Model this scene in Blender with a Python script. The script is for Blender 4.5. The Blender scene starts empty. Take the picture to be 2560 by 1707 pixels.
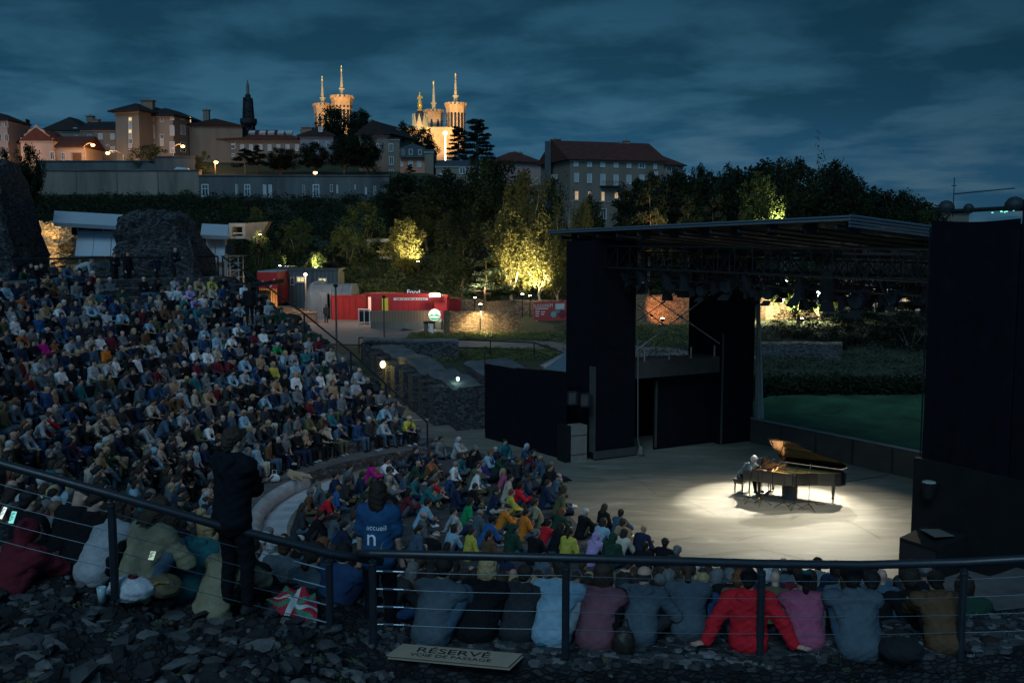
import bpy, math, random
import numpy as np
from mathutils import Vector, Matrix, noise as mnoise
random.seed(7)
rng = np.random.default_rng(7)
R_ = math.radians
col = bpy.context.scene.collection
scene = bpy.context.scene
CZ = 8.4
F = 2489.0                      # focal length in photo pixels (2560 wide)
TILT = math.atan((853.5 - 598.6) / F)
cam_d = bpy.data.cameras.new('camera'); cam = bpy.data.objects.new('camera', cam_d); col.objects.link(cam)
cam.location = (0, 0, CZ); cam.rotation_euler = (math.pi / 2 - TILT, 0, 0)
cam_d.lens = 36.0 * F / 2560; cam_d.sensor_width = 36; cam_d.clip_end = 4000; cam_d.clip_start = 0.05
scene.camera = cam
scene.view_settings.view_transform = 'Standard'; scene.view_settings.look = 'None'
scene.view_settings.exposure = 0.0; scene.view_settings.gamma = 1
scene.cycles.use_denoising = True
scene.cycles.max_bounces = 5; scene.cycles.diffuse_bounces = 2; scene.cycles.glossy_bounces = 3
scene.cycles.transparent_max_bounces = 4
scene.cycles.sample_clamp_indirect = 3.0
w = bpy.data.worlds.new('World'); scene.world = w; w.use_nodes = True
nt = w.node_tree; nt.nodes.clear()
def N(nt, t, **k):
 n = nt.nodes.new(t)
 for a, v in k.items():
  if a.startswith('i_'): n.inputs[a[2:]].default_value = v
  else: setattr(n, a, v)
 return n
def L(nt, a, b): nt.links.new(a, b)
def ramp(nt, stops, fac=None):
 r = N(nt, 'ShaderNodeValToRGB'); e = r.color_ramp.elements
 e[0].position, e[0].color = stops[0][0], (*stops[0][1], 1)
 e[1].position, e[1].color = stops[-1][0], (*stops[-1][1], 1)
 for p, c in stops[1:-1]:
  x = e.new(p); x.color = (*c, 1)
 if fac is not None: L(nt, fac, r.inputs[0])
 return r
def mathn(nt, op, a, b=None):
 m = N(nt, 'ShaderNodeMath', operation=op)
 for i, v in enumerate((a, b)):
  if v is None: continue
  if hasattr(v, 'links'): L(nt, v, m.inputs[i])
  else: m.inputs[i].default_value = v
 return m.outputs[0]
tc = N(nt, 'ShaderNodeTexCoord'); sx = N(nt, 'ShaderNodeSeparateXYZ'); L(nt, tc.outputs['Generated'], sx.inputs[0])
zz = mathn(nt, 'MAXIMUM', sx.outputs[2], 0.0)
den = mathn(nt, 'ADD', zz, 0.13)
cx = N(nt, 'ShaderNodeCombineXYZ'); L(nt, mathn(nt, 'DIVIDE', sx.outputs[0], den), cx.inputs[0]); L(nt, mathn(nt, 'DIVIDE', sx.outputs[1], den), cx.inputs[1])
mp = N(nt, 'ShaderNodeMapping'); L(nt, cx.outputs[0], mp.inputs[0]); mp.inputs['Scale'].default_value = (0.95, 1.0, 1); mp.inputs['Location'].default_value = (4.6, 2.9, 0); mp.inputs['Rotation'].default_value = (0, 0, R_(8))
n1 = N(nt, 'ShaderNodeTexNoise'); L(nt, mp.outputs[0], n1.inputs['Vector']); n1.inputs['Scale'].default_value = 2.0; n1.inputs['Detail'].default_value = 10; n1.inputs['Roughness'].default_value = 0.56; n1.inputs['Distortion'].default_value = 0.2
dens = ramp(nt, [(0.42, (0, 0, 0)), (0.62, (1, 1, 1))], n1.outputs[0])
base = ramp(nt, [(0.0, (0.022, 0.090, 0.165)), (0.07, (0.021, 0.092, 0.175)), (0.13, (0.011, 0.058, 0.106)), (0.24, (0.007, 0.037, 0.068)), (1.0, (0.010, 0.036, 0.075))], zz)
hi = ramp(nt, [(0.0, (0.065, 0.145, 0.215)), (0.07, (0.058, 0.140, 0.215)), (0.13, (0.031, 0.110, 0.180)), (0.24, (0.015, 0.066, 0.114)), (1.0, (0.018, 0.055, 0.105))], zz)
mx = N(nt, 'ShaderNodeMix', data_type='RGBA'); L(nt, dens.outputs[0], mx.inputs[0]); L(nt, base.outputs[0], mx.inputs[6]); L(nt, hi.outputs[0], mx.inputs[7])
bk = mathn(nt, 'MAXIMUM', mathn(nt, 'MULTIPLY', sx.outputs[1], -1.0), 0.0)
bk = mathn(nt, 'MULTIPLY', mathn(nt, 'POWER', bk, 1.5), 1.1)
gl = N(nt, 'ShaderNodeVectorMath', operation='SCALE'); gl.inputs[0].default_value = (0.10, 0.29, 0.50); L(nt, bk, gl.inputs['Scale'])
ad = N(nt, 'ShaderNodeVectorMath', operation='ADD'); L(nt, mx.outputs[2], ad.inputs[0]); L(nt, gl.outputs[0], ad.inputs[1])
mr = N(nt, 'ShaderNodeMapRange'); L(nt, sx.outputs[0], mr.inputs[0]); mr.inputs[1].default_value = 0.05; mr.inputs[2].default_value = 0.5; mr.inputs[3].default_value = 1.0; mr.inputs[4].default_value = 0.62
up = mathn(nt, 'MULTIPLY', mathn(nt, 'GREATER_THAN', sx.outputs[2], -0.02), mr.outputs[0])
sc = N(nt, 'ShaderNodeVectorMath', operation='SCALE'); L(nt, ad.outputs[0], sc.inputs[0]); L(nt, up, sc.inputs['Scale'])
bg = N(nt, 'ShaderNodeBackground'); L(nt, sc.outputs[0], bg.inputs[0]); bg.inputs[1].default_value = 1.0
ow = N(nt, 'ShaderNodeOutputWorld'); L(nt, bg.outputs[0], ow.inputs[0])
sd = bpy.data.lights.new('dusk_sun', 'SUN'); sd.energy = 0.88; sd.angle = R_(24); sd.color = (0.50, 0.79, 1.0)
so = bpy.data.objects.new('dusk_sun', sd); col.objects.link(so)
so.rotation_euler = Vector((-0.25, -0.8, 0.75)).to_track_quat('Z', 'Y').to_euler()
ct, st = math.cos(TILT), math.sin(TILT)
def ray(px, py):
 u = (px - 1280) / F; v = (853.5 - py) / F
 return Vector((u, ct + v * st, v * ct - st))
def at(px, py, Y):
 d = ray(px, py); return Vector((0, 0, CZ)) + d * (Y / d.y)
def onz(px, py, z):
 d = ray(px, py); return Vector((0, 0, CZ)) + d * ((z - CZ) / d.z)
def proj(p):
 x, y, z = p[0], p[1], p[2] - CZ
 dep = y * ct - z * st; up = y * st + z * ct
 return 1280 + F * x / dep, 853.5 - F * up / dep
def ppm(Y): return F / Y
MATS = {}
def M(name, color, rough=0.8, var=0.25, scale=3.0, bump=0.0, bscale=None, metal=0.0, emit=None, es=1.0, kind='noise', spec=0.3, coat=0.0, c2=None):
 if name in MATS: return MATS[name]
 m = bpy.data.materials.new(name); m.use_nodes = True; t = m.node_tree
 b = t.nodes['Principled BSDF']
 b.inputs['Roughness'].default_value = rough; b.inputs['Metallic'].default_value = metal
 b.inputs['Specular IOR Level'].default_value = spec; b.inputs['Coat Weight'].default_value = coat
 tc = N(t, 'ShaderNodeTexCoord')
 c = color; lo = tuple(max(0, x * (1 - var)) for x in c); hi_ = tuple(min(1, x * (1 + var)) for x in c)
 if c2: lo, hi_ = c, c2
 fac = None
 if kind == 'noise' or kind == 'stain':
  n = N(t, 'ShaderNodeTexNoise'); n.inputs['Scale'].default_value = scale; n.inputs['Detail'].default_value = 6; n.inputs['Roughness'].default_value = 0.65
  if kind == 'stain':
   mp = N(t, 'ShaderNodeMapping'); mp.inputs['Scale'].default_value = (1, 1, 0.18); L(t, tc.outputs['Object'], mp.inputs[0]); L(t, mp.outputs[0], n.inputs['Vector'])
  else: L(t, tc.outputs['Object'], n.inputs['Vector'])
  fac = n.outputs[0]; r = ramp(t, [(0.3, lo), (0.7, hi_)], fac); L(t, r.outputs[0], b.inputs['Base Color'])
  bfac = fac
  if bump and bscale:
   n2 = N(t, 'ShaderNodeTexNoise'); n2.inputs['Scale'].default_value = bscale; n2.inputs['Detail'].default_value = 4; L(t, tc.outputs['Object'], n2.inputs['Vector']); bfac = n2.outputs[0]
 elif kind == 'stone':
  mp = N(t, 'ShaderNodeMapping'); mp.inputs['Scale'].default_value = (1, 1, 2.2); L(t, tc.outputs['Object'], mp.inputs[0])
  v = N(t, 'ShaderNodeTexVoronoi'); v.inputs['Scale'].default_value = scale; L(t, mp.outputs[0], v.inputs['Vector'])
  v2 = N(t, 'ShaderNodeTexVoronoi', feature='DISTANCE_TO_EDGE'); v2.inputs['Scale'].default_value = scale; L(t, mp.outputs[0], v2.inputs['Vector'])
  sep = N(t, 'ShaderNodeSeparateColor'); L(t, v.outputs['Color'], sep.inputs[0])
  r = ramp(t, [(0.0, lo), (1.0, hi_)], sep.outputs[0])
  j = ramp(t, [(0.0, (0.4, 0.4, 0.4)), (0.16, (1, 1, 1))], v2.outputs[0])
  mu = N(t, 'ShaderNodeMix', data_type='RGBA', blend_type='MULTIPLY'); mu.inputs[0].default_value = 1
  L(t, r.outputs[0], mu.inputs[6]); L(t, j.outputs[0], mu.inputs[7]); L(t, mu.outputs[2], b.inputs['Base Color'])
  bfac = j.outputs[0]
 elif kind == 'bands':       # vertical boards / corrugation
  wv = N(t, 'ShaderNodeTexWave', bands_direction='DIAGONAL'); wv.inputs['Scale'].default_value = scale; wv.inputs['Distortion'].default_value = 0.4
  mp = N(t, 'ShaderNodeMapping'); mp.inputs['Scale'].default_value = (1, 1, 0.0); L(t, tc.outputs['Object'], mp.inputs[0]); L(t, mp.outputs[0], wv.inputs['Vector'])
  r = ramp(t, [(0.1, lo), (0.8, hi_)], wv.outputs[0]); L(t, r.outputs[0], b.inputs['Base Color']); bfac = wv.outputs[0]
 elif kind == 'flat':
  b.inputs['Base Color'].default_value = (*c, 1); bfac = None
 if bump and bfac is not None:
  bp = N(t, 'ShaderNodeBump'); bp.inputs['Strength'].default_value = bump; bp.inputs['Distance'].default_value = 0.05; L(t, bfac, bp.inputs['Height']); L(t, bp.outputs[0], b.inputs['Normal'])
 if emit:
  b.inputs['Emission Color'].default_value = (*emit, 1); b.inputs['Emission Strength'].default_value = es
 MATS[name] = m; return m
class MB:
 def __init__(s): s.v = []; s.f = []; s.mi = []
 def add(s, vs, fs, mi=0):
  o = len(s.v); s.v += [tuple(v) for v in vs]; s.f += [tuple(i + o for i in f) for f in fs]; s.mi += [mi] * len(fs); return s
 def box(s, c, d, rz=0.0, mi=0, M3=None):
  hx, hy, hz = d[0] / 2, d[1] / 2, d[2] / 2
  vs = [Vector((x, y, z)) for x in (-hx, hx) for y in (-hy, hy) for z in (-hz, hz)]
  if M3 is not None: vs = [M3 @ v for v in vs]
  elif rz:
   r = Matrix.Rotation(rz, 3, 'Z'); vs = [r @ v for v in vs]
  c = Vector(c)
  return s.add([v + c for v in vs], [(0, 1, 3, 2), (4, 6, 7, 5), (0, 4, 5, 1), (2, 3, 7, 6), (0, 2, 6, 4), (1, 5, 7, 3)], mi)
 def bar(s, p, q, r=0.03, n=6, mi=0, r2=None):
  p, q = Vector(p), Vector(q); d = (q - p)
  if d.length < 1e-6: return s
  d.normalize(); a = d.orthogonal().normalized(); b = d.cross(a); r2 = r if r2 is None else r2; vs = []
  for P, rr in ((p, r), (q, r2)):
   for i in range(n):
    t = 2 * math.pi * i / n + math.pi / 4; vs.append(P + a * (rr * math.cos(t)) + b * (rr * math.sin(t)))
  fs = [(i, (i + 1) % n, n + (i + 1) % n, n + i) for i in range(n)] + [tuple(range(n))[::-1], tuple(range(n, 2 * n))]
  return s.add(vs, fs, mi)
 def tube(s, pts, r=0.03, n=6, mi=0, rs=None):
  pts = [Vector(p) for p in pts]; vs = []; m = len(pts); up = Vector((0, 0, 1))
  for k, P in enumerate(pts):
   d = (pts[min(k + 1, m - 1)] - pts[max(k - 1, 0)]).normalized()
   a = d.cross(up)
   if a.length < 0.1: a = d.cross(Vector((1, 0, 0)))
   a.normalize(); b = d.cross(a); rr = rs[k] if rs else r
   for i in range(n):
    t = 2 * math.pi * i / n; vs.append(P + a * (rr * math.cos(t)) + b * (rr * math.sin(t)))
  fs = []
  for k in range(m - 1):
   for i in range(n): fs.append((k * n + i, k * n + (i + 1) % n, (k + 1) * n + (i + 1) % n, (k + 1) * n + i))
  fs += [tuple(range(n))[::-1], tuple(range((m - 1) * n, m * n))]
  return s.add(vs, fs, mi)
 def lathe(s, c, prof, n=12, mi=0, rot=0.0):
  c = Vector(c); vs = []
  for r, z in prof:
   for i in range(n):
    t = 2 * math.pi * i / n + rot; vs.append(c + Vector((r * math.cos(t), r * math.sin(t), z)))
  fs = []
  for k in range(len(prof) - 1):
   for i in range(n): fs.append((k * n + i, k * n + (i + 1) % n, (k + 1) * n + (i + 1) % n, (k + 1) * n + i))
  fs += [tuple(range(n))[::-1], tuple(range((len(prof) - 1) * n, len(prof) * n))]
  return s.add(vs, fs, mi)
 def prism(s, poly, ext, mi=0):
  """poly: list of 3D points (planar); ext: extrusion vector"""
  poly = [Vector(p) for p in poly]; ext = Vector(ext); n = len(poly)
  vs = poly + [p + ext for p in poly]
  fs = [tuple(range(n))[::-1], tuple(range(n, 2 * n))] + [(i, (i + 1) % n, n + (i + 1) % n, n + i) for i in range(n)]
  return s.add(vs, fs, mi)
 def build(s, name, mats, parent=None, smooth=False, origin=None):
  if not isinstance(mats, (list, tuple)): mats = [mats]
  v = np.array(s.v, dtype=np.float64)
  if parent is not None: off = np.array(parent['_o'])
  elif origin is not None: off = np.array(origin)
  else:
   off = (v.min(0) + v.max(0)) / 2; off[2] = v[:, 2].min()
  me = bpy.data.meshes.new(name); me.from_pydata((v - off).tolist(), [], s.f)
  for m in mats: me.materials.append(m)
  if any(s.mi): me.polygons.foreach_set('material_index', s.mi)
  if smooth: me.polygons.foreach_set('use_smooth', [True] * len(s.f))
  me.update()
  o = bpy.data.objects.new(name, me); col.objects.link(o)
  if parent is not None: o.parent = parent
  if parent is None or parent.type != 'EMPTY' or True:
   if parent is None: o.location = off
  if parent is None: o['_o'] = off.tolist()
  else: o['_o'] = parent['_o']
  return o
def tag(o, label=None, cat=None, group=None, kind=None):
 if label: o['label'] = label
 if cat: o['category'] = cat
 if group: o['group'] = group
 if kind: o['kind'] = kind
 return o
def thing(name, loc, label, cat, group=None):
 o = bpy.data.objects.new(name, None); col.objects.link(o); o.location = loc; o['_o'] = list(loc); o.empty_display_size = 0.2
 return tag(o, label, cat, group)
def lamp(name, kind, loc, energy, color=(1, 0.8, 0.5), target=None, size=0.1, spot=60, blend=0.3):
 d = bpy.data.lights.new(name, kind); d.energy = energy; d.color = color
 if kind == 'AREA': d.size = size
 else: d.shadow_soft_size = size
 if kind == 'SPOT': d.spot_size = R_(spot); d.spot_blend = blend
 o = bpy.data.objects.new(name, d); col.objects.link(o); o.location = loc
 if target is not None: o.rotation_euler = (Vector(target) - Vector(loc)).to_track_quat('-Z', 'Y').to_euler()
 return o
def fbm(x, y, z=0.0, o=4): return mnoise.fractal(Vector((x, y, z)), 1.0, 2.0, o)
def smooth(a, b, x):
 t = min(1, max(0, (x - a) / (b - a))); return t * t * (3 - 2 * t)
CX, CY = 1.0, 30.0           # centre of the orchestra
def pol(R, ph): return CX + R * math.cos(R_(ph)), CY + R * math.sin(R_(ph))
TR, TZ, TD, TH = 8.8, 0.42, 0.95, 0.36
def tzf(ph): return 1 - .13 * smooth(254, 266, ph)
def tier(k): return TR + TD * k, TZ + TH * k
def interp(x, xs, ys): return float(np.interp(x, xs, ys))
def hz(X, Y):
 a = X / max(Y, 1.0)
 mid = 0.85 * (smooth(44, 62, Y) if X < 3 else smooth(54, 84, Y))
 hill = interp(Y, [105, 125, 150, 198, 202, 230, 300, 430, 520, 800, 1600], [0, 4, 8.5, 15.2, 20, 25, 27, 42, 36, 10, 0])
 fr = 1 - 0.55 * smooth(-0.09, 0.05, a) - 0.28 * smooth(0.10, 0.30, a)
 hr = mid + hill * fr
 hl = interp(Y, [40, 52, 70, 100, 150, 198, 202, 230, 300, 430, 520, 800, 1600], [5.9, 6.0, 6.6, 7.6, 11.5, 16.0, 21, 26, 27, 42, 36, 10, 0])
 wl = smooth(-0.262, -0.31, a)
 if math.hypot(X - CX, Y - CY) < 25 and Y < 56: wl = 0; hr = -0.3
 h = hr * (1 - wl) + hl * wl
 if Y < 40: h = -0.3
 return h + (0.25 * fbm(X * 0.05, Y * 0.05) * smooth(105, 140, Y)) + 0.04 * fbm(X * .4, Y * .4)
ys = [-60, -20, 0, 20, 36, 40, 43] + list(np.arange(44, 110, 1.5)) + list(np.arange(110, 198, 3)) + [198, 200.2, 202] + list(np.arange(206, 320, 6)) + [340, 380, 430, 480, 520, 600, 700, 800, 1000, 1600]
us = np.linspace(-0.75, 0.75, 131)
gv = []; gf = []
for j, Y in enumerate(ys):
 for u in us:
  X = u * max(Y, 45) * (1 if Y < 500 else 1.6); gv.append((X, Y, hz(X, Y)))
nu = len(us)
for j in range(len(ys) - 1):
 for i in range(nu - 1): gf.append((j * nu + i, j * nu + i + 1, (j + 1) * nu + i + 1, (j + 1) * nu + i))
g = MB(); g.add(gv, gf)
m_grass = M('hill_grass', (0.018, 0.026, 0.012), 0.95, 0.6, 0.35, bump=0.6, bscale=3, c2=(0.045, 0.055, 0.028))
tag(g.build('ground', m_grass, smooth=True, origin=(0, 0, 0)), 'dark grassy ground rising from the theatre up the hillside', kind='structure')
def sheet(name, mat, outline_fn, n, m, dz=0.03, label='', kind='structure'):
 """a draped sheet: outline_fn(s,t)->(X,Y)"""
 b = MB(); vs = []; fs = []
 for i in range(n + 1):
  for j in range(m + 1):
   X, Y = outline_fn(i / n, j / m); vs.append((X, Y, hz(X, Y) + dz))
 for i in range(n):
  for j in range(m): fs.append((i * (m + 1) + j, (i + 1) * (m + 1) + j, (i + 1) * (m + 1) + j + 1, i * (m + 1) + j + 1))
 b.add(vs, fs); return tag(b.build(name, mat, smooth=True), label, kind=kind)
m_path = M('path_gravel', (0.17, 0.135, 0.125), 0.9, 0.25, 0.8, bump=0.3, bscale=8)
def strip_fn(pts, wd):
 P = [Vector((x, y, 0)) for x, y in pts]
 def fn(s, t):
  k = min(int(s * (len(P) - 1)), len(P) - 2); f = s * (len(P) - 1) - k
  p = P[k].lerp(P[k + 1], f); d = (P[min(k + 1, len(P) - 1)] - P[max(k - 1, 0)]).normalized() if f < .5 else (P[min(k + 2, len(P) - 1)] - P[k]).normalized()
  nrm = Vector((-d.y, d.x, 0)); ww = wd[k] + (wd[k + 1] - wd[k]) * f
  q = p + nrm * ((t - .5) * ww); return q.x, q.y
 return fn
sheet('path', m_path, strip_fn([(-28, 118), (-22.5, 96), (-16, 81), (-7, 76), (4, 72), (16, 66)], [9, 15, 17, 12, 8, 5]), 40, 10, 0.05, 'pale pinkish gravel path crossing the site behind the theatre')
m_lawn = M('lawn_green', (0.026, 0.075, 0.036), 0.95, 0.55, 0.5, bump=0.6, bscale=12)
sheet('lawn', m_lawn, lambda s, t: (10.5 + s * 22, 38.5 + t * (13 + 5 * s)), 20, 12, 0.16, 'flat green lawn behind the stage parapet')
sheet('gravel_track', m_path, strip_fn([(8, 57.5), (16, 57), (26, 60)], [1.2, 1.6, 1.6]), 16, 3, 0.05, 'pale gravel track across the bank behind the lawn')
m_floor = M('stage_floor_paint', (0.165, 0.16, 0.14), 0.62, 0.12, 1.6, bump=0.06, bscale=9, spec=0.35)
t_ = m_floor.node_tree; bs_ = t_.nodes['Principled BSDF']
tcn = N(t_, 'ShaderNodeTexCoord'); mpn = N(t_, 'ShaderNodeMapping'); mpn.inputs['Scale'].default_value = (0.5, 1.7, 1); mpn.inputs['Rotation'].default_value = (0, 0, 0.5)
nn = N(t_, 'ShaderNodeTexNoise'); nn.inputs['Scale'].default_value = 1.1; nn.inputs['Detail'].default_value = 8; nn.inputs['Distortion'].default_value = 1.2
L(t_, tcn.outputs['Object'], mpn.inputs[0]); L(t_, mpn.outputs[0], nn.inputs['Vector'])
rr = ramp(t_, [(0.30, (0.125, 0.115, 0.092)), (0.50, (0.165, 0.152, 0.122)), (0.64, (0.195, 0.182, 0.150)), (0.72, (0.26, 0.245, 0.205))], nn.outputs[0]); L(t_, rr.outputs[0], bs_.inputs['Base Color'])
fl = MB(); pts = []
BL0, BL1 = (8.4, 43.2), (14.4, 34.1)           # back line of the stage
for ph in range(118, 301, 3): pts.append((*pol(8.75, ph), 0))
pts += [(13, 17, 0), (20, 19, 0), (19.5, 24, 0), (18.5, 28, 0), (BL1[0] + .1, BL1[1] + .1, 0), (BL0[0], BL0[1], 0), (7.6, 45.2, 0), (1.0, 46, 0), (-3.0, 47, 0), (-11, 64, 0), (-15.0, 58, 0), (-5.2, 42.6, 0)]
c0 = Vector((2, 32, 0)); fl.v = [tuple(c0)] + pts; n = len(pts); fl.f = [(0, 1 + i, 1 + (i + 1) % n) for i in range(n)]; fl.mi = [0] * n
tag(fl.build('stage_floor', m_floor, origin=(0, 0, 0)), 'smooth scuffed grey stage and orchestra floor', kind='structure')
def ring(name, R0, R1, p0, p1, z, mat, label, kind='structure', step=3):
 b = MB(); vs = []; fs = []; k = 0
 for ph in np.arange(p0, p1 + .1, step):
  vs += [(*pol(R0, ph), z), (*pol(R1, ph), z)]; k += 1
 fs = [(2 * i, 2 * i + 1, 2 * i + 3, 2 * i + 2) for i in range(k - 1)]; b.add(vs, fs)
 return tag(b.build(name, mat, origin=(0, 0, 0)), label, kind=kind)
m_pale = M('pale_slab', (0.34, 0.36, 0.38), 0.8, 0.1, 2.5, bump=0.1)
m_carpet = M('dark_carpet', (0.05, 0.05, 0.055), 0.95, 0.3, 4)
ring('orchestra_ring', 7.75, 8.5, 150, 225, 0.008, m_pale, 'curved pale stone ring round the orchestra')
cpt = [(*pol(7.6, ph), .004) for ph in range(126, 268, 3)] + [tuple(onz(x, y, .004)) for x, y in ((1640, 1460), (1560, 1400), (1470, 1340), (1400, 1260), (1330, 1190), (1200, 1130), (1090, 1110))]
cb = MB(); cb.add(cpt, [tuple(range(len(cpt)))]); tag(cb.build('orchestra_carpet', m_carpet, origin=(0, 0, 0)), 'dark floor covering where the audience sits', kind='structure')
m_stone = M('tier_stone', (0.065, 0.065, 0.068), 0.9, 0.5, 5, bump=0.5, kind='stone')
m_tiertop = M('tier_top', (0.085, 0.08, 0.08), 0.9, 0.35, 1.6, bump=0.3, bscale=12)
PH0, PH1 = 117, 300
def pend(k): return 118 + 0.50 * k       # far end of tier k
tb = MB()
tb_pts = []
for k in range(0, 18):
 R0, z0 = tier(k); zprev = 0 if k == 0 else z0 - TH; R1 = R0 + TD
 pa, pb = pend(k), (306 if k <= 8 else 300 if k <= 11 else 248)
 n = 90; vs = []; fs = []
 for i in range(n + 1):
  ph = pa + (pb - pa) * i / n; wob = 0.02 * fbm(ph * .6, k * 3.1)
  q = tzf(ph); vs += [(*pol(R0 + wob, ph), zprev * q - .02), (*pol(R0 + wob, ph), z0 * q + wob * .5), (*pol(R1 + .03, ph), z0 * q + wob * .5)]
 for i in range(n): fs += [(3 * i, 3 * i + 1, 3 * i + 4, 3 * i + 3), (3 * i + 1, 3 * i + 2, 3 * i + 5, 3 * i + 4)]
 tb.add(vs, [f for j, f in enumerate(fs) if j % 2 == 0], 0); o = len(tb.v) - len(vs)
 for j, f in enumerate(fs):
  if j % 2 == 1: tb.f.append(tuple(x + o for x in f)); tb.mi.append(1)
 e0, e1 = pol(R0, pa), pol(R1 + .03, pa); tb.add([(*e0, -.3), (*e1, -.3), (*e1, z0), (*e0, z0)], [(0, 1, 2, 3)], 0)
zt = tier(17)[1]; Rw = tier(17)[0] + TD; vs = []
for i in range(61):
 ph = 126.5 + (248 - 126.5) * i / 60; vs += [(*pol(Rw, ph), zt - .02), (*pol(Rw + 5.5, ph), zt - .02)]
tb.add(vs, [(2 * i, 2 * i + 1, 2 * i + 3, 2 * i + 2) for i in range(60)], 1)
e0, e1 = pol(Rw, 126.5), pol(Rw + 5.5, 126.5); tb.add([(*e0, 0), (*e1, 0), (*e1, zt - .02), (*e0, zt - .02)], [(0, 1, 2, 3)], 0)
tag(tb.build('seating_tiers', [m_stone, m_tiertop], origin=(0, 0, 0)), 'curved stone seating tiers of the ancient theatre', kind='structure')
kb = MB(); kb.tube([(*pol(8.72, ph), 0.16) for ph in np.arange(158, 214, 2.5)], 0.26, 10)
tag(kb.build('stone_kerb', M('kerb_stone', (0.26, 0.27, 0.28), 0.85, 0.3, 3, bump=0.4), smooth=True), 'rounded worn stone kerb curving round the pale ring', 'kerb')
def zf(X, Y):
 z = 4.42 + 0.36 * smooth(-0.9, -2.3, X) + 0.40 * smooth(-2.4, -5.0, X)
 R = math.hypot(X - CX, Y - CY)
 if X < 0.6: z += 0.30 * max(0, 8.9 - Y) * smooth(0.6, -1.4, X)
 drop = smooth(21.02, 21.1, R) * smooth(-1.2, 0.2, X)
 z -= 0.9 * drop
 return z
gb = MB(); vs = []; fs = []
Rs = list(np.arange(20.1, 20.98, .12)) + list(np.arange(21.0, 21.2, .04)) + list(np.arange(21.25, 30.5, .2)); phs = np.arange(244, 306, .45)
for R in Rs:
 for ph in phs:
  X, Y = pol(R, ph); z = zf(X, Y)
  rough = 0.04 + 0.16 * smooth(-0.8, -2.5, X) * smooth(20.6, 21.4, R) + .05 * smooth(21.0, 21.3, R)
  z += rough * fbm(X * 1.8, Y * 1.8, 3) + rough * .5 * fbm(X * 5, Y * 5, 7)
  vs.append((X, Y, z))
n = len(phs)
for i in range(len(Rs) - 1):
 for j in range(n - 1): fs.append((i * n + j, i * n + j + 1, (i + 1) * n + j + 1, (i + 1) * n + j))
gb.add(vs, fs)
rv = []
for ph in phs: X, Y = pol(20.1, ph); rv += [(X, Y, zf(X, Y) + .02), (*pol(20.05, ph), 3.6)]
gb.add(rv, [(2 * i, 2 * i + 1, 2 * i + 3, 2 * i + 2) for i in range(n - 1)])
m_rub = M('rubble_ground', (0.022, 0.023, 0.025), 0.95, 0.7, 11, bump=0.8, kind='stone')
tag(gb.build('rubble_bank', m_rub, smooth=True, origin=(0, 0, 0)), 'rough bank of old masonry under the railing', kind='structure')
def rock(sz, seed):
 r = random.Random(seed); bm_v = []
 t = (1 + 5 ** .5) / 2
 base = [(-1, t, 0), (1, t, 0), (-1, -t, 0), (1, -t, 0), (0, -1, t), (0, 1, t), (0, -1, -t), (0, 1, -t), (t, 0, -1), (t, 0, 1), (-t, 0, -1), (-t, 0, 1)]
 fsx = [(0, 11, 5), (0, 5, 1), (0, 1, 7), (0, 7, 10), (0, 10, 11), (1, 5, 9), (5, 11, 4), (11, 10, 2), (10, 7, 6), (7, 1, 8), (3, 9, 4), (3, 4, 2), (3, 2, 6), (3, 6, 8), (3, 8, 9), (4, 9, 5), (2, 4, 11), (6, 2, 10), (8, 6, 7), (9, 8, 1)]
 s = Vector((r.uniform(.8, 1.5), r.uniform(.6, 1.1), r.uniform(.3, .7))) * sz / 1.9
 M3 = Matrix.Rotation(r.uniform(0, 6.3), 3, 'Z') @ Matrix.Rotation(r.uniform(-.5, .5), 3, 'X')
 for b in base:
  v = Vector(b) * r.uniform(.75, 1.2); v = Vector((v.x * s.x, v.y * s.y, v.z * s.z)); bm_v.append(M3 @ v)
 return bm_v, fsx
sb = MB(); cnt = 0
rr_ = random.Random(5)
for i in range(12500):
 ph = rr_.uniform(247, 300); R = 20.3 + rr_.random() ** .8 * 5.4; X, Y = pol(R, ph)
 left = smooth(0.3, -1.4, X)
 if X > -0.6 and R < 21.0: continue
 if -1.5 < X < .5 and Y > 8.75: continue            # paved ledge: flat stones below
 if rr_.random() > .25 + .75 * left: continue
 if 20.8 > R and rr_.random() < .6: continue
 px, py = proj((X, Y, zf(X, Y)))
 if px < -100 or px > 2660 or py > 1850: continue
 sz = rr_.choice([.03, .04, .05, .06, .07, .09, .12]) * rr_.uniform(.7, 1.1) * (.55 + .4 * left)
 v, f = rock(sz, i); z = zf(X, Y) + rr_.uniform(-.03, .035) + .15 * fbm(X * 1.8, Y * 1.8, 3) * left * smooth(20.6, 21.4, R)
 sb.add([q + Vector((X, Y, z)) for q in v], f, rr_.choice([0, 0, 1, 2, 2])); cnt += 1
m_r1 = M('rock_dark', (0.018, 0.02, 0.022), 0.85, 0.5, 6, bump=0.5); m_r2 = M('rock_pale', (0.10, 0.10, 0.10), 0.65, 0.4, 6, bump=0.5); m_r3 = M('rock_mid', (0.05, 0.052, 0.056), 0.7, 0.4, 6, bump=0.5)
tag(sb.build('rubble_stones', [m_r1, m_r2, m_r3], origin=(0, 0, 0)), 'loose and bedded angular stones covering the bank', kind='stuff')
pv = MB()
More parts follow.
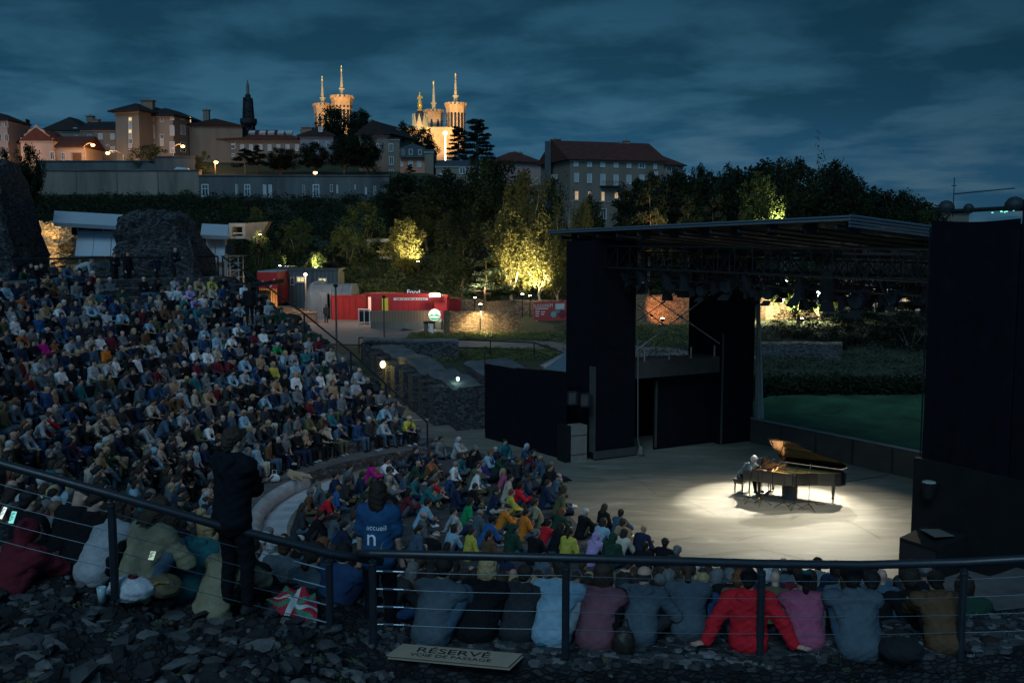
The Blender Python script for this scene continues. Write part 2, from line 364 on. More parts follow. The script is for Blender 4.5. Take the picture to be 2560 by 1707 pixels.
for i in range(3400):
 ph = rr_.uniform(258, 299); R = rr_.uniform(20.15, 21.0); X, Y = pol(R, ph)
 if X < -1.5: continue
 sz = rr_.uniform(.025, .07); n = rr_.choice([5, 6, 7]); a0 = rr_.random() * 6; z = zf(X, Y) + .04 * fbm(X * 1.8, Y * 1.8, 3) + .02 * fbm(X * 5, Y * 5, 7) + rr_.uniform(.004, .016)
 P = [(X + sz * rr_.uniform(.75, 1.1) * math.cos(a0 + 6.283 * j / n) * 1.2, Y + sz * rr_.uniform(.75, 1.1) * math.sin(a0 + 6.283 * j / n), z + rr_.uniform(-.004, .004)) for j in range(n)]
 Q = [(X + (p[0] - X) * 1.12, Y + (p[1] - Y) * 1.12, z - .04) for p in P]
 pv.add(P + Q, [tuple(range(n))] + [(j, n + j, n + (j + 1) % n, (j + 1) % n) for j in range(n)], rr_.choice([0, 1, 1, 2]))
tag(pv.build('paving_stones', [m_r1, m_r3, M('rock_soft', (0.13, 0.133, 0.138), 0.75, 0.4, 6, bump=0.5)], origin=(0, 0, 0)), 'small irregular stones set flat in the ledge', kind='stuff')
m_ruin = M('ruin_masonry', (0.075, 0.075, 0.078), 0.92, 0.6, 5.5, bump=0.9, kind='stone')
m_cap = M('ruin_cap', (0.085, 0.09, 0.095), 0.9, 0.4, 1.2, bump=0.5, bscale=6)
def ruin(name, pts, th, ztop, label, zb=-0.2, wob=0.25, butt=0, bside=1, cap=True, mats=None, group=None, seg=0.9):
 """low ruined wall along pts (x,y): ragged top"""
 b = MB(); vs = []; fs = []; P = []
 for i in range(len(pts) - 1):
  p, q = Vector(pts[i]), Vector(pts[i + 1]); n = max(1, int((q - p).length / seg))
  for j in range(n): P.append((p.lerp(q, j / n), i + j / n))
 P.append((Vector(pts[-1]), len(pts) - 1))
 n = len(P)
 for i, (p, t) in enumerate(P):
  d = (P[min(i + 1, n - 1)][0] - P[max(i - 1, 0)][0]).normalized(); nr = Vector((-d.y, d.x))
  zt_ = interp(t, range(len(ztop)), ztop) + wob * fbm(p.x * .7, p.y * .7, 2)
  w1 = wob * .4 * fbm(p.x, p.y, 5); a, c = p + nr * (th / 2 + w1), p - nr * (th / 2 - w1)
  vs += [(a.x, a.y, zb), (a.x, a.y, zt_ - .12), ((a.x * .9 + c.x * .1), (a.y * .9 + c.y * .1), zt_), ((a.x * .1 + c.x * .9), (a.y * .1 + c.y * .9), zt_ + .05), (c.x, c.y, zt_ - .1), (c.x, c.y, zb)]
  if i:
   o = 6 * (i - 1)
   for k in range(5): b.f.append((o + k, o + k + 1, o + 7 + k, o + 6 + k)); b.mi.append(1 if (k in (1, 2, 3) and cap) else 0)
 b.v = vs; b.f += [(0, 1, 2, 3, 4, 5)[::-1], tuple(6 * (n - 1) + k for k in range(6))]; b.mi += [0, 0]
 if butt:
  for i in range(1, butt + 1):
   t = i / (butt + 1); k = int(t * (n - 1)); p = P[k][0]; d = (P[k + 1][0] - P[k][0]).normalized(); nr = Vector((-d.y, d.x)) * bside
   c = p + nr * (th / 2 + .3); zt_ = interp(P[k][1], range(len(ztop)), ztop) - .25
   b.box((c.x, c.y, (zb + zt_) / 2), (.75, .9, zt_ - zb), math.atan2(nr.y, nr.x))
 return tag(b.build(name, mats or [m_ruin, m_cap]), label, 'ruined wall', group)
ruin('ruined_wall', [(-1.7, 43.6), (-4.0, 50), (-7.9, 60.5)], 1.5, [2.0, 2.0, 2.1], 'long ruined wall with buttresses and slab top beside the side passage', butt=8, bside=1)
ruin('ruined_wall', [(0.4, 45.5), (-1.2, 49.5)], 2.6, [2.1, 2.4], 'squat dark ruined wall behind the black screens', mats=[m_ruin, m_cap])
ruin('ruined_wall', [(-9.4, 62.5), (-3.5, 63.5)], 1.2, [2.2, 2.0], 'low stone wall closing the far end of the side passage')
ln = MB(); p1, p2 = onz(1010, 1052, .01), onz(1085, 1046, .01); d = Vector((0.03, -.09, 0)); ln.add([p1 + d, p2 + d, p2 - d, p1 - d], [(0, 1, 2, 3)]); ln.v = [(x, y, .012) for x, y, z in ln.v]
tag(ln.build('floor_marking', M('white_line', (.5, .5, .5), .7, .1)), 'pale line marked across the passage floor', kind='structure')
sm = MB()
for x0, y0, x1, y1 in ((1658, 1356, 1735, 1342), (1842, 1352, 1905, 1337), (1700, 1245, 1790, 1287), (1560, 1180, 1640, 1232), (2115, 1300, 2200, 1345), (1900, 1372, 2010, 1398), (1500, 1290, 1585, 1262)):
 a, c = onz(x0, y0, .006), onz(x1, y1, .006); d = (c - a).normalized(); nq = Vector((-d.y, d.x, 0)) * .007; m5 = (a + c) / 2 + nq * 8; sm.add([a - nq, m5 - nq, c - nq, c + nq, m5 + nq, a + nq], [(0, 1, 4, 5), (1, 2, 3, 4)])
tag(sm.build('floor_seams', M('seam_dark', (.05, .048, .042), .8, .1)), 'thin dark scuffed seams across the stage floor', kind='structure')
m_roof = M('tile_roof', (0.075, 0.024, 0.018), 0.85, 0.35, 0.8, bump=0.3, bscale=3)
m_roofd = M('dark_roof', (0.022, 0.016, 0.016), 0.85, 0.3, 0.8)
m_cream = M('cream_render', (0.36, 0.28, 0.24), 0.9, 0.14, 0.35, kind='stain')
m_grey = M('grey_render', (0.17, 0.14, 0.11), 0.9, 0.16, 0.35, kind='stain')
m_stoneb = M('stone_render', (0.19, 0.165, 0.13), 0.9, 0.15, 0.35, kind='stain')
m_orange = M('orange_render', (0.42, 0.19, 0.12), 0.9, 0.12, 0.4)
m_slate = M('slate', (0.045, 0.06, 0.075), 0.6, 0.2, 1)
m_conc = M('concrete', (0.16, 0.135, 0.11), 0.92, 0.45, 0.22, kind='stain')
m_conc2 = M('concrete_cool', (0.085, 0.09, 0.09), 0.92, 0.4, 0.3, kind='stain')
m_trim = M('trim_pale', (0.25, 0.23, 0.21), 0.8, 0.1)
m_shut = M('pale_shutter', (0.36, 0.38, 0.40), 0.7, 0.08, 4)
m_glass = M('dark_glass', (0.02, 0.03, 0.04), 0.12, 0.2, 1, spec=0.8)
m_lit = M('lit_window', (0.6, 0.5, 0.2), 0.6, 0.3, 1.5, emit=(0.95, 0.72, 0.28), es=0.9)
m_litw = M('lit_window_warm', (0.6, 0.4, 0.2), 0.6, 0.3, 1.5, emit=(1.0, 0.50, 0.18), es=0.55)
m_litp = M('pink_window', (0.5, 0.3, 0.25), 0.6, 0.3, 1.5, emit=(0.9, 0.5, 0.4), es=0.14)
m_frame = M('window_frame', (0.55, 0.53, 0.5), 0.7, 0.08)
m_woodd = M('brown_door', (0.10, 0.05, 0.025), 0.8, 0.3, 2)
m_black = M('matt_black', (0.012, 0.013, 0.016), 0.9, 0.2, 3)
m_metal = M('grey_metal', (0.12, 0.12, 0.13), 0.5, 0.2, 4, metal=0.6)
m_balc = M('iron', (0.02, 0.02, 0.022), 0.6, 0.2, 4)
class Facade:
 """front wall: pixel x and depth of both ends, base & eave"""
 def __init__(s, xl, Yl, xr, Yr, yb, ye, depth):
  s.A = at(xl, 600, Yl); s.B = at(xr, 600, Yr); s.A.z = s.B.z = 0
  s.u = (s.B - s.A); s.W = s.u.length; s.u.normalize(); s.n = Vector((s.u.y, -s.u.x, 0))   # towards the camera
  if s.n.y > 0: s.n = -s.n
  s.z0 = at(xl, yb, Yl).z; s.z1 = at(xl, ye, Yl).z; s.D = depth
 def P(s, a, b, z): return s.A + s.u * a - s.n * b + Vector((0, 0, z))
 def hit(s, px, py):
  d = ray(px, py); o = Vector((0, 0, CZ)); t = (s.A - o).dot(s.n) / d.dot(s.n); q = o + d * t
  return (q - s.A).dot(s.u), q.z
 def M3(s): return Matrix((s.u, -s.n, Vector((0, 0, 1)))).transposed()
def roof_mesh(fc, kind, yr, over=0.5, yr_mid=None):
 b = MB(); W, D, z1 = fc.W, fc.D, fc.z1; o = over
 c = fc.P(W / 2, D / 2, 0)
 zr = z1 + yr
 P = fc.P
 c1, c2, c3, c4 = P(-o, -o, z1), P(W + o, -o, z1), P(W + o, D + o, z1), P(-o, D + o, z1)
 lo = [v - Vector((0, 0, .25)) for v in (c1, c2, c3, c4)]
 if kind == 'hip':
  r = min(W, D) / 2 * .95
  if W >= D: r1, r2 = P(r, D / 2, zr), P(W - r, D / 2, zr)
  else: r1, r2 = P(W / 2, r, zr), P(W / 2, D - r, zr)
  vs = lo + [c1, c2, c3, c4, r1, r2]
  top = [(4, 5, 9, 8), (5, 6, 9), (6, 7, 8, 9), (7, 4, 8)] if W >= D else [(4, 5, 8), (5, 6, 9, 8), (6, 7, 9), (7, 4, 8, 9)]
 elif kind == 'gable':      # ridge parallel to the front
  r1, r2 = P(-o, D / 2, zr), P(W + o, D / 2, zr); vs = lo + [c1, c2, c3, c4, r1, r2]
  top = [(4, 5, 9, 8), (5, 6, 9), (6, 7, 8, 9), (7, 4, 8)]
 elif kind == 'gablefront':
  r1, r2 = P(W / 2, -o, zr), P(W / 2, D + o, zr); vs = lo + [c1, c2, c3, c4, r1, r2]
  top = [(4, 5, 8), (5, 6, 9, 8), (6, 7, 9), (7, 4, 8, 9)]
 elif kind == 'shed':       # slopes down to the front
  r1, r2 = P(W + o, D + o, zr), P(-o, D + o, zr); vs = lo + [c1, c2, r1, r2]
  top = [(4, 5, 6, 7)]
 elif kind == 'flat':
  vs = lo + [v + Vector((0, 0, .15)) for v in (c1, c2, c3, c4)]; top = [(4, 5, 6, 7)]
 b.add(vs, [(3, 2, 1, 0), (0, 1, 5, 4), (1, 2, 6, 5), (2, 3, 7, 6), (3, 0, 4, 7)] + top)
 return b
def windows(root, fc, wl, wn=None):
 """wl: (px,py,w,h,kind[,style]) in photo pixels; each window: frame (part) + pane (sub-part)"""
 M3 = fc.M3()
 for it in wl:
  px, py, w_, h_, kd = it[:5]
  a0, zt = fc.hit(px - w_ / 2, py - h_ / 2); a1, zb = fc.hit(px + w_ / 2, py + h_ / 2)
  W_, H_ = abs(a1 - a0), abs(zt - zb); ac, zc = (a0 + a1) / 2, (zt + zb) / 2
  pane = {'lit': m_lit, 'warm': m_litw, 'pink': m_litp, 'dark': m_glass, 'shut': m_shut, 'door': m_woodd}[kd]
  f = MB(); t = min(.16, W_ * .14)
  for dx, dz, sx_, sz_ in ((-W_ / 2, 0, t, H_ + t), (W_ / 2, 0, t, H_ + t), (0, H_ / 2, W_ - t, t), (0, -H_ / 2, W_ + 2 * t, t * 1.2)):
   f.box(fc.P(ac + dx, -.05, zc + dz), (sx_, .16, sz_), M3=M3)
  if kd in ('lit', 'warm', 'dark', 'pink') and W_ > .6: f.box(fc.P(ac, -.045, zc), (t * .6, .1, H_ - t), M3=M3);
  if kd in ('lit', 'warm', 'dark') and H_ > 1.6: f.box(fc.P(ac, -.04, zc + H_ * .15), (W_ - t, .08, t * .6), M3=M3)
  nm = 'door' if kd == 'door' else 'window'
  o = f.build(nm, m_frame if kd != 'door' else m_trim, root)
  p = MB().box(fc.P(ac, -.02, zc), (W_ - t * .6, .06, H_ - t * .6), M3=M3).build('pane' if kd != 'shut' else 'shutter', pane, o)
def chimney(root, roofobj, p, w_, h_, mat=None):
 h_ *= .6
 b = MB().box((p[0], p[1], p[2] + h_ / 2 - 1.0), (w_, w_ * .7, h_ + 2)); b.box((p[0], p[1], p[2] + h_ + .05), (w_ * 1.25, w_ * .95, .18)); b.bar((p[0], p[1], p[2] + h_), (p[0], p[1], p[2] + h_ + .5), .16)
 return b.build('chimney', mat or m_grey, roofobj)
def house(name, label, cat, fc, wall, rkind, rh, rmat=None, wins=(), over=.5, chim=(), group=None, extra=None):
 root = thing(name, fc.P(fc.W / 2, fc.D / 2, fc.z0), label, cat, group)
 b = MB(); M3 = fc.M3(); H = fc.z1 - fc.z0 + 4
 b.box(fc.P(fc.W / 2, fc.D / 2, fc.z1 - .1 - H / 2), (fc.W, fc.D, H), M3=M3)
 if rkind == 'gable':
  for a in (0, fc.W - .3): b.prism([fc.P(a, 0, fc.z1 - .1), fc.P(a, fc.D, fc.z1 - .1), fc.P(a, fc.D / 2, fc.z1 + rh - .3)], fc.u * .3)
 if rkind == 'gablefront':
  for d in (0, fc.D - .3): b.prism([fc.P(0, d, fc.z1 - .1), fc.P(fc.W, d, fc.z1 - .1), fc.P(fc.W / 2, d, fc.z1 + rh - .3)], -fc.n * .3)
 if rkind == 'shed': b.prism([fc.P(0, fc.D, fc.z1 - .1), fc.P(0, 0, fc.z1 - .1), fc.P(0, fc.D, fc.z1 + rh - .3)], fc.u * fc.W)
 b.build('wall', wall, root)
 r = roof_mesh(fc, rkind, rh, over).build('roof', rmat or m_roof, root)
 cn = MB(); cn.box(fc.P(fc.W / 2, -.08, fc.z1 - .45), (fc.W + .3, .22, .3), M3=M3); cn.build('cornice', m_trim, root)
 for (a, b_, h_, w_) in chim: chimney(root, r, fc.P(a * fc.W, b_ * fc.D, fc.z1 + rh * .6), w_, h_)
 windows(root, fc, wins)
 if extra: extra(root, fc, r)
 return root
c1 = lambda x, y: (x / 3.336, 150 + y / 3.336)
c2_ = lambda x, y: (500 + x / 2.904, 120 + y / 2.904)
c3 = lambda x, y: (1200 + x / 3.136, 300 + y / 3.136)
def W1(*l): return [(*c1(x, y), w_ / 3.336, h_ / 3.336, k) for x, y, w_, h_, k in l]
def W2(*l): return [(*c2_(x, y), w_ / 2.904, h_ / 2.904, k) for x, y, w_, h_, k in l]
def W3(*l): return [(*c3(x, y), w_ / 3.136, h_ / 3.136, k) for x, y, w_, h_, k in l]
def F1(xl, Yl, xr, Yr, yb, ye, D): return Facade(xl / 3.336, Yl, xr / 3.336, Yr, 150 + yb / 3.336, 150 + ye / 3.336, D)
def F2(xl, Yl, xr, Yr, yb, ye, D): return Facade(500 + xl / 2.904, Yl, 500 + xr / 2.904, Yr, 120 + yb / 2.904, 120 + ye / 2.904, D)
def F3(xl, Yl, xr, Yr, yb, ye, D): return Facade(1200 + xl / 3.136, Yl, 1200 + xr / 3.136, Yr, 300 + yb / 3.136, 300 + ye / 3.136, D)
house('apartment_house', 'cream three storey house with hipped roof at the left edge', 'house', F1(-130, 222, 108, 222, 860, 497, 10), m_cream, 'hip', 1.8, m_roofd,
  W1((55, 538, 28, 45, 'dark'), (5, 538, 26, 45, 'dark'), (57, 650, 30, 60, 'dark'), (2, 650, 28, 60, 'dark'), (55, 815, 60, 60, 'warm')))
house('link_house', 'low cream house with brown roof beside the stepped gable', 'house', F1(108, 226, 212, 226, 860, 690, 12), m_cream, 'gable', 3.0, m_roof, W1((150, 760, 26, 40, 'dark')))
def stepped(root, fc, r):
 b = MB(); W = fc.W; z = fc.z1
 prof = [(0, 0), (0, 1.2), (.10 * W, 1.2), (.12 * W, 2.4), (.22 * W, 3.2), (.28 * W, 4.6), (.40 * W, 5.0), (.5 * W, 6.6), (.60 * W, 5.0), (.72 * W, 4.4), (.78 * W, 3.0), (.88 * W, 2.2), (.90 * W, 1.0), (W, 1.0), (W, 0)]
 b.prism([fc.P(a, -.02, z - .2 + h * .52) for a, h in prof], -fc.n * .5); b.build('stepped_gable', m_cream, root)
house('gabled_house', 'pale house with a stepped curved gable beside the lit annex', 'house', F1(212, 220, 478, 220, 860, 665, 10), m_cream, 'gablefront', 2.6, m_roof, W1((437, 800, 36, 62, 'dark')), over=.1, extra=stepped)
house('annex_house', 'low annex with tiled roof and brown doors lit orange', 'house', F1(478, 221, 748, 221, 860, 722, 9), m_cream, 'gable', 2.6, m_roof, W1((530, 805, 30, 62, 'dark'), (643, 812, 84, 78, 'door')))
house('convent_wing', 'grey house with a tall pointed hip roof behind the annex', 'house', F1(400, 240, 720, 240, 860, 585, 14), m_grey, 'hip', 3.6, m_roofd, W1((628, 585, 28, 34, 'dark'), (640, 650, 24, 40, 'dark')), chim=[(1.05, .3, 2.5, 1.6)])
house('long_building', 'long grey building with flat dark roof between hip roof and stair tower', 'building', F1(715, 232, 1003, 232, 860, 575, 12), m_grey, 'gable', 2.3, m_roofd,
  W1((747, 643, 28, 38, 'dark'), (838, 640, 34, 46, 'shut'), (940, 640, 34, 46, 'shut'), (838, 752, 36, 52, 'shut'), (942, 750, 36, 52, 'shut'), (900, 714, 26, 14, 'dark'), (840, 830, 34, 20, 'dark')), chim=[(.12, .5, 2.2, 1.8)])
def tower_side(root, fc, r):
 sf = Facade(1195 / 3.336, 226, 1242 / 3.336, 240, 405, 277, 1)
 windows(root, sf, W1((1222, 580, 26, 90, 'lit'), (1220, 480, 22, 40, 'lit'), (1222, 660, 26, 50, 'shut')))
house('stair_tower', 'tall square tower house with lit stair windows and shallow roof', 'building', F1(1002, 228, 1195, 226, 860, 428, 14), m_stoneb, 'hip', 2.0, m_roofd,
  W1((1088, 495, 28, 30, 'lit'), (1088, 597, 28, 32, 'lit'), (1092, 678, 28, 36, 'dark'), (1088, 545, 28, 60, 'shut'), (1090, 638, 28, 36, 'shut'), (1090, 725, 28, 50, 'shut')), over=1.2, chim=[(.72, .4, 2.6, 2.6)], extra=tower_side)
def poly_side(root, fc, r):
 sf = Facade(1475 / 3.336, 230, 1600 / 3.336, 236, 400, 288, 8)
 b = MB(); H = sf.z1 - sf.z0 + 4; b.box(sf.P(sf.W / 2, 6, sf.z1 - H / 2), (sf.W, 12, H), M3=sf.M3()); b.build('angled_wall', m_stoneb, root)
 roof_mesh(sf, 'hip', 1.9, .7).build('angled_roof', m_roofd, root)
 windows(root, sf, W1((1525, 585, 38, 84, 'shut'), (1525, 730, 40, 84, 'dark'), (1520, 490, 30, 22, 'shut'), (1585, 500, 12, 50, 'lit')))
house('round_fronted_building', 'pale stone block with tall shuttered windows and low hipped roof', 'building', F1(1240, 231, 1475, 230, 860, 462, 14), m_stoneb, 'hip', 2.0, m_roofd,
  W1((1352, 495, 28, 38, 'dark'), (1437, 590, 36, 80, 'shut'), (1272, 600, 34, 110, 'shut'), (1352, 640, 30, 34, 'dark'), (1352, 690, 28, 50, 'shut'), (1438, 730, 40, 90, 'shut'), (1437, 490, 30, 22, 'shut'), (1270, 495, 24, 26, 'dark'), (1270, 715, 32, 60, 'dark')), over=.8, extra=poly_side)
house('arcaded_wing', 'arcaded wing with a row of orange lights running back from the block', 'building', F1(1606, 236, 1812, 300, 820, 540, 12), m_grey, 'gable', 1.5, m_roofd,
  W1(*[(x, 632 + i * 8, 13, 62, 'shut') for i, x in enumerate((1640, 1668, 1692, 1716, 1740, 1762))], *[(x, y, 11, 22, 'warm') for x, y in ((1643, 715), (1667, 735), (1691, 742), (1716, 747), (1739, 762))], *[(x, y, 11, 40, 'dark') for x, y in ((1646, 775), (1670, 780), (1695, 785))]))
house('end_house', 'narrow dark gable end with a tall chimney at the end of the wing', 'house', F1(1790, 250, 1828, 252, 820, 600, 10), m_grey, 'gable', 3, m_roofd, chim=[(.6, .2, 6, 1.5)])
def sky_l(root, fc, r):
 for x in (380, 457, 520, 590, 652):
  p = MB(); q = at(*c2_(x, 617), 238 + 3.5); p.box(q + Vector((0, -.3, 0)), (1.5, 1.2, .5), M3=fc.M3() @ Matrix.Rotation(.6, 3, 'X')); p.build('skylight', m_shut, r)
house('long_tiled_building', 'long building with a red tiled roof and a glazed bay at its corner', 'building', F2(145, 238, 742, 238, 800, 662, 15), m_grey, 'hip', 2.9, m_roof,
  W2((210, 682, 92, 32, 'dark'), (210, 718, 92, 30, 'dark'), *[(x, 725, 26, 44, 'shut') for x in (308, 372, 440, 506, 570, 637, 706)], (210, 778, 80, 18, 'dark')), over=.8, chim=[(.2, .5, 2.0, 1.6), (.95, .5, 2.0, .8)], extra=sky_l)
house('corner_house', 'pale blue-grey house with a dormer at the end of the long tiled roof', 'house', F2(742, 237, 980, 237, 850, 636, 13), M('blue_render', (0.15, 0.18, 0.22), .9, .1, .4), 'hip', 2.3, m_roofd, W2((875, 592, 28, 34, 'shut'), (850, 690, 24, 30, 'dark'), (930, 700, 24, 30, 'dark')), over=.7, chim=[(.1, .4, 1.5, 2.4)])
house('tall_gabled_house', 'tall grey house with its gable facing and pink lit attic windows', 'house', F2(1165, 214, 1380, 212, 930, 630, 12), m_grey, 'gablefront', 2.8, m_roofd,
  W2((1275, 628, 28, 30, 'pink'), (1316, 628, 28, 30, 'pink'), (1300, 712, 32, 36, 'shut')), over=.8, chim=[(.1, .5, 2.6, 1.4), (-.3, .9, 4, 1.2)])
house('tall_house_extension', 'flat fronted grey extension with three stacked windows', 'house', F2(1380, 212, 1456, 212, 930, 652, 12), m_grey, 'shed', 1.2, m_roofd, W2((1387, 725, 30, 55, 'dark'), (1390, 820, 30, 56, 'dark'), (1390, 905, 30, 40, 'dark')), over=.3, chim=[(.3, .8, 3, 1.6)])
def slate_up(root, fc, r):
 sf = F2(1458, 209.2, 1636, 209.2, 796, 728, 9); b = MB(); b.box(sf.P(sf.W / 2, 4.4, (sf.z0 + sf.z1) / 2), (sf.W, 9, sf.z1 - sf.z0), M3=sf.M3()); o = b.build('slate_storey', m_slate, root)
 windows(root, sf, W2((1530, 755, 24, 38, 'shut'), (1597, 757, 22, 36, 'dark'), (1475, 757, 16, 34, 'dark')))
house('orange_house', 'small orange rendered house with a slate upper storey', 'house', F2(1458, 210, 1636, 210, 925, 728, 10), m_orange, 'hip', 1.2, m_slate, W2((1467, 845, 18, 32, 'shut'), (1530, 845, 30, 42, 'shut'), (1592, 845, 28, 42, 'shut')), over=.2, extra=slate_up)
house('blank_wall_house', 'narrow windowless grey house beside the orange one', 'house', F2(1636, 209, 1700, 209, 925, 742, 9), m_grey, 'flat', 0, m_slate, over=.1)
house('flat_roofed_annex', 'low pale modern annex with a roof rising to one side', 'building', F2(1716, 206, 2002, 206, 940, 848, 9), m_stoneb, 'shed', 1.6, m_slate, W2((1905, 892, 40, 44, 'dark'), (1770, 915, 60, 6, 'shut')), over=.2)
def manor_x(root, fc, r):
 sf = Facade(*[v for v in (c3(470, 0)[0], 229, c3(702, 0)[0], 215.0)], c3(0, 775)[1], c3(0, 420)[1], 1)
 windows(root, sf, W3((572, 450, 14, 34, 'dark'), (597, 446, 16, 28, 'dark'), (450, 480, 14, 40, 'dark')))
 f = MB(); q = at(*c3(532, 240), 224); f.box((q.x, q.y, q.z - 9), (1.3, 1.3, 22)); f.build('flue', m_slate, root)
 b = MB(); a0, z0 = fc.hit(*c3(935, 520)); a1, z1 = fc.hit(*c3(1100, 545)); b.box(fc.P((a0 + a1) / 2, -.7, z0), (a1 - a0, 1.4, .18), M3=fc.M3())
 for i in range(15): b.box(fc.P(a0 + (a1 - a0) * i / 14, -1.35, z0 + .5), (.05, .05, 1.0), M3=fc.M3())
 b.box(fc.P((a0 + a1) / 2, -1.35, z0 + 1.0), (a1 - a0, .07, .07), M3=fc.M3()); b.build('balcony', m_balc, root)
 s = MB(); a, z = fc.hit(*c3(900, 640)); s.box(fc.P(fc.W / 2, -.06, z), (fc.W, .14, .25), M3=fc.M3()); s.build('string_course', m_trim, root)
house('manor_house', 'large grey manor with red hipped roof and warm lit lower windows', 'building', F3(702, 215, 1430, 222, 790, 302, 18), m_grey, 'gable', 4.6, m_roof,
  W3(*[(x, 340 + (x - 750) * .03, 30, 46, 'shut') for x in (752, 858, 962, 1066, 1167)], (1268, 358, 44, 42, 'dark'), (757, 452, 30, 68, 'shut'), (858, 458, 32, 68, 'shut'), (963, 470, 32, 86, 'shut'), (1066, 472, 32, 82, 'shut'), (1167, 468, 32, 68, 'shut'), (1268, 452, 32, 40, 'shut'),
   (757, 593, 26, 68, 'warm'), (860, 580, 26, 36, 'warm'), (963, 600, 24, 72, 'warm'), (1068, 592, 26, 48, 'warm'), (1170, 602, 20, 70, 'warm'), (967, 735, 40, 78, 'dark'), (1373, 358, 22, 50, 'shut'), (1380, 437, 24, 62, 'shut')), over=.8, chim=[(.02, .55, 3.4, 2.0), (.70, .5, 2.6, 1.2), (.78, .5, 3.6, 1.4)], extra=manor_x)
house('villa', 'small cream villa with arched openings right of the manor', 'house', F3(1428, 228, 1580, 232, 520, 345, 10), m_cream, 'hip', 2.1, m_roof, W3((1480, 385, 36, 40, 'dark'), (1540, 390, 26, 34, 'dark'), (1440, 470, 24, 60, 'shut'), (1500, 470, 22, 60, 'shut')), over=.7)
house('pink_house', 'low pink house with steep red roofs left of the manor', 'house', F3(228, 245, 478, 250, 560, 322, 12), M('pink_render', (0.42, 0.27, 0.23), .9, .1, .4), 'hip', 2.8, m_roof, W3((300, 360, 20, 30, 'dark'), (450, 480, 26, 50, 'dark')), over=.8, chim=[(.75, .5, 1.5, 1.2)])
house('hidden_house', 'pale house with dark red roof half hidden by pines', 'house', F3(1600, 170, 1780, 172, 800, 640, 10), m_cream, 'gablefront', 2.8, m_roofd, W3((1640, 690, 20, 30, 'dark'),), over=.6)
house('hidden_house', 'low house with a long dark roof between pines and oak', 'house', F3(1520, 185, 1900, 188, 760, 600, 10), m_grey, 'gable', 2.2, m_roofd, W3((1850, 640, 24, 30, 'pink'), (1560, 590, 14, 14, 'pink')), over=.6)
house('distant_house', 'far house roof with chimneys just left of the speaker tower', 'house', Facade(2320, 260, 2420, 265, 560, 530, 10), m_grey, 'hip', 1.5, m_roofd, over=.5, chim=[(.3, .5, 2.5, 2.2), (.7, .5, 2.0, 1.4)])
house('shed_house', 'pale house seen through the stage between pine trunks', 'house', Facade(2180, 104, 2330, 106, 800, 690, 8), M('mauve_render', (0.36, 0.27, 0.26), .9, .2, 1), 'gablefront', 3.5, m_roofd, [(2215, 750, 10, 22, 'dark'), (2262, 755, 10, 26, 'warm'), (2300, 790, 26, 10, 'lit')], over=.4)
def wallthing(name, label, cat, x0, Y0, x1, Y1, yt, yb, th, mat, wins=(), extra=None):
 fc = Facade(x0, Y0, x1, Y1, yb, yt, th); root = thing(name, fc.P(fc.W / 2, th / 2, fc.z0), label, cat)
 H = fc.z1 - fc.z0 + 3; MB().box(fc.P(fc.W / 2, th / 2, fc.z1 - H / 2), (fc.W, th, H), M3=fc.M3()).build('wall', mat, root)
 cp = MB(); cp.box(fc.P(fc.W / 2, th / 2 - .1, fc.z1 + .1), (fc.W + .2, th + .3, .22), M3=fc.M3()); cp.build('coping', m_conc2, root)
 b = MB(); n = int(fc.W / 7)
 for i in range(1, n): b.box(fc.P(fc.W * i / n, -.04, fc.z1 - H / 2), (.12, .12, H - .3), M3=fc.M3())
 if n > 1: b.build('joint', m_conc2, root)
 windows(root, fc, wins)
 return root, fc
wallthing('retaining_wall', 'tall stained brownish concrete retaining wall below the houses', 'wall', 95, 199, 502, 199, 427, 500, 2, m_conc)
wallthing('parapet_wall', 'long low concrete parapet along the upper terrace', 'wall', 98, 206, 396, 206, 404, 428, 1, m_conc2)
wallthing('concrete_block', 'plain concrete block above the retaining wall', 'wall', 395, 205, 492, 205, 393, 430, 5, m_conc2)
wallthing('basement_wall', 'grey concrete wall with narrow tall windows along the hill', 'wall', 502, 197.5, 975, 198, 440, 498, 3, m_conc2,
   W2((38, 1035, 48, 86, 'dark'), (268, 1037, 18, 92, 'shut'), (345, 1035, 40, 84, 'dark'), (470, 1040, 24, 92, 'shut'), (511, 1040, 24, 92, 'shut'), (755, 1040, 16, 84, 'dark'), (843, 1038, 44, 88, 'dark'), (955, 1020, 18, 50, 'dark'), (997, 1025, 12, 60, 'shut'), (1127, 1010, 8, 36, 'shut'), (1205, 1037, 12, 50, 'shut'), (1270, 1035, 16, 60, 'dark')))
cv = MB(); q = at(452, 424, 202); cv.prism([q + Vector((-1.6, 0, -1)), q + Vector((-1.3, 0, .1)), q + Vector((-.8, 0, .5)), q + Vector((1.2, 0, .3)), q + Vector((1.8, 0, -1))], (0, 2, 0))
tag(cv.build('covered_trailer', M('tarp_pale', (.42, .5, .52), .6, .1)), 'pale humped trailer cover parked above the retaining wall', 'trailer')
m_lampc = M('sodium_glow', (1, .6, .2), .5, 0, emit=(1.0, 0.45, 0.12), es=14)
m_pole = M('lamp_pole', (0.10, 0.09, 0.08), .6, .2, 3, metal=.3)
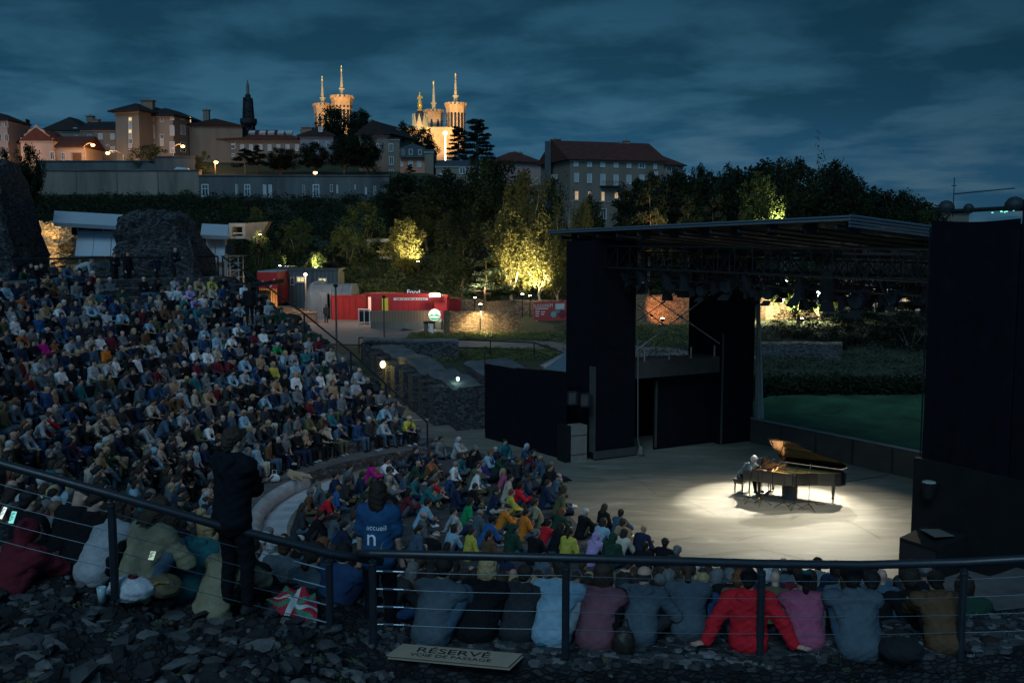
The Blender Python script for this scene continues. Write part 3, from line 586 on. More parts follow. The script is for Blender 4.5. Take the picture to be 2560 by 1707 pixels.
def street_lamp(px, py, ybase, Y, arm, label, E=2600):
 p = at(px, py, Y); zb = at(px, ybase, Y).z; root = thing('street_lamp', (p.x - arm, p.y, zb), label, 'street lamp', 'orange street lamps on the hill')
 b = MB(); b.tube([(p.x - arm, p.y, zb), (p.x - arm, p.y, p.z - .3), (p.x - arm * .5, p.y, p.z + .35), (p.x, p.y, p.z + .3)], .09, 6); b.build('pole', m_pole, root)
 MB().lathe((p.x, p.y, p.z - .15), [(.1, .42), (.42, .3), (.42, .2)], 8).build('lamp_hood', m_pole, root)
 MB().lathe((p.x, p.y, p.z - .3), [(.05, -.12), (.34, .02), (.42, .2), (.34, .34)], 10).build('bulb', m_lampc, root, smooth=True)
 lamp('street_light', 'POINT', (p.x, p.y - .9, p.z - .5), E, (1, .48, .16), size=.4)
street_lamp(*c1(775, 706), 405, 216, 1.9, 'sodium lamp on a pole before the lit annex doors')
street_lamp(*c1(900, 772), 407, 214, -3.3, 'sodium lamp leaning over beside the long grey building')
street_lamp(*c1(1525, 717), 392, 215, 2.1, 'sodium lamp before the round fronted block')
street_lamp(*c1(1802, 849), 436, 203, .2, 'sodium lamp just above the retaining wall corner', 1200)
street_lamp(*c2_(837, 902), 450, 201, .2, 'sodium lamp low before the dark round trees', 500)
lamp('shop_light', 'POINT', at(15, 400, 214), 1500, (1, .5, .2), size=.4)
def broadcast():
 p = at(622, 330, 420); root = thing('broadcast_tower', (p.x, p.y, 40), 'dark lattice broadcasting tower with a pale antenna mast', 'tower')
 Z = lambda y: at(622, y, 420).z
 def sz(w_): return w_ / F * 420 / 2
 b = MB(); z0, z1, z2 = 40, Z(316), Z(296)
 for sx_, sy in ((1, 1), (1, -1), (-1, -1), (-1, 1)): b.bar((p.x + sx_ * sz(30), p.y + sy * sz(30), z0), (p.x + sx_ * sz(15), p.y + sy * sz(15), Z(245)), .45, 4)
 k = 14
 for i in range(k):
  t, t2 = i / k, (i + 1) / k; za, zb = z0 + (Z(245) - z0) * t, z0 + (Z(245) - z0) * t2; ra, rb = sz(30 - 15 * t), sz(30 - 15 * t2)
  c4 = [(1, 1), (1, -1), (-1, -1), (-1, 1)]
  for j in range(4):
   a, c = c4[j], c4[(j + 1) % 4]; b.bar((p.x + a[0] * ra, p.y + a[1] * ra, za), (p.x + c[0] * rb, p.y + c[1] * rb, zb), .28, 4); b.bar((p.x + a[0] * ra, p.y + a[1] * ra, za), (p.x + c[0] * ra, p.y + c[1] * ra, za), .28, 4)
 b.build('lattice', m_balc, root)
 MB().lathe((p.x, p.y, 0), [(sz(20), Z(322)), (sz(38), Z(312)), (sz(42), Z(308)), (sz(42), Z(298)), (sz(40), Z(298)), (sz(40), Z(306)), (sz(24), Z(306)), (sz(22), Z(300))], 12).build('platform', m_balc, root)
 MB().lathe((p.x, p.y, 0), [(sz(22), Z(322)), (sz(19), Z(276)), (sz(22), Z(274)), (sz(20), Z(258)), (sz(13), Z(254)), (sz(14), Z(238)), (sz(10), Z(236))], 8).build('shaft', m_balc, root)
 MB().lathe((p.x, p.y, 0), [(sz(9), Z(250)), (sz(7), Z(212)), (sz(4), Z(208)), (sz(1.5), Z(200))], 8).build('antenna', m_conc, root)
broadcast()
m_bas = M('basilica_stone', (0.5, 0.36, 0.22), 0.85, 0.3, 0.25, bump=0.4)
m_spire = M('spire_stone', (0.6, 0.56, 0.36), 0.7, 0.15, 0.4)
m_gold = M('gilding_glow', (0.9, 0.6, 0.15), 0.3, 0.1, 1, metal=0.7, emit=(1, .7, .2), es=.12)  # faint glow put into the gold itself, no lamp behind it
m_dome = M('lead_dome', (0.06, 0.065, 0.075), 0.6, 0.3, 0.6)
YB = 420
def basilica():
 c = at(935, 420, YB); root = thing('basilica', (c.x, c.y, 41), 'floodlit basilica with four octagonal towers topped by spires', 'basilica')
 def tw(cx, wt, wb, ytop, ybase, sp0, sp1, fin, Y, arches=()):
  q = at(cx, ytop, Y); Z = lambda y: at(cx, y, Y).z; s_ = lambda w_: w_ / F * Y / 2
  rt, rb = s_(wt), s_(wb); b = MB()
  b.lathe((q.x, q.y, 0), [(rb, min(Z(ybase), 46)), (rb * 1.04, Z(ytop + 30)), (rt * .92, Z(ytop + 9)), (rt * .96, Z(ytop + 6)), (rt, Z(ytop + 4)), (rt, Z(ytop)), (rt * .8, Z(ytop))], 8, rot=.2)
  o = b.build('tower', m_bas, root)
  cr = MB()
  for i in range(16):
   t = 6.283 * i / 16 + .2; cr.box((q.x + rt * .95 * math.cos(t), q.y + rt * .95 * math.sin(t), Z(ytop) + .4), (1.0, 1.0, 1.0), t)
  cr.build('battlement', m_bas, o)
  MB().lathe((q.x, q.y, 0), [(s_(11), Z(ytop + 1)), (s_(9.5), Z(sp0 + 3)), (s_(15), Z(sp0 + 1)), (s_(15), Z(sp0 - 2)), (s_(8), Z(sp0 - 3)), (s_(3.5), Z(sp1)), (s_(5), Z(sp1 - 2)), (s_(1.5), Z(sp1 - 4))], 8).build('spire', m_spire, o)
  MB().lathe((q.x, q.y, 0), [(s_(1.5), Z(sp1 - 3)), (s_(5), Z(sp1 - 8)), (s_(3), Z(sp1 - 12)), (s_(3.5), Z(fin + 4)), (s_(1.0), Z(fin))], 6).build('finial', m_gold, o)
  ab = MB()
  for i in range(8):
   t = .2 + 6.283 * (i + .5) / 8; n_ = Vector((math.cos(t), math.sin(t), 0)); ap = rb * math.cos(math.pi / 8)
   zt_ = Z(ytop + 22); hh = 9.0
   for dx in (-.55, .55) if wb > 44 else (0,):
    ab.box(Vector((q.x, q.y, zt_ - hh / 2)) + n_ * (ap - .1) + Vector((-n_.y, n_.x, 0)) * dx * 1.5, (.5, 1.1, hh), t)
    ab.lathe(Vector((q.x, q.y, zt_)) + n_ * (ap - .05) + Vector((-n_.y, n_.x, 0)) * dx * 1.5, [(.3, -.55), (.55, -.2), (.45, .3), (.1, .55)], 8)
  ab.build('arched_opening', m_glass, o)
 s = lambda x, y: c2_(x, y)
 tw(s(890, 0)[0], 46, 38, s(0, 424)[1], 330, s(0, 368)[1], s(0, 262)[1], s(0, 205)[1], YB + 10)
 tw(s(1030, 0)[0], 55, 48, s(0, 366)[1], 330, s(0, 300)[1], s(0, 190)[1], s(0, 128)[1], YB)
 tw(s(1697, 0)[0], 48, 42, s(0, 468)[1], 340, s(0, 405)[1], s(0, 278)[1], s(0, 245)[1], YB + 30)
 tw(s(1856, 0)[0], 52, 46, s(0, 418)[1], 350, s(0, 352)[1], s(0, 220)[1], s(0, 185)[1], YB + 15)
 a, b_ = at(s(1690, 0)[0], 350, YB + 12), at(s(1835, 0)[0], 350, YB + 12); z1 = at(0, s(0, 640)[1], YB + 12).z
 nb = MB(); nb.box(((a.x + b_.x) / 2, a.y + 8, z1 - 12), (b_.x - a.x, 14, 24)); nb.box(((a.x + b_.x) / 2, a.y + 1, z1 + .4), (b_.x - a.x + 1, 1.2, .8)); nb.box(((a.x + b_.x) / 2, a.y + 1, z1 - 7), (b_.x - a.x + 1, 1.4, .8))
 for i in range(7): nb.box((a.x + (b_.x - a.x) * (i + .5) / 7, a.y + .8, z1 - 5), (.8, .9, 9))
 o = nb.build('nave', m_bas, root)
 MB().box((at(990, 0, 430).x, 436, at(0, s(0, 575)[1], 430).z - 9), (48, 12, 18)).build('body', m_bas, root)
basilica()
def chapel():
 Y = YB - 12; cx = c2_(1597, 0)[0]; q = at(cx, 300, Y); Z = lambda y: at(cx, c2_(0, y)[1], Y).z; s_ = lambda w_: w_ / 2.904 / F * Y / 2
 root = thing('chapel_tower', (q.x, q.y, 45), 'chapel tower with a dark dome carrying a gilded statue', 'chapel')
 MB().lathe((q.x, q.y, 0), [(s_(84), 45), (s_(84), Z(600)), (s_(88), Z(598)), (s_(88), Z(575))], 8, rot=.39).build('drum', m_bas, root)
 d = MB().lathe((q.x, q.y, 0), [(s_(100), Z(575)), (s_(98), Z(540)), (s_(84), Z(500)), (s_(56), Z(470)), (s_(34), Z(458))], 8, rot=.39).build('dome', m_dome, root)
 g_ = MB()
 for i in range(8):
  t = 6.283 * i / 8; g_.prism([Vector((q.x, q.y, Z(600))) + Vector((-math.sin(t), math.cos(t), 0)) * dx + Vector((math.cos(t), math.sin(t), 0)) * s_(92) + Vector((0, 0, dz)) for dx, dz in ((-1.6, 0), (1.6, 0), (0, 6.5))], Vector((math.cos(t), math.sin(t), 0)) * .5)
 g_.build('gablet', m_spire, d)
 MB().lathe((q.x, q.y, 0), [(s_(40), Z(458)), (s_(44), Z(452)), (s_(24), Z(446)), (s_(26), Z(434)), (s_(34), Z(430)), (s_(20), Z(427))], 8).build('lantern', m_gold, root)
 zb = Z(427); h = Z(322) - zb; b = MB(); b.lathe((q.x, q.y, zb), [(h * .16, 0), (h * .15, h * .25), (h * .10, h * .5), (h * .13, h * .68), (h * .10, h * .8), (h * .04, h * .84), (h * .06, h * .88), (h * .065, h * .93), (h * .03, h)], 10)
 b.bar((q.x + h * .08, q.y, zb + h * .75), (q.x + h * .2, q.y - .5, zb + h * .58), h * .035); b.bar((q.x - h * .08, q.y, zb + h * .75), (q.x - h * .16, q.y - .5, zb + h * .5), h * .035)
 b.build('statue', m_gold, root, smooth=True)
chapel()
for (x, y, Y, tx, ty, tY, e) in ((800, 330, 385, 808, 290, 430, 30000), (860, 330, 385, 855, 260, 420, 30000), (1090, 345, 400, 1084, 300, 450, 34000), (1165, 340, 395, 1140, 280, 435, 42000), (1050, 350, 390, 1050, 300, 408, 12000), (1100, 372, 400, 1105, 350, 432, 2500)):
 lamp('basilica_floodlight', 'SPOT', at(x, y, Y), e * 1.5, (1, .56, .20), at(tx, ty, tY), .5, 60, .6)
fb = MB(); q = at(1113, 334, 405); fb.bar(q, q - Vector((0, 0, 14)), .2); fb.lathe(q, [(.1, -1), (.9, 0), (.7, .6), (.1, .8)], 10); tag(fb.build('floodlight', M('flood_glow', (1, .9, .6), .5, 0, emit=(1, .85, .5), es=12), smooth=True), 'bright white floodlight between the two right basilica towers', 'floodlight')
def leafmat(name, c, v=.45):
 m = M(name, c, .75, v, .8, spec=.2); b = m.node_tree.nodes['Principled BSDF']
 t = m.node_tree; tr = N(t, 'ShaderNodeBsdfTranslucent'); mxs = N(t, 'ShaderNodeMixShader'); mxs.inputs[0].default_value = .3
 L(t, b.inputs['Base Color'].links[0].from_socket, tr.inputs[0]); o = t.nodes['Material Output']
 L(t, b.outputs[0], mxs.inputs[1]); L(t, tr.outputs[0], mxs.inputs[2]); L(t, mxs.outputs[0], o.inputs[0]); return m
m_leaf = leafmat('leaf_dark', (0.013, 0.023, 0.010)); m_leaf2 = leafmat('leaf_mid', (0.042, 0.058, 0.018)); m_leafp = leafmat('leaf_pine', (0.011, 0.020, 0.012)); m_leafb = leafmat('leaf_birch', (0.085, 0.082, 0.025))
m_bark = M('bark', (0.10, 0.075, 0.055), .9, .4, 4, bump=.5); m_barkp = M('bark_pale', (0.34, 0.30, 0.25), .9, .35, 3, bump=.4)
def leaves_np(centers, n_per, spread, size, r, flat=1.0, droop=0.0):
 """small folded leaf quads around clump centres"""
 k = len(centers); C = np.repeat(np.array(centers), n_per, 0); n = len(C)
 off = r.normal(size=(n, 3)); off /= np.linalg.norm(off, axis=1)[:, None]; off *= (r.random((n, 1)) ** .5) * np.repeat(np.array(spread).reshape(-1, 1) if np.ndim(spread) else np.full((k, 1), spread), n_per, 0)
 off[:, 2] *= flat; P = C + off
 a = r.normal(size=(n, 3)); a[:, 2] = a[:, 2] * .6 - droop; a /= np.linalg.norm(a, axis=1)[:, None]
 b = np.cross(a, r.normal(size=(n, 3))); b /= np.linalg.norm(b, axis=1)[:, None]
 s = size * (.6 + .8 * r.random((n, 1)))
 V = np.stack([P - a * s, P - b * s * .45, P + a * s, P + b * s * .45], 1).reshape(-1, 3)
 return V
def mesh_np(name, V, mat, nv=4):
 me = bpy.data.meshes.new(name); n = len(V) // nv; me.vertices.add(len(V)); me.vertices.foreach_set('co', V.astype(np.float32).ravel())
 me.loops.add(len(V)); me.loops.foreach_set('vertex_index', np.arange(len(V), dtype=np.int32)); me.polygons.add(n); me.polygons.foreach_set('loop_start', np.arange(0, len(V), nv, dtype=np.int32)); me.polygons.foreach_set('loop_total', np.full(n, nv, dtype=np.int32))
 me.materials.append(mat); me.update(calc_edges=True); return me
def proto(kind, seed):
 """tree 10 m high at the origin: trunk mesh, crown mesh"""
 r = random.Random(seed); nr = np.random.default_rng(seed); b = MB(); cl = []; sp = []
 def limb(p, d, ln, r0, depth, up=.15):
  pts = [p]; rs = [r0]; q = p.copy(); dd = d.normalized()
  for i in range(4):
   dd = (dd + Vector((r.uniform(-.25, .25), r.uniform(-.25, .25), r.uniform(-.1, .1) + up))).normalized(); q = q + dd * ln / 4; pts.append(q.copy()); rs.append(r0 * (1 - .2 * (i + 1)))
  b.tube(pts, 0, 5, rs=rs)
  if depth:
   for i in (1, 2, 3, 4):
    a = Vector((r.uniform(-1, 1), r.uniform(-1, 1), r.uniform(-.1, .7))).normalized(); limb(pts[i], (dd + a * 1.2).normalized(), ln * .55, rs[i] * .6, depth - 1, up)
  else: cl.append(pts[-1]); cl.append(pts[2])
  return pts
 if kind in ('broad', 'birch', 'bare'):
  th = {'broad': 3.0, 'birch': 3.6, 'bare': 2.6}[kind]
  pts = [Vector((0, 0, -.6))]; q = pts[0].copy()
  for i in range(6): q = q + Vector((r.uniform(-.22, .22), r.uniform(-.22, .22), (th + .6) / 6 * (1.0 if i < 5 else 1))); pts.append(q.copy())
  R0 = .30 if kind != 'birch' else .2
  b.tube(pts, 0, 8, rs=[R0 * (1.25 - .1 * i) for i in range(7)])
  nl = 7 if kind == 'broad' else 5
  for i in range(nl):
   t = 6.283 * i / nl + r.random(); el = r.uniform(.35, 1.3)
   limb(pts[-1 - (i % 3)], Vector((math.cos(t), math.sin(t), el)), r.uniform(3.0, 4.2) if kind != 'bare' else 4.2, R0 * .55, 1, .18)
  limb(pts[-1], Vector((0, 0, 1)), 4.6, R0 * .6, 1, .2)
  cl = [c for c in cl]
  if kind == 'broad':
   for i in range(60):
    t = r.random() * 6.283; u = r.uniform(-.9, 1); rr2 = math.sqrt(max(0, 1 - u * u)) * r.uniform(.55, 1.0) * (1 + .25 * math.sin(3 * t + seed)); cl.append(Vector((3.7 * rr2 * math.cos(t), 3.7 * rr2 * math.sin(t), 6.0 + 3.7 * u)))
   V = leaves_np(cl, 90, [r.uniform(.6, 1.25) for _ in cl], .19, nr)
  elif kind == 'birch':
   for i in range(70):
    t = r.random() * 6.283; u = r.uniform(-.7, 1); rr2 = math.sqrt(max(0, 1 - u * u)) * r.uniform(.3, 1.0); cl.append(Vector((3.0 * rr2 * math.cos(t), 3.0 * rr2 * math.sin(t), 6.0 + 3.9 * u)))
   V = leaves_np(cl, 80, [r.uniform(.55, 1.0) for _ in cl], .16, nr, 1.7, .6)
  else: V = leaves_np(cl, 16, [.6] * len(cl), .13, nr)
 elif kind == 'pine':
  pts = [Vector((r.uniform(-.05, .05) * i, r.uniform(-.05, .05) * i, -.6 + i * 1.5)) for i in range(8)]; b.tube(pts, 0, 7, rs=[.24 - .028 * i for i in range(8)])
  for i in range(26):
   z = 3.2 + 6.4 * (i / 26); t = r.random() * 6.283; ln = (10.2 - z) * .42 + .5; p = Vector((0, 0, z)); e = p + Vector((math.cos(t) * ln, math.sin(t) * ln, r.uniform(-.1, .5)))
   b.bar(p, e, .05, 4, r2=.015)
   for k in range(3): cl.append(p.lerp(e, .45 + .27 * k))
  cl.append(Vector((0, 0, 9.7)))
  V = leaves_np(cl, 60, [.7] * len(cl), .21, nr, .5)
 elif kind == 'cedar':
  b.tube([Vector((0, 0, -.6)), Vector((.1, 0, 4)), Vector((0, .1, 9.6))], 0, 8, rs=[.4, .28, .04])
  for i in range(38):
   z = 1.6 + 8.0 * (i / 38) ** .9; t = i * 2.4 + r.random(); ln = 3.9 * (1 - z / 10.6) ** .7 + .3; p = Vector((0, 0, z)); e = p + Vector((math.cos(t) * ln, math.sin(t) * ln, .2 - ln * .08))
   b.bar(p, e, .07, 4, r2=.02)
   for k in range(4): cl.append(p.lerp(e, .3 + .24 * k))
  V = leaves_np(cl, 54, [.65] * len(cl), .2, nr, .38)
 elif kind == 'bush':
  for i in range(7):
   t = r.random() * 6.283; b.tube([Vector((0, 0, -.3)), Vector((math.cos(t) * .8, math.sin(t) * .8, 2)), Vector((math.cos(t) * 2.2, math.sin(t) * 2.2, 5.5))], 0, 4, rs=[.16, .1, .03])
  for i in range(60):
   t = r.random() * 6.283; u = r.uniform(-.9, 1); rr2 = math.sqrt(max(0, 1 - u * u)) * r.uniform(.4, 1); cl.append(Vector((4.6 * rr2 * math.cos(t), 4.6 * rr2 * math.sin(t), 4.9 + 4.6 * u)))
  V = leaves_np(cl, 50, [r.uniform(.7, 1.3) for _ in cl], .22, nr)
 tm = b; v = np.array(tm.v); me = bpy.data.meshes.new('trunk'); me.from_pydata(tm.v, [], tm.f); me.polygons.foreach_set('use_smooth', [True] * len(tm.f)); me.update()
 mat = {'broad': m_leaf, 'pine': m_leafp, 'cedar': m_leafp, 'birch': m_leafb, 'bush': m_leaf2, 'bare': m_leaf}[kind]
 me.materials.append(m_barkp if kind in ('birch', 'bare') else m_bark)
 return me, mesh_np('crown', V, mat)
PROT = {k: [proto(k, 11 * i + 3 + hash_) for i in range(n)] for hash_, (k, n) in enumerate((('broad', 4), ('pine', 3), ('cedar', 2), ('birch', 3), ('bush', 3), ('bare', 2)))}
tree_n = [0]
def tree(px, ytop, ybase, Y, wpx, kind, label, name=None, leaf=None, fix=None):
 zb = hz(*at(px, ybase, Y).xy[:]) if False else 0
 p = at(px, ybase, Y); zt_ = at(px, ytop, Y).z; zb = min(p.z, hz(p.x, Y)) if fix is None else p.z
 zb = hz(p.x, Y) - .1
 H = max(2.5, zt_ - zb); W = wpx / F * Y
 i = tree_n[0]; tree_n[0] += 1
 me, cr = PROT[kind][i % len(PROT[kind])]
 cw = {'broad': 8.6, 'pine': 5.2, 'cedar': 8.2, 'birch': 7.4, 'bush': 10.5, 'bare': 8}[kind]
 nm = name or {'broad': 'broadleaf_tree', 'pine': 'pine_tree', 'cedar': 'cedar_tree', 'birch': 'birch_tree', 'bush': 'shrub', 'bare': 'bare_tree'}[kind]
 root = thing(nm, (p.x, Y, zb), label, 'shrub' if kind == 'bush' else 'tree', 'trees and shrubs of the hillside')
 sw = W / cw * 1.2; sh = H / 10.0; root.scale = (sw, sw, sh); root.rotation_euler = (0, 0, i * 1.7)
 for mm, n_ in ((me, 'trunk'), (cr, 'crown')):
  if leaf and n_ == 'crown': mm = mm.copy(); mm.materials.clear(); mm.materials.append(leaf)
  o = bpy.data.objects.new(n_, mm); col.objects.link(o); o.parent = root
 return root
T2 = lambda x, y0, y1, Y, w_, k, lb, **q: tree(*c2_(x, y0), c2_(0, y1)[1], Y, w_ / 2.904, k, lb, **q)
T3 = lambda x, y0, y1, Y, w_, k, lb, **q: tree(*c3(x, y0), c3(0, y1)[1], Y, w_ / 3.136, k, lb, **q)
c4_ = lambda x, y: (1800 + x / 3.075, 350 + y / 3.075)
T4 = lambda x, y0, y1, Y, w_, k, lb, **q: tree(*c4_(x, y0), c4_(0, y1)[1], Y, w_ / 3.075, k, lb, **q)
T1 = lambda x, y0, y1, Y, w_, k, lb, **q: tree(*c1(x, y0), c1(0, y1)[1], Y, w_ / 3.336, k, lb, **q)
T2(975, 440, 700, 275, 250, 'broad', 'dark round tree in front of the two left basilica towers')
T2(1180, 465, 700, 272, 260, 'broad', 'dark spreading tree right of the left basilica towers')
T2(1490, 548, 760, 300, 190, 'broad', 'dark tree left of the chapel dome')
T2(1625, 590, 800, 285, 170, 'broad', 'small dark tree below the chapel dome')
T2(2010, 500, 860, 232, 270, 'cedar', 'tall layered cedar right of the basilica')
T2(1880, 560, 860, 236, 190, 'cedar', 'shorter cedar touching the lit basilica wall')
T2(330, 730, 920, 206, 130, 'pine', 'narrow dark conifer before the glazed bay building')
T2(420, 705, 920, 207, 110, 'pine', 'pointed conifer beside the narrow dark one')
T2(590, 732, 920, 205, 260, 'broad', 'round dark tree before the long tiled building')
T2(840, 695, 925, 206, 240, 'broad', 'round tree left of the low sodium lamp glow')
T2(1050, 645, 925, 205, 250, 'broad', 'biggest dark round tree before the corner house')
T2(1210, 640, 925, 204, 220, 'broad', 'dark tree covering the left side of the tall gabled house')
T2(30, 750, 840, 206, 110, 'bush', 'dark bush at the foot of the arcaded wing')
T2(1250, 840, 930, 203, 120, 'bush', 'low dark shrub between gabled house and wall')
T2(1525, 875, 930, 203, 60, 'pine', 'tiny cypress before the orange house')
T1(75, 740, 1010, 120, 150, 'broad', 'tree at the left edge under the cream apartment house') if False else None
T1(250, 725, 1010, 150, 230, 'broad', 'dark leafy tree standing before the pale stepped gable')
T1(30, 745, 1000, 148, 150, 'broad', 'dark tree at the far left edge over the ruin')
T1(240, 500, 600, 262, 90, 'pine', 'small ragged tree on the skyline at far left')
T1(140, 520, 610, 260, 80, 'broad', 'small dark tree behind the cream apartment house')
T1(1240, 698, 858, 209, 330, 'bush', 'broad dark bush before the round fronted block')
T1(1560, 1080, 1180, 190, 160, 'bush', 'pointed bush at the foot of the retaining wall')
T2(1480, 935, 1330, 150, 380, 'broad', 'big dark tree under the end of the basement wall')
T2(1760, 900, 1380, 142, 380, 'broad', 'tall dark tree below the orange house')
T2(2080, 815, 1400, 140, 420, 'broad', 'large dark tree below the cedar')
T2(1180, 1110, 1500, 128, 330, 'bush', 'yellowish shrub left of the dark trees on the slope')
T2(1060, 1290, 1560, 122, 260, 'bush', 'lit shrub just left of the white window frame')
T2(1640, 1020, 1420, 132, 330, 'broad', 'leafy tree in the middle of the slope')
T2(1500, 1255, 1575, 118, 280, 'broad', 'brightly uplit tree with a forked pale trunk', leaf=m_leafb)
T2(1900, 1180, 1600, 112, 300, 'broad', 'half lit tree between the uplit ones')
T2(400, 1150, 1330, 130, 150, 'bush', 'small lit shrub above the concrete frame')
T2(430, 1330, 1520, 118, 190, 'bush', 'yellow lit shrub on the left slope')
T2(560, 1450, 1600, 112, 160, 'bush', 'bright yellow shrub behind the red truck')
T2(860, 1480, 1640, 110, 200, 'bush', 'lit shrub above the site cabins')
T2(980, 1440, 1640, 110, 180, 'pine', 'small lit conifer right of the site cabins')
T2(700, 1230, 1500, 130, 260, 'bush', 'dark shrub in the middle of the slope')
T2(250, 1120, 1280, 160, 200, 'bush', 'dark shrub under the basement wall')
T3(180, 335, 900, 138, 430, 'broad', 'large dark tree left of the manor')
T3(60, 560, 1050, 122, 330, 'broad', 'dark tree above the brightest uplit birch')
T3(330, 470, 1050, 118, 360, 'birch', 'grey green feathery tree left of the bare one')
T3(555, 480, 900, 125, 240, 'broad', 'dark tree covering the manor gable foot')
T3(690, 400, 1000, 108, 230, 'bare', 'bare pale forked tree in front of the manor')
T3(800, 690, 1000, 106, 230, 'birch', 'pale drooping birch right of the bare tree')
T3(250, 760, 1395, 101, 420, 'birch', 'brightly uplit birch on the terrace above the wall')
T3(480, 800, 1395, 100, 400, 'birch', 'yellow lit birch with a thin dark branch')
T3(630, 900, 1390, 98, 260, 'birch', 'shaded birch beside the left stage pillar')
T3(40, 1000, 1400, 99, 260, 'pine', 'reddish lit young pine left of the birches')
T3(880, 600, 1000, 120, 200, 'broad', 'dark tree under the manor balcony')
T3(1110, 560, 1000, 118, 200, 'pine', 'dark pine before the last warm manor windows')
T3(1330, 405, 1000, 115, 240, 'pine', 'tall dark pine at the corner of the manor')
T3(1450, 500, 1000, 117, 230, 'pine', 'dark pine just right of the tallest one')
T3(1640, 610, 1000, 113, 210, 'pine', 'dark pine before the hidden house')
T3(1830, 560, 1000, 114, 220, 'pine', 'dark pine right of the hidden house gable')
T3(1545, 395, 700, 150, 190, 'broad', 'dark tree just right of the villa')
T3(1730, 380, 700, 152, 200, 'broad', 'round dark tree on the skyline right of the villa')
T3(1950, 385, 900, 135, 320, 'broad', 'big leafy tree on the skyline with sky gaps')
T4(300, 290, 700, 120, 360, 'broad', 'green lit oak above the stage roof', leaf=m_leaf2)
T4(480, 165, 700, 130, 280, 'broad', 'dark upright tree behind the lit oak')
T4(760, -60, 700, 138, 300, 'bare', 'thin topped bare tree rising above its neighbours')
T4(860, 200, 700, 128, 460, 'broad', 'broad dark tree under the bare treetop')
T4(1040, 340, 700, 124, 300, 'broad', 'dark tree over the apex of the stage roof')
T4(1260, 395, 720, 122, 260, 'pine', 'dark ragged tree right of the stage roof apex')
T4(1420, 425, 720, 120, 280, 'broad', 'dark tree nearest the speaker tower')
T4(1570, 520, 740, 125, 220, 'bush', 'low dark bush beside the speaker tower')
for i, (x, y, w_) in enumerate(((1600, 455, 110), (1655, 445, 110), (1695, 440, 100), (1755, 440, 120), (1815, 445, 120), (1850, 425, 110), (1905, 415, 130), (1975, 410, 130), (2060, 425, 130), (2115, 455, 120), (2175, 480, 120), (2235, 490, 120), (2290, 505, 110), (2330, 525, 90))):
 tree(x, y, 640, 146 - (i % 3) * 6, w_ * 1.25, 'broad', 'dark tree in the skyline band behind the stage roof, %s from the manor' % ['first', 'second', 'third', 'fourth', 'fifth', 'sixth', 'seventh', 'eighth', 'ninth', 'tenth', 'eleventh', 'twelfth', 'thirteenth', 'fourteenth'][i])
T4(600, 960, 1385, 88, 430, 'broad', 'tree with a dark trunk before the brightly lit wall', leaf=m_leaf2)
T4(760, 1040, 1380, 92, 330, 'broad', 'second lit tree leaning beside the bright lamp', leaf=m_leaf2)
for i, (x, w_) in enumerate(((1040, 200), (1190, 220), (1350, 200), (1475, 210), (1540, 150), (1600, 170))):
 T4(x, 960 + (i % 3) * 30, 1600, 84 + i % 3 * 3, w_, 'pine', ['dark pine farthest left in the row seen through the stage', 'second dark pine of the row through the stage', 'third pine with a bare lower trunk through the stage', 'thick trunked pine before the lit yard', 'thin pine between the two thick ones at the stage edge', 'last pine of the row beside the speaker tower'][i])
for i, (x, w_, y) in enumerate(((2085, 150, 775), (2150, 170, 765), (2215, 160, 790), (2275, 170, 770), (2325, 150, 780), (1985, 120, 850))):
 tree(x, y, 900, 71 + i % 3 * 3, w_, 'bush', 'dark bush on the bank seen through the stage, %s of six from the white drape' % ['second', 'third', 'fourth', 'fifth', 'sixth', 'first'][i], leaf=m_leafp)
def scatter(name, label, n, fn, size, mat, spread=.5, per=14, lift=.4, flat=.8):
 nr = np.random.default_rng(len(name) * 7 + n); r = random.Random(n); cs = []
 while len(cs) < n:
  q = fn(r)
  if q: cs.append((q[0], q[1], hz(q[0], q[1]) + lift * r.uniform(.3, 1.2)))
 me = mesh_np(name, leaves_np(cs, per, [spread * r.uniform(.6, 1.4) for _ in cs], size, nr, flat), mat)
 o = bpy.data.objects.new(name, me); col.objects.link(o); return tag(o, label, kind='stuff')
def slope(r):
 Y = r.uniform(108, 197); a = r.uniform(-.5, .25)
 if a < -.27 and Y < 112: return None
 return a * Y, Y
m_weedg = leafmat('weed_grey', (0.06, 0.07, 0.05))
scatter('undergrowth', 'dark shrubs and ivy covering the hillside below the walls', 3400, slope, .22, m_leaf, 1.4, 40, .9)
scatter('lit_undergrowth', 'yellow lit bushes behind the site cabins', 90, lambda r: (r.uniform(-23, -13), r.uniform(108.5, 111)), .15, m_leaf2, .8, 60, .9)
scatter('hedge_growth', 'dark overgrown bank behind the lawn', 600, lambda r: (r.uniform(9.5, 30), r.uniform(52.5, 55)), .13, m_leaf, .45, 50, .6)
scatter('bank_growth', 'grey green weeds and low bushes on the bank', 1900, lambda r: (r.uniform(4, 36), r.uniform(56, 86)), .085, m_weedg, .6, 30, .12, .4)
m_weed = leafmat('weed', (0.12, 0.13, 0.05))
scatter('wall_grass', 'tall dry grass along the top of the ruined walls', 520, lambda r: (r.uniform(-9, 4), r.uniform(62, 68)), .07, m_weed, .3, 30, .1, .6)
scatter('lit_grass', 'lit grass at the foot of the spotlit stone wall', 900, lambda r: (r.uniform(-8, 6), r.uniform(74, 79.5)), .07, m_weed, .3, 34, .1, .6)
scatter('terrace_weeds', 'weeds below the spotlit steps', 500, lambda r: (r.uniform(8, 16), r.uniform(72, 86)), .08, m_weed, .5, 30, .15, .5)
c6 = lambda x, y: (560 + x / 3.267, 620 + y / 3.267)
c7 = lambda x, y: (1100 + x / 3.92, 600 + y / 3.92)
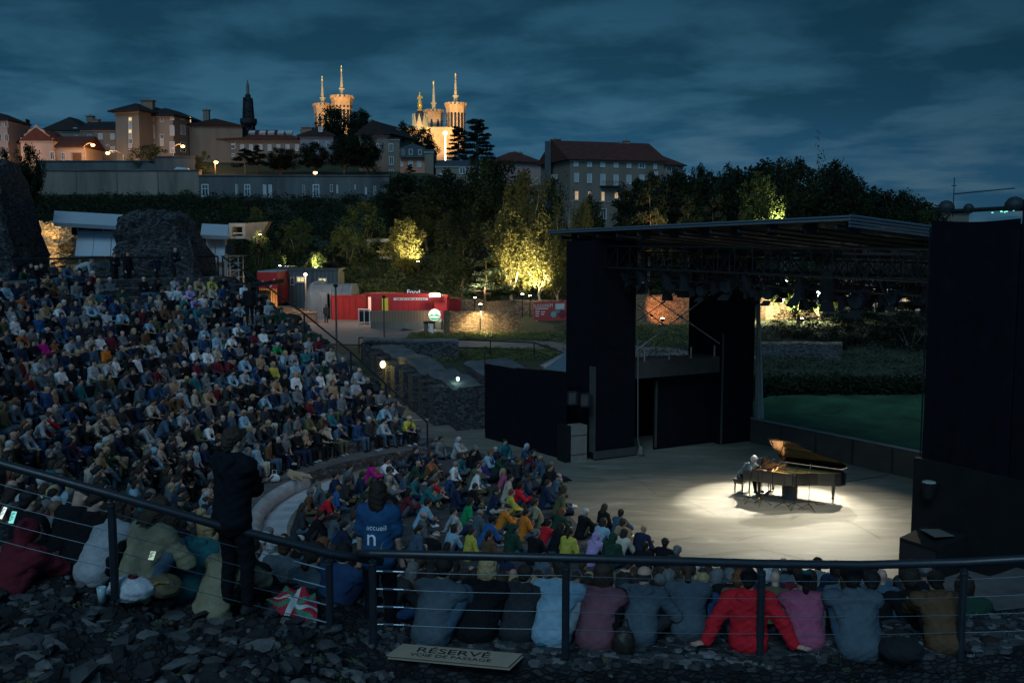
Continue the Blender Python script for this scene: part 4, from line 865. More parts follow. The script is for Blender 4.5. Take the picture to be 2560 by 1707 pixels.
def frontbox(x0, x1, yb, yt, Y, dep, Y2=None):
 """facade helper straight from crop 6 coordinates"""
 return Facade(c6(x0, 0)[0], Y, c6(x1, 0)[0], Y2 or Y, c6(0, yb)[1], c6(0, yt)[1], dep)
def fbox(fc, a0, a1, z0, z1, d0, d1, b=None):
 b = b or MB(); return b.box(fc.P((a0 + a1) / 2, (d0 + d1) / 2, (z0 + z1) / 2), (abs(a1 - a0), abs(d1 - d0), abs(z1 - z0)), M3=fc.M3())
def ground_fc(fc): fc.z0 = hz(*fc.P(fc.W / 2, 0, 0).xy) ; return fc
m_red = M('red_paint', (0.27, 0.012, 0.016), .5, .12, 1.5, spec=.4); m_red2 = M('red_panel', (0.36, 0.02, 0.018), .7, .15, 1.2)
m_dcab = M('cabin_grey', (0.06, 0.075, 0.085), .7, .2, 1.5, kind='bands', bump=.2); m_tent = M('tent_canvas', (0.13, 0.155, 0.18), .8, .15, 1.5, bump=.3); m_tent2 = M('tent_pale', (0.20, 0.22, 0.24), .8, .12, 1.5)
m_blue = M('blue_tarp', (0.03, 0.12, 0.45), .6, .2, 1); m_board = M('wood_boards', (0.23, 0.14, 0.09), .8, .4, 5, kind='bands', bump=.2); m_whitep = M('white_panel', (.55, .56, .56), .7, .1, 2)
m_yel = M('yellow_panel', (.5, .42, .03), .6, .1, 2); m_green = M('green_panel', (.10, .2, .14), .8, .2, 2); m_txt = M('pale_lettering', (.75, .78, .8), .6, 0)
def text_obj(name, s, parent, p, M3, size, mat, ext=.01, align='CENTER', sx=1.0):
 cu = bpy.data.curves.new(name, 'FONT'); cu.body = s; cu.size = size; cu.extrude = ext; cu.align_x = align; cu.align_y = 'CENTER'; cu.space_line = .9
 o = bpy.data.objects.new(name, cu); col.objects.link(o); cu.materials.append(mat)
 M4 = Matrix.Translation(Vector(p)) @ M3.to_4x4() @ Matrix.Diagonal((sx, 1, 1, 1))
 dg = bpy.context.evaluated_depsgraph_get(); me = bpy.data.meshes.new_from_object(o.evaluated_get(dg)); bpy.data.objects.remove(o)
 me.transform(M4); off = Vector(parent['_o']) if parent is not None else Vector((0, 0, 0)); me.transform(Matrix.Translation(-off)); me.name = name
 ob = bpy.data.objects.new(name, me); col.objects.link(ob); ob.parent = parent;
 if not me.materials: me.materials.append(mat)
 return ob
def upright(fc):  # text standing on a facade
 return Matrix((fc.u, Vector((0, 0, 1)), fc.n)).transposed()
fc = ground_fc(frontbox(262, 430, 445, 198, 101, 7)); z0 = fc.z0
rt = thing('red_truck', fc.P(fc.W / 2, 3, z0), 'red box truck parked at the far left end of the path', 'truck')
fbox(fc, 0, fc.W, z0 + 1.0, fc.z1, 0, 7).build('cargo_box', m_red, rt)
fbox(fc, .05, fc.W - .05, fc.z1, fc.z1 + .12, .05, 6.95).build('box_roof', m_tent2, rt)
b = fbox(fc, .2, fc.W - .2, z0 + .7, z0 + 1.0, .1, 6.8); b.build('chassis', m_black, rt)
for a in (.45, fc.W - .45):
 for d in (.9, 5.5):
  w_ = MB(); p = fc.P(a, d, z0 + .48); w_.bar(p - fc.u * .16, p + fc.u * .16, .48, 14); wo = w_.build('wheel', m_black, rt); MB().bar(p - fc.u * .18, p + fc.u * .18, .22, 10).build('rim', m_metal, wo)
b = MB(); fbox(fc, fc.W * .5 - .03, fc.W * .5 + .03, z0 + 1.1, fc.z1 - .1, -.04, 0, b); fbox(fc, .05, .12, z0 + 1.1, fc.z1 - .1, -.05, 0, b); fbox(fc, fc.W - .12, fc.W - .05, z0 + 1.1, fc.z1 - .1, -.05, 0, b); b.build('door_bar', m_red2, rt)
b = MB(); b.prism([fc.P(fc.W * .5, -.02, fc.z1 - 1.9), fc.P(fc.W * .56, -.02, fc.z1 - 2.0), fc.P(fc.W * .88, -.02, fc.z1 - .7), fc.P(fc.W * .82, -.02, fc.z1 - .6)], -fc.n * .015); b.prism([fc.P(fc.W * .1, -.02, fc.z1 - 1.2), fc.P(fc.W * .36, -.02, fc.z1 - 1.15), fc.P(fc.W * .28, -.02, fc.z1 - .8)], -fc.n * .015); b.build('emblem', M('dull_pink', (.5, .25, .22), .6, .1), rt)
fbox(fc, fc.W * .82, fc.W * .95, z0 + 2.1, z0 + 2.4, -.08, 0).build('lamp', M('cool_glow', (.8, 1, .8), .5, 0, emit=(.8, 1, .7), es=3), rt)
def cabin(x0, x1, yb, yt, Y, label, wins, blue=False):
 fc = ground_fc(frontbox(x0, x1, yb, yt, Y, 4)); r = thing('site_cabin', fc.P(fc.W / 2, 2, fc.z0), label, 'cabin', 'site cabins')
 fbox(fc, 0, fc.W, fc.z0, fc.z1, 0, 4).build('shell', m_blue if blue else m_dcab, r); fbox(fc, -.1, fc.W + .1, fc.z1, fc.z1 + .2, -.1, 4.1).build('roof', m_slate, r)
 windows(r, fc, [(*c6(x, y), w_ / 3.267, h_ / 3.267, k) for x, y, w_, h_, k in wins]); return fc
cabin(520, 722, 345, 185, 106, 'dark site cabin with a lit window beside the red truck', [(628, 257, 64, 42, 'lit'), (560, 270, 30, 60, 'dark')])
cabin(724, 925, 345, 185, 105.5, 'dark site cabin with a low lit window at its right', [(805, 261, 60, 26, 'lit')])
cabin(432, 520, 320, 170, 107, 'blue covered cabin behind the red truck', [(505, 275, 24, 70, 'dark')], True)
def tent(x0, x1, yb, yt, Y, label, mat, round_=False):
 fc = ground_fc(frontbox(x0, x1, yb, yt, Y, 5)); r = thing('grey_tent', fc.P(fc.W / 2, 2.5, fc.z0), label, 'tent', 'tents')
 H = fc.z1 - fc.z0; n = 8 if round_ else 4; prof = [(math.cos(math.pi * i / n), math.sin(math.pi * i / n)) for i in range(n + 1)]
 b = MB()
 if round_: poly = [fc.P(fc.W / 2 - fc.W / 2 * c, 0, fc.z0 + (H * s if s > .02 else 0)) for c, s in prof]; b.prism(poly, -fc.n * 5); b.build('canvas', mat, r, smooth=False)
 else:
  poly = [fc.P(0, 0, fc.z0), fc.P(0, 0, fc.z0 + H * .78), fc.P(0, 1.2, fc.z0 + H), fc.P(0, 3.8, fc.z0 + H), fc.P(0, 5, fc.z0 + H * .78), fc.P(0, 5, fc.z0)]; b.prism(poly, fc.u * fc.W); b.build('canvas', mat, r)
  s = MB()
  for a in np.linspace(.02, .98, 5): s.tube([fc.P(fc.W * a, -.03, fc.z0), fc.P(fc.W * a, -.03, fc.z0 + H * .78), fc.P(fc.W * a, 1.2, fc.z0 + H + .03)], .06, 4)
  s.build('seam', m_tent2, r)
 return fc
tent(643, 800, 400, 276, 98, 'pale domed tent behind the longer grey one', m_tent2, True)
tent(690, 1030, 472, 303, 94, 'long grey canvas tent beside the gravel path', m_tent)
def kiosk(x0, x1, yb, yt, Y, label, mat, dep=3, z0=None):
 fc = ground_fc(frontbox(x0, x1, yb, yt, Y, dep)); r = thing('red_container', fc.P(fc.W / 2, dep / 2, fc.z0), label, 'container', 'red containers of the food stand')
 fbox(fc, 0, fc.W, fc.z0, fc.z1, 0, dep).build('shell', mat, r); b = MB()
 for a in np.arange(.5, fc.W - .2, .55): fbox(fc, a, a + .08, fc.z0 + .1, fc.z1 - .1, -.04, 0, b)
 b.build('rib', mat, r); fbox(fc, -.05, fc.W + .05, fc.z1, fc.z1 + .1, -.05, dep).build('top_rail', m_red2, r); return fc, r
kiosk(868, 1130, 562, 398, 93, 'bright red container wall beside the tents', m_red2)
fcK, rK = kiosk(1130, 1712, 580, 382, 95, 'long red food container with a white strip of writing', m_red)
kiosk(1712, 1816, 590, 400, 94, 'narrow red container end beside the round lit sign', m_red)
kiosk(1816, 1936, 530, 420, 99, 'red partition at the right end of the food stand', m_red2, .3)
fbox(fcK, *[fcK.hit(*c6(x, 420))[0] for x in (1386, 1666)], fcK.hit(*c6(1500, 425))[1], fcK.hit(*c6(1500, 408))[1], -.06, 0).build('writing_strip', m_whitep, rK)
a_, z_ = fcK.hit(*c6(1526, 417)); b = MB(); rq = random.Random(8); x_ = a_ - 1.45
while x_ < a_ + 1.4: w_ = rq.uniform(.05, .28); fbox(fcK, x_, x_ + w_, z_ - .05, z_ + .05, -.075, -.06, b); x_ += w_ + .07
b.build('small_print', M('dark_ink', (.03, .03, .04), .7, 0), rK)
fbox(fcK, *[fcK.hit(*c6(x, 420))[0] for x in (1290, 1340)], fcK.hit(*c6(1300, 512))[1], fcK.hit(*c6(1300, 408))[1], -.05, 0).build('yellow_panel', m_yel, rK)
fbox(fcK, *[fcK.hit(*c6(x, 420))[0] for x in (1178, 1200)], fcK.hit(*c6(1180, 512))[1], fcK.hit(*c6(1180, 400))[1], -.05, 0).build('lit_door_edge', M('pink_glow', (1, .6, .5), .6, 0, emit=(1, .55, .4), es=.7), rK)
g_ = ground_fc(frontbox(834, 868, 560, 375, 94, .4)); tag(fbox(g_, 0, g_.W, g_.z0, g_.z1, 0, .4).build('green_screen', m_green), 'narrow green screen at the left end of the red containers', 'screen')
g_ = ground_fc(frontbox(1450, 1700, 380, 345, 96, 1.5)); sgn = thing('food_sign', g_.P(g_.W / 2, .5, g_.z0), 'dark board reading Food above the red container', 'sign')
zb_ = g_.hit(*c6(1500, 378))[1]; zt_ = g_.hit(*c6(1500, 340))[1]; b = MB(); b.prism([g_.P(0, 0, zb_), g_.P(g_.W * .2, 0, zt_), g_.P(g_.W * .62, 0, zt_), g_.P(g_.W, 0, zb_)], -g_.n * .2); b.build('board', m_black, sgn)
b = MB(); b.bar(g_.P(g_.W * .25, .1, g_.z0), g_.P(g_.W * .25, .1, zb_), .06); b.bar(g_.P(g_.W * .7, .1, g_.z0), g_.P(g_.W * .7, .1, zb_), .06); b.build('post', m_black, sgn)
a_, z_ = g_.hit(*c6(1548, 360)); text_obj('lettering', 'Food', sgn, g_.P(a_, -.02, z_), upright(g_), .62, M('letter_glow', (.6, .65, .7), .6, 0, emit=(.7, .8, .9), es=.12))
g_ = ground_fc(frontbox(1190, 1768, 662, 512, 84, 2.2)); ct_ = thing('wooden_counter', g_.P(g_.W / 2, 1, g_.z0), 'plank fronted counter before the red containers', 'counter')
zm = g_.hit(*c6(1400, 602))[1]; aW = g_.hit(*c6(1682, 550))[0]
fbox(g_, 0, aW, zm, g_.z1, 0, .12).build('plank_front', m_board, ct_); fbox(g_, 0, g_.W, g_.z0, zm, -.03, 2.2).build('base', m_conc, ct_); fbox(g_, aW, g_.W, zm, g_.z1, 0, .3).build('end_panel', m_whitep, ct_)
a_, z_ = g_.hit(*c6(1720, 545)); rs_ = thing('round_sign', g_.P(a_, -.1, g_.z0), 'round backlit sign with a hill picture at the end of the counter', 'sign')
def disc(c, u, n, r, th, nn=24):
 up = Vector((0, 0, 1)); return MB().prism([c + u * (r * math.cos(6.283 * i / nn)) + up * (r * math.sin(6.283 * i / nn)) for i in range(nn)], n * th)
c_ = g_.P(a_, -.1, z_); disc(c_, g_.u, g_.n, .5, .08).build('disc', M('sign_glow', (1, .95, .7), .6, 0, emit=(1, .95, .65), es=.4), rs_)
up = Vector((0, 0, 1)); n_ = g_.n * .1
MB().prism([c_ + n_ + g_.u * x * .45 + up * y * .45 for x, y in ((-1.0, -.2), (-.5, .25), (-.1, .0), (.35, .3), (1.0, -.1), (.85, -.6), (.3, -.95), (-.4, -.95), (-.9, -.55))], g_.n * .03).build('hill_picture', M('sign_green', (.03, .2, .12), .6, .2, emit=(.02, .18, .12), es=.6), rs_)
fbox(g_, a_ - .4, a_ + .4, z_ - .22, z_ - .12, -.28, -.22).build('sign_band', m_txt, rs_)
MB().bar(g_.P(a_, -.02, g_.z0), g_.P(a_, -.02, z_), .06).build('post', m_black, rs_)
lamp('sign_light', 'POINT', c_ + g_.n * .8, 60, (1, .95, .7), size=.4)
for i, x in enumerate((1642, 1688)):
 g_ = ground_fc(frontbox(x - 20, x + 20, 695, 600, 80, .7)); bn = thing('litter_bin', g_.P(g_.W / 2, .35, g_.z0), ['grey bin with a dark lid left of its twin by the counter', 'pale bin right of its twin by the counter'][i], 'bin', 'bins by the counter')
 fbox(g_, .05, g_.W - .05, g_.z0, g_.z1 - .15, 0, .7).build('body', [m_metal, m_whitep][i], bn); fbox(g_, 0, g_.W, g_.z1 - .15, g_.z1, -.05, .75).build('lid', m_black, bn)
g_ = ground_fc(frontbox(1088, 1186, 600, 520, 88, 1.4)); ch = thing('drinks_trolley', g_.P(g_.W / 2, .5, g_.z0), 'dark trolley with pale frame between container and counter', 'trolley')
fbox(g_, .1, g_.W - .1, g_.z0 + .3, g_.z1, 0, 1.2).build('body', m_black, ch); b = MB()
for a in (.05, g_.W * .5, g_.W - .05): b.bar(g_.P(a, -.1, g_.z0), g_.P(a, -.1, g_.z1 + .2), .05)
b.bar(g_.P(0, -.1, g_.z1 + .2), g_.P(g_.W, -.1, g_.z1 + .2), .05); b.build('frame', m_whitep, ch)
for i in range(5):
 p = at(*c6(470 + i * 52, 345 + i * 18), 99 - i * 2.2); b = MB(); z = hz(p.x, p.y)
 b.box((p.x, p.y, z + .45), (1.6, 1.0, .9)); b.box((p.x, p.y, z + .93), (1.75, 1.15, .08)); tag(b.build('wooden_box', m_board), ['first', 'second', 'third', 'fourth', 'fifth'][i] + ' low wooden box counting from the red truck', 'box', 'wooden boxes along the path')
def pole_lamp(px, yt, yb, Y, label, glow=True, h=.4):
 p = at(px, yt, Y); z = hz(p.x, p.y); r = thing('path_lamp', (p.x, p.y, z), label, 'lamp post')
 MB().bar((p.x, p.y, z), (p.x, p.y, p.z), .07, 6).build('pole', m_pole, r); MB().lathe((p.x, p.y, p.z), [(.06, -.08), (.15, 0), (.15, .1), (.06, .16)], 8).build('lamp_head', M('path_glow', (1, .9, .6), .5, 0, emit=(1, .9, .55), es=8) if glow else m_black, r)
 if glow: lamp('path_light', 'POINT', (p.x, p.y - .6, p.z - .2), 350, (1, .75, .5), size=.3)
pole_lamp(*c6(665, 220), 0, 92, 'lit lamp on a thin pole before the site cabins')
pole_lamp(*c6(912, 312), 0, 66, 'unlit black mast with a small head on the path', False)
pole_lamp(*c6(1305, 405), 0, 76, 'thin unlit post before the yellow panel', False)
def fence(pts, label, hgt=1.05, rad=.045, mid=True):
 P = [Vector((x, y, hz(x, y))) for x, y in pts]; r = thing('path_railing', P[0], label, 'railing'); up = Vector((0, 0, hgt))
 MB().tube([p + up for p in P], rad, 6).build('handrail', m_black, r)
 if mid: MB().tube([p + up * .5 for p in P], rad * .6, 5).build('lower_rail', m_black, r)
 for p in P: MB().bar(p, p + up, rad, 6).build('post', m_black, r)
fence([(-10.2, 66), (-7.6, 65.5), (-4.6, 65), (-1.4, 64), (1.4, 62.6), (4.0, 61.0)], 'thin black railing along the near edge of the path')
fence([(-9.4, 62), (-7.0, 61.5)], 'short black gate rail at the top of the side passage', 1.1)
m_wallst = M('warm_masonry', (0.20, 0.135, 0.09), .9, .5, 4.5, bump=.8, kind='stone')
def gwall(name, label, x0, x1, yt, Y0, Y1, th, zt=None, crop=c7, z=None):
 p, q = at(crop(x0, 0)[0], 600, Y0), at(crop(x1, 0)[0], 600, Y1); zt0 = at(0, crop(0, yt)[1], (Y0 + Y1) / 2).z
 return ruin('stone_wall', [(p.x, p.y), (q.x, q.y)], th, [zt0, zt0], label, zb=-.6, wob=.25, mats=[m_wallst, m_wallst], cap=False)
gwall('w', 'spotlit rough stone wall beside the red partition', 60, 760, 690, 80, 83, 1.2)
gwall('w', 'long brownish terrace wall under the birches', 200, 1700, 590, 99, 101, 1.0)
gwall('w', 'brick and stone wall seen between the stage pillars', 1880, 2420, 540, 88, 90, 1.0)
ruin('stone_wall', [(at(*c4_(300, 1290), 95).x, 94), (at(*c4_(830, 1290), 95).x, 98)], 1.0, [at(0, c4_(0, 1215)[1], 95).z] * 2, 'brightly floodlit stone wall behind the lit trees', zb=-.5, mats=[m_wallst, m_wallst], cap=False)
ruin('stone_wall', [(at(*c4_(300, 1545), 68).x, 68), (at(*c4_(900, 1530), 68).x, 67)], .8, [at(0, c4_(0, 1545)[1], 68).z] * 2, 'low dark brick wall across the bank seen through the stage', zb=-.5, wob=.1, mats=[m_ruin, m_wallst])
g_ = Facade(c7(922, 0)[0], 92, c7(1330, 0)[0], 94, c7(0, 800)[1], c7(0, 607)[1], .1); bn = thing('red_banner', g_.P(g_.W / 2, 0, hz(*g_.P(g_.W / 2, 0, 0).xy)), 'large dull red exhibition banner with pale lettering on the wall', 'banner')
zb_ = g_.hit(*c7(1000, 803))[1]; fbox(g_, 0, g_.W, zb_, g_.z1, 0, .08).build('cloth', M('banner_red', (.33, .05, .055), .8, .1, 1), bn)
mt_ = M('banner_ink', (.6, .5, .48), .8, 0)
a_, z_ = g_.hit(*c7(1012, 645)); text_obj('lettering', 'LUGDUNUM', bn, g_.P(a_, -.01, z_), upright(g_), .46, mt_, sx=.78)
b = MB()
for x0, x1, y in ((935, 1060, 675), (935, 975, 700), (990, 1030, 705), (935, 970, 722), (990, 1020, 728), (935, 968, 745), (935, 955, 793)):
 a0, z0 = g_.hit(*c7(x0, y)); a1, _ = g_.hit(*c7(x1, y)); fbox(g_, a0, a1, z0 - .05, z0 + .05, -.02, 0, b)
b.build('small_print', mt_, bn)
a0, z0 = g_.hit(*c7(1128, 715)); a1, z1 = g_.hit(*c7(1218, 622)); fbox(g_, a0, a1, z0, z1, -.02, 0).build('picture', M('picture_grey', (.12, .16, .18), .8, .6, 1.2), bn); fbox(g_, a0, a1, z1 - .5, z1, -.03, -.02).build('picture_sky', M('picture_pale', (.42, .46, .5), .8, .2, 1.2), bn)
a_, z_ = g_.hit(*c7(1110, 728)); disc(g_.P(a_, -.03, z_), g_.u, g_.n, .3, .02, 14).build('round_mark', M('mark_teal', (.12, .3, .32), .8, .1), bn)
a_, z_ = g_.hit(*c7(1200, 725)); disc(g_.P(a_, -.06, z_), g_.u, g_.n, .38, .02, 14).build('round_mark', M('mark_wine', (.15, .02, .04), .8, .1), bn)
def cframe(x0, x1, y0, y1, Y, label, cr=c2_, side=True):
 g_ = Facade(cr(x0, 0)[0], Y, cr(x1, 0)[0], Y, cr(0, y1)[1], cr(0, y0)[1], 4); r = thing('concrete_porthole', g_.P(g_.W / 2, 2, g_.z0), label, 'structure', 'concrete window frames in the slope')
 b = MB(); t = .45; fbox(g_, 0, g_.W, g_.z1 - t, g_.z1, 0, 4, b); fbox(g_, 0, g_.W, g_.z0, g_.z0 + t * .7, 0, 4, b); fbox(g_, 0, t * .8, g_.z0 + t * .7, g_.z1 - t, 0, 4, b); fbox(g_, g_.W - t * .8, g_.W, g_.z0 + t * .7, g_.z1 - t, 0, 4, b); b.build('frame', M('pale_concrete', (.26, .24, .23), .8, .15, 1), r)
 fbox(g_, t, g_.W - t, g_.z0 + t, g_.z1 - t, 2.5, 2.7).build('pane', m_glass, r); fbox(g_, t, g_.W - t, g_.z0 + (g_.z1 - g_.z0) * .33, g_.z0 + (g_.z1 - g_.z0) * .38, .2, .35).build('guard_bar', m_whitep, r)
 return g_, r
cframe(1212, 1400, 1385, 1530, 128, 'white edged window opening set in the dark slope')
fr_, rr2 = cframe(212, 330, 1272, 1385, 125, 'smaller concrete opening beside the scaffold')
b = MB(); b.prism([fr_.P(fr_.W, 0, fr_.z0), fr_.P(fr_.W, 0, fr_.z1), fr_.P(fr_.W + 2.8, .5, fr_.z1 + .2), fr_.P(fr_.W + 1.2, .5, fr_.z0 - .6)], -fr_.n * 2); b.build('splayed_wall', M('pale_concrete2', (.16, .13, .11), .85, .2, 1), rr2)
m_up = M('uplight_glow', (1, .9, .5), .5, 0, emit=(1, .85, .42), es=30)
def uplight(px, py, Y, E, target, label, color=(1, .82, .40), spot=110, zoff=.25, name='ground_spotlight', size=.2):
 p = at(px, py, Y); z = max(hz(p.x, p.y), p.z - .4) if zoff else p.z; r = thing(name, (p.x, p.y, hz(p.x, p.y)), label, 'spotlight', 'ground spotlights')
 zz_ = p.z
 b = MB(); b.bar((p.x, p.y, hz(p.x, p.y) - .1), (p.x, p.y, zz_), .06); b.lathe((p.x, p.y, zz_), [(.08, -.1), (.15, 0), (.16, .14)], 8); b.build('housing', m_black, r)
 MB().lathe((p.x, p.y, zz_ + .14), [(.15, 0), (.13, .03), (.05, .05)], 10).build('lens', m_up, r)
 lamp('uplight', 'SPOT', (p.x, p.y - .1, zz_ + .45), E, color, target, size, spot, .5)
uplight(1306, 739, 96.5, 7500, at(1330, 600, 101), 'dazzling ground spotlight at the foot of the birches')
uplight(1325, 743, 97, 9000, at(1345, 640, 99), 'second spotlight against the pale birch trunks')
uplight(1045, 657, 115, 8500, at(1010, 560, 118), 'spotlight under the forked pale tree')
uplight(1187, 748, 95.8, 7000, at(1190, 640, 99), 'spotlight at the base of the lit pine', (1, .75, .45))
uplight(1201, 765, 79.6, 1, at(1201, 800, 81), 'bright lamp on top of the rough stone wall')
lamp('wall_wash', 'SPOT', at(1203, 779, 79.5), 1500, (1, .80, .38), at(1203, 830, 80.3), .2, 150, .8)
lamp('wall_wash', 'POINT', at(1215, 805, 78.0), 200, (1, .80, .38), size=.4)
uplight(1317, 813, 96.6, 500, at(1317, 785, 97.2), 'small orange spotlight at the end of the terrace wall', (1, .45, .18), 80)
uplight(1656, 800, 86.0, 900, at(1656, 775, 87.5), 'orange spotlight at the foot of the brick wall between pillars', (1, .42, .15), 80)
uplight(1772, 805, 87.0, 500, at(1772, 775, 88.5), 'orange spotlight half hidden by the rear curtain', (1, .42, .15), 80)
uplight(700, 668, 109.5, 2400, at(745, 640, 111), 'spotlight in the bushes behind the site cabins')
uplight(790, 672, 109.5, 3000, at(800, 630, 112), 'second spotlight in the bushes behind the cabins')
uplight(650, 590, 116, 1500, at(640, 540, 122), 'spotlight among the shrubs of the left slope', (1, .75, .4))
uplight(2005, 800, 89, 12000, at(2000, 720, 94), 'twin spotlight on the grass before the floodlit wall', (1, .92, .5))
uplight(2024, 757, 92.5, 12000, at(1990, 760, 97), 'dazzling lamp between the two lit trees', (1, .92, .55), 160)
uplight(1950, 560, 118, 3200, at(1905, 500, 122), 'spotlight under the green lit oak', (.95, .9, .4))
uplight(2290, 838, 97, 5000, at(2285, 770, 104), 'warm spotlight behind the pines', (1, .6, .3))
for x, y, Y, e in ((1240, 690, 97, 800), (1110, 690, 106, 800), (960, 640, 112, 700), (1000, 560, 122, 900), (1150, 600, 118, 900)): lamp('slope_fill_light', 'POINT', at(x, y, Y), e, (1, .80, .36), size=.6)  # added fill lamps without fixtures, widening the light on the slope trees
lamp('crown_fill_light', 'SPOT', at(1990, 800, 86.5), 7000, (1, .95, .5), at(1960, 690, 88), .3, 120, .6); lamp('crown_fill_light', 'POINT', at(2030, 770, 90.5), 1500, (1, .95, .5), size=.4); lamp('crown_fill_light', 'POINT', at(1900, 770, 92), 900, (1, .9, .5), size=.4)  # added fill lamps, no fixtures, brightening the crowns behind the stage
lamp('far_lamp', 'POINT', at(1640, 560, 112), 900, (1, .5, .2), size=.5)
lamp('path_glow', 'POINT', at(700, 720, 88), 260, (1, .72, .5), size=.4)
lamp('path_glow', 'POINT', at(900, 715, 88), 300, (1, .78, .6), size=.4)
lamp('kiosk_light', 'POINT', at(1085, 722, 92.5), 500, (1, .9, .75), size=.3)
kb_ = MB(); q = at(*c6(1722, 385), 93.4); kb_.box(q, (1.0, .3, .3)); tag(kb_.build('kiosk_lamp', M('kiosk_glow', (1, 1, .9), .5, 0, emit=(1, 1, .9), es=4)), 'small white lamp on the corner of the red container', 'lamp')
def small_lamp(px, py, Y, label, colr, E, es=10, r=.14):
 p = at(px, py, Y); t = thing('passage_lamp', (p.x, p.y, p.z - .5), label, 'lamp'); MB().bar((p.x, p.y + .1, p.z - 1.0), (p.x, p.y + .1, p.z), .04).build('stem', m_black, t)
 MB().lathe((p.x, p.y, p.z), [(r * .4, -r * 1.3), (r, -r * .5), (r, r * .5), (r * .4, r * 1.3)], 8).build('bulb', M('bulb_%s' % label[:5], colr, .5, 0, emit=colr, es=es), t, smooth=True)
 lamp('passage_light', 'POINT', (p.x - .1, p.y - .25, p.z), E, colr, size=.12)
small_lamp(*c6(1297, 950), 53.5, 'yellow lamp at the top of the side passage', (1, .78, .25), 60)
small_lamp(*c6(1910, 1068), 45, 'greenish white lamp on the end of the ruined wall', (.6, 1, .8), 6, 6, .07)
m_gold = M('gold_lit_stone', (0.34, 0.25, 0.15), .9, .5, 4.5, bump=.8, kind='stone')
def big_ruin(px0, px1, yt, yb, Y, th, label, prof, mat=None, sc_=1.0):
 """tall irregular masonry mass: profile list of (t, h) of its silhouette; modelled with depth"""
 p, q = at(px0, yb, Y), at(px1, yb, Y); H = at(px0, yt, Y).z - p.z; W = q.x - p.x; nx, ny, nz = 26, 8, 18; b = MB(); vs = []; idx = {}
 hp = [a for a, _ in prof]; hv = [h for _, h in prof]
 def P(i, j, k):
  key = (i, j, k)
  if key in idx: return idx[key]
  t = i / nx; h = np.interp(t, hp, hv) * H; z = p.z - .6 + (h + .6) * k / nz; taper = 1 - .18 * (k / nz) ** 2
  x = p.x + W * (.5 + (t - .5) * (1 - .12 * (k / nz) ** 2)); y = Y + th * (j / ny - .5) * taper
  n = .38 * fbm(x * .8, z * .8, y * .8) + .2 * fbm(x * 2.6, z * 3.2, y * 2.6)
  v = Vector((x + (n if i in (0, nx) else .3 * n), y + n * (1 if j in (0, ny) else .2), z + (n if k == nz else 0)))
  idx[key] = len(vs); vs.append(v); return idx[key]
 fs = []
 for i in range(nx):
  for k in range(nz): fs.append((P(i, 0, k), P(i + 1, 0, k), P(i + 1, 0, k + 1), P(i, 0, k + 1))); fs.append((P(i, ny, k), P(i, ny, k + 1), P(i + 1, ny, k + 1), P(i + 1, ny, k)))
  for j in range(ny): fs.append((P(i, j, nz), P(i + 1, j, nz), P(i + 1, j + 1, nz), P(i, j + 1, nz)))
 for j in range(ny):
  for k in range(nz): fs.append((P(0, j, k), P(0, j, k + 1), P(0, j + 1, k + 1), P(0, j + 1, k))); fs.append((P(nx, j, k), P(nx, j + 1, k), P(nx, j + 1, k + 1), P(nx, j, k + 1)))
 b.add(vs, fs); return tag(b.build('ruined_masonry', mat or m_ruin2), label, 'ruin')
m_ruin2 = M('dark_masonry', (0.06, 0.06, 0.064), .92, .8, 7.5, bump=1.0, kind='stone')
big_ruin(322, 535, 532, 735, 51, 4.5, 'great dark block of ruined masonry behind the top row', [(0, .9), (.04, .97), (.25, 1.0), (.55, .99), (.72, .93), (.78, .78), (.9, .5), (1, .2)])
big_ruin(-160, 88, 400, 760, 50, 4, 'tall dark ruin at the left edge of the theatre', [(0, 1), (.55, 1.0), (.8, .97), (.9, .84), (.96, .7), (1, .5)])
big_ruin(205, 345, 660, 735, 49.5, 1.5, 'low dark masonry stub under the white awning', [(0, .7), (.3, 1), (.6, .6), (1, .8)])
c5 = lambda x, y: (x / 3.336, 480 + y / 3.336)
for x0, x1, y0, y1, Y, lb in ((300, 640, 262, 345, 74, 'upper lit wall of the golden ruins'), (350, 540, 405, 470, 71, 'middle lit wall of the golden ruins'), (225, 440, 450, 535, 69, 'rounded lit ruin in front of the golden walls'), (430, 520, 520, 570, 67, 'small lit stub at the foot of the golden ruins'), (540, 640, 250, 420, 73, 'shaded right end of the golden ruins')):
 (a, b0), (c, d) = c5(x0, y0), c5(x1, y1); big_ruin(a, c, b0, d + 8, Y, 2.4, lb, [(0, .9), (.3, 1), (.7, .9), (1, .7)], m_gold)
lamp('ruin_light', 'POINT', at(*c5(345, 358), 71.5), 260, (1, .68, .28), size=.2); lamp('ruin_light', 'POINT', at(*c5(300, 440), 67.0), 110, (1, .68, .28), size=.3); lamp('ruin_light', 'POINT', at(*c5(470, 395), 69), 90, (1, .68, .28), size=.3); lamp('ruin_light', 'POINT', at(*c5(470, 505), 65.8), 60, (1, .68, .28), size=.3)
m_awn = M('white_awning', (0.36, 0.41, 0.46), .6, .06, 1.2); m_alu = M('aluminium', (.32, .33, .35), .4, .15, 5, metal=.6)
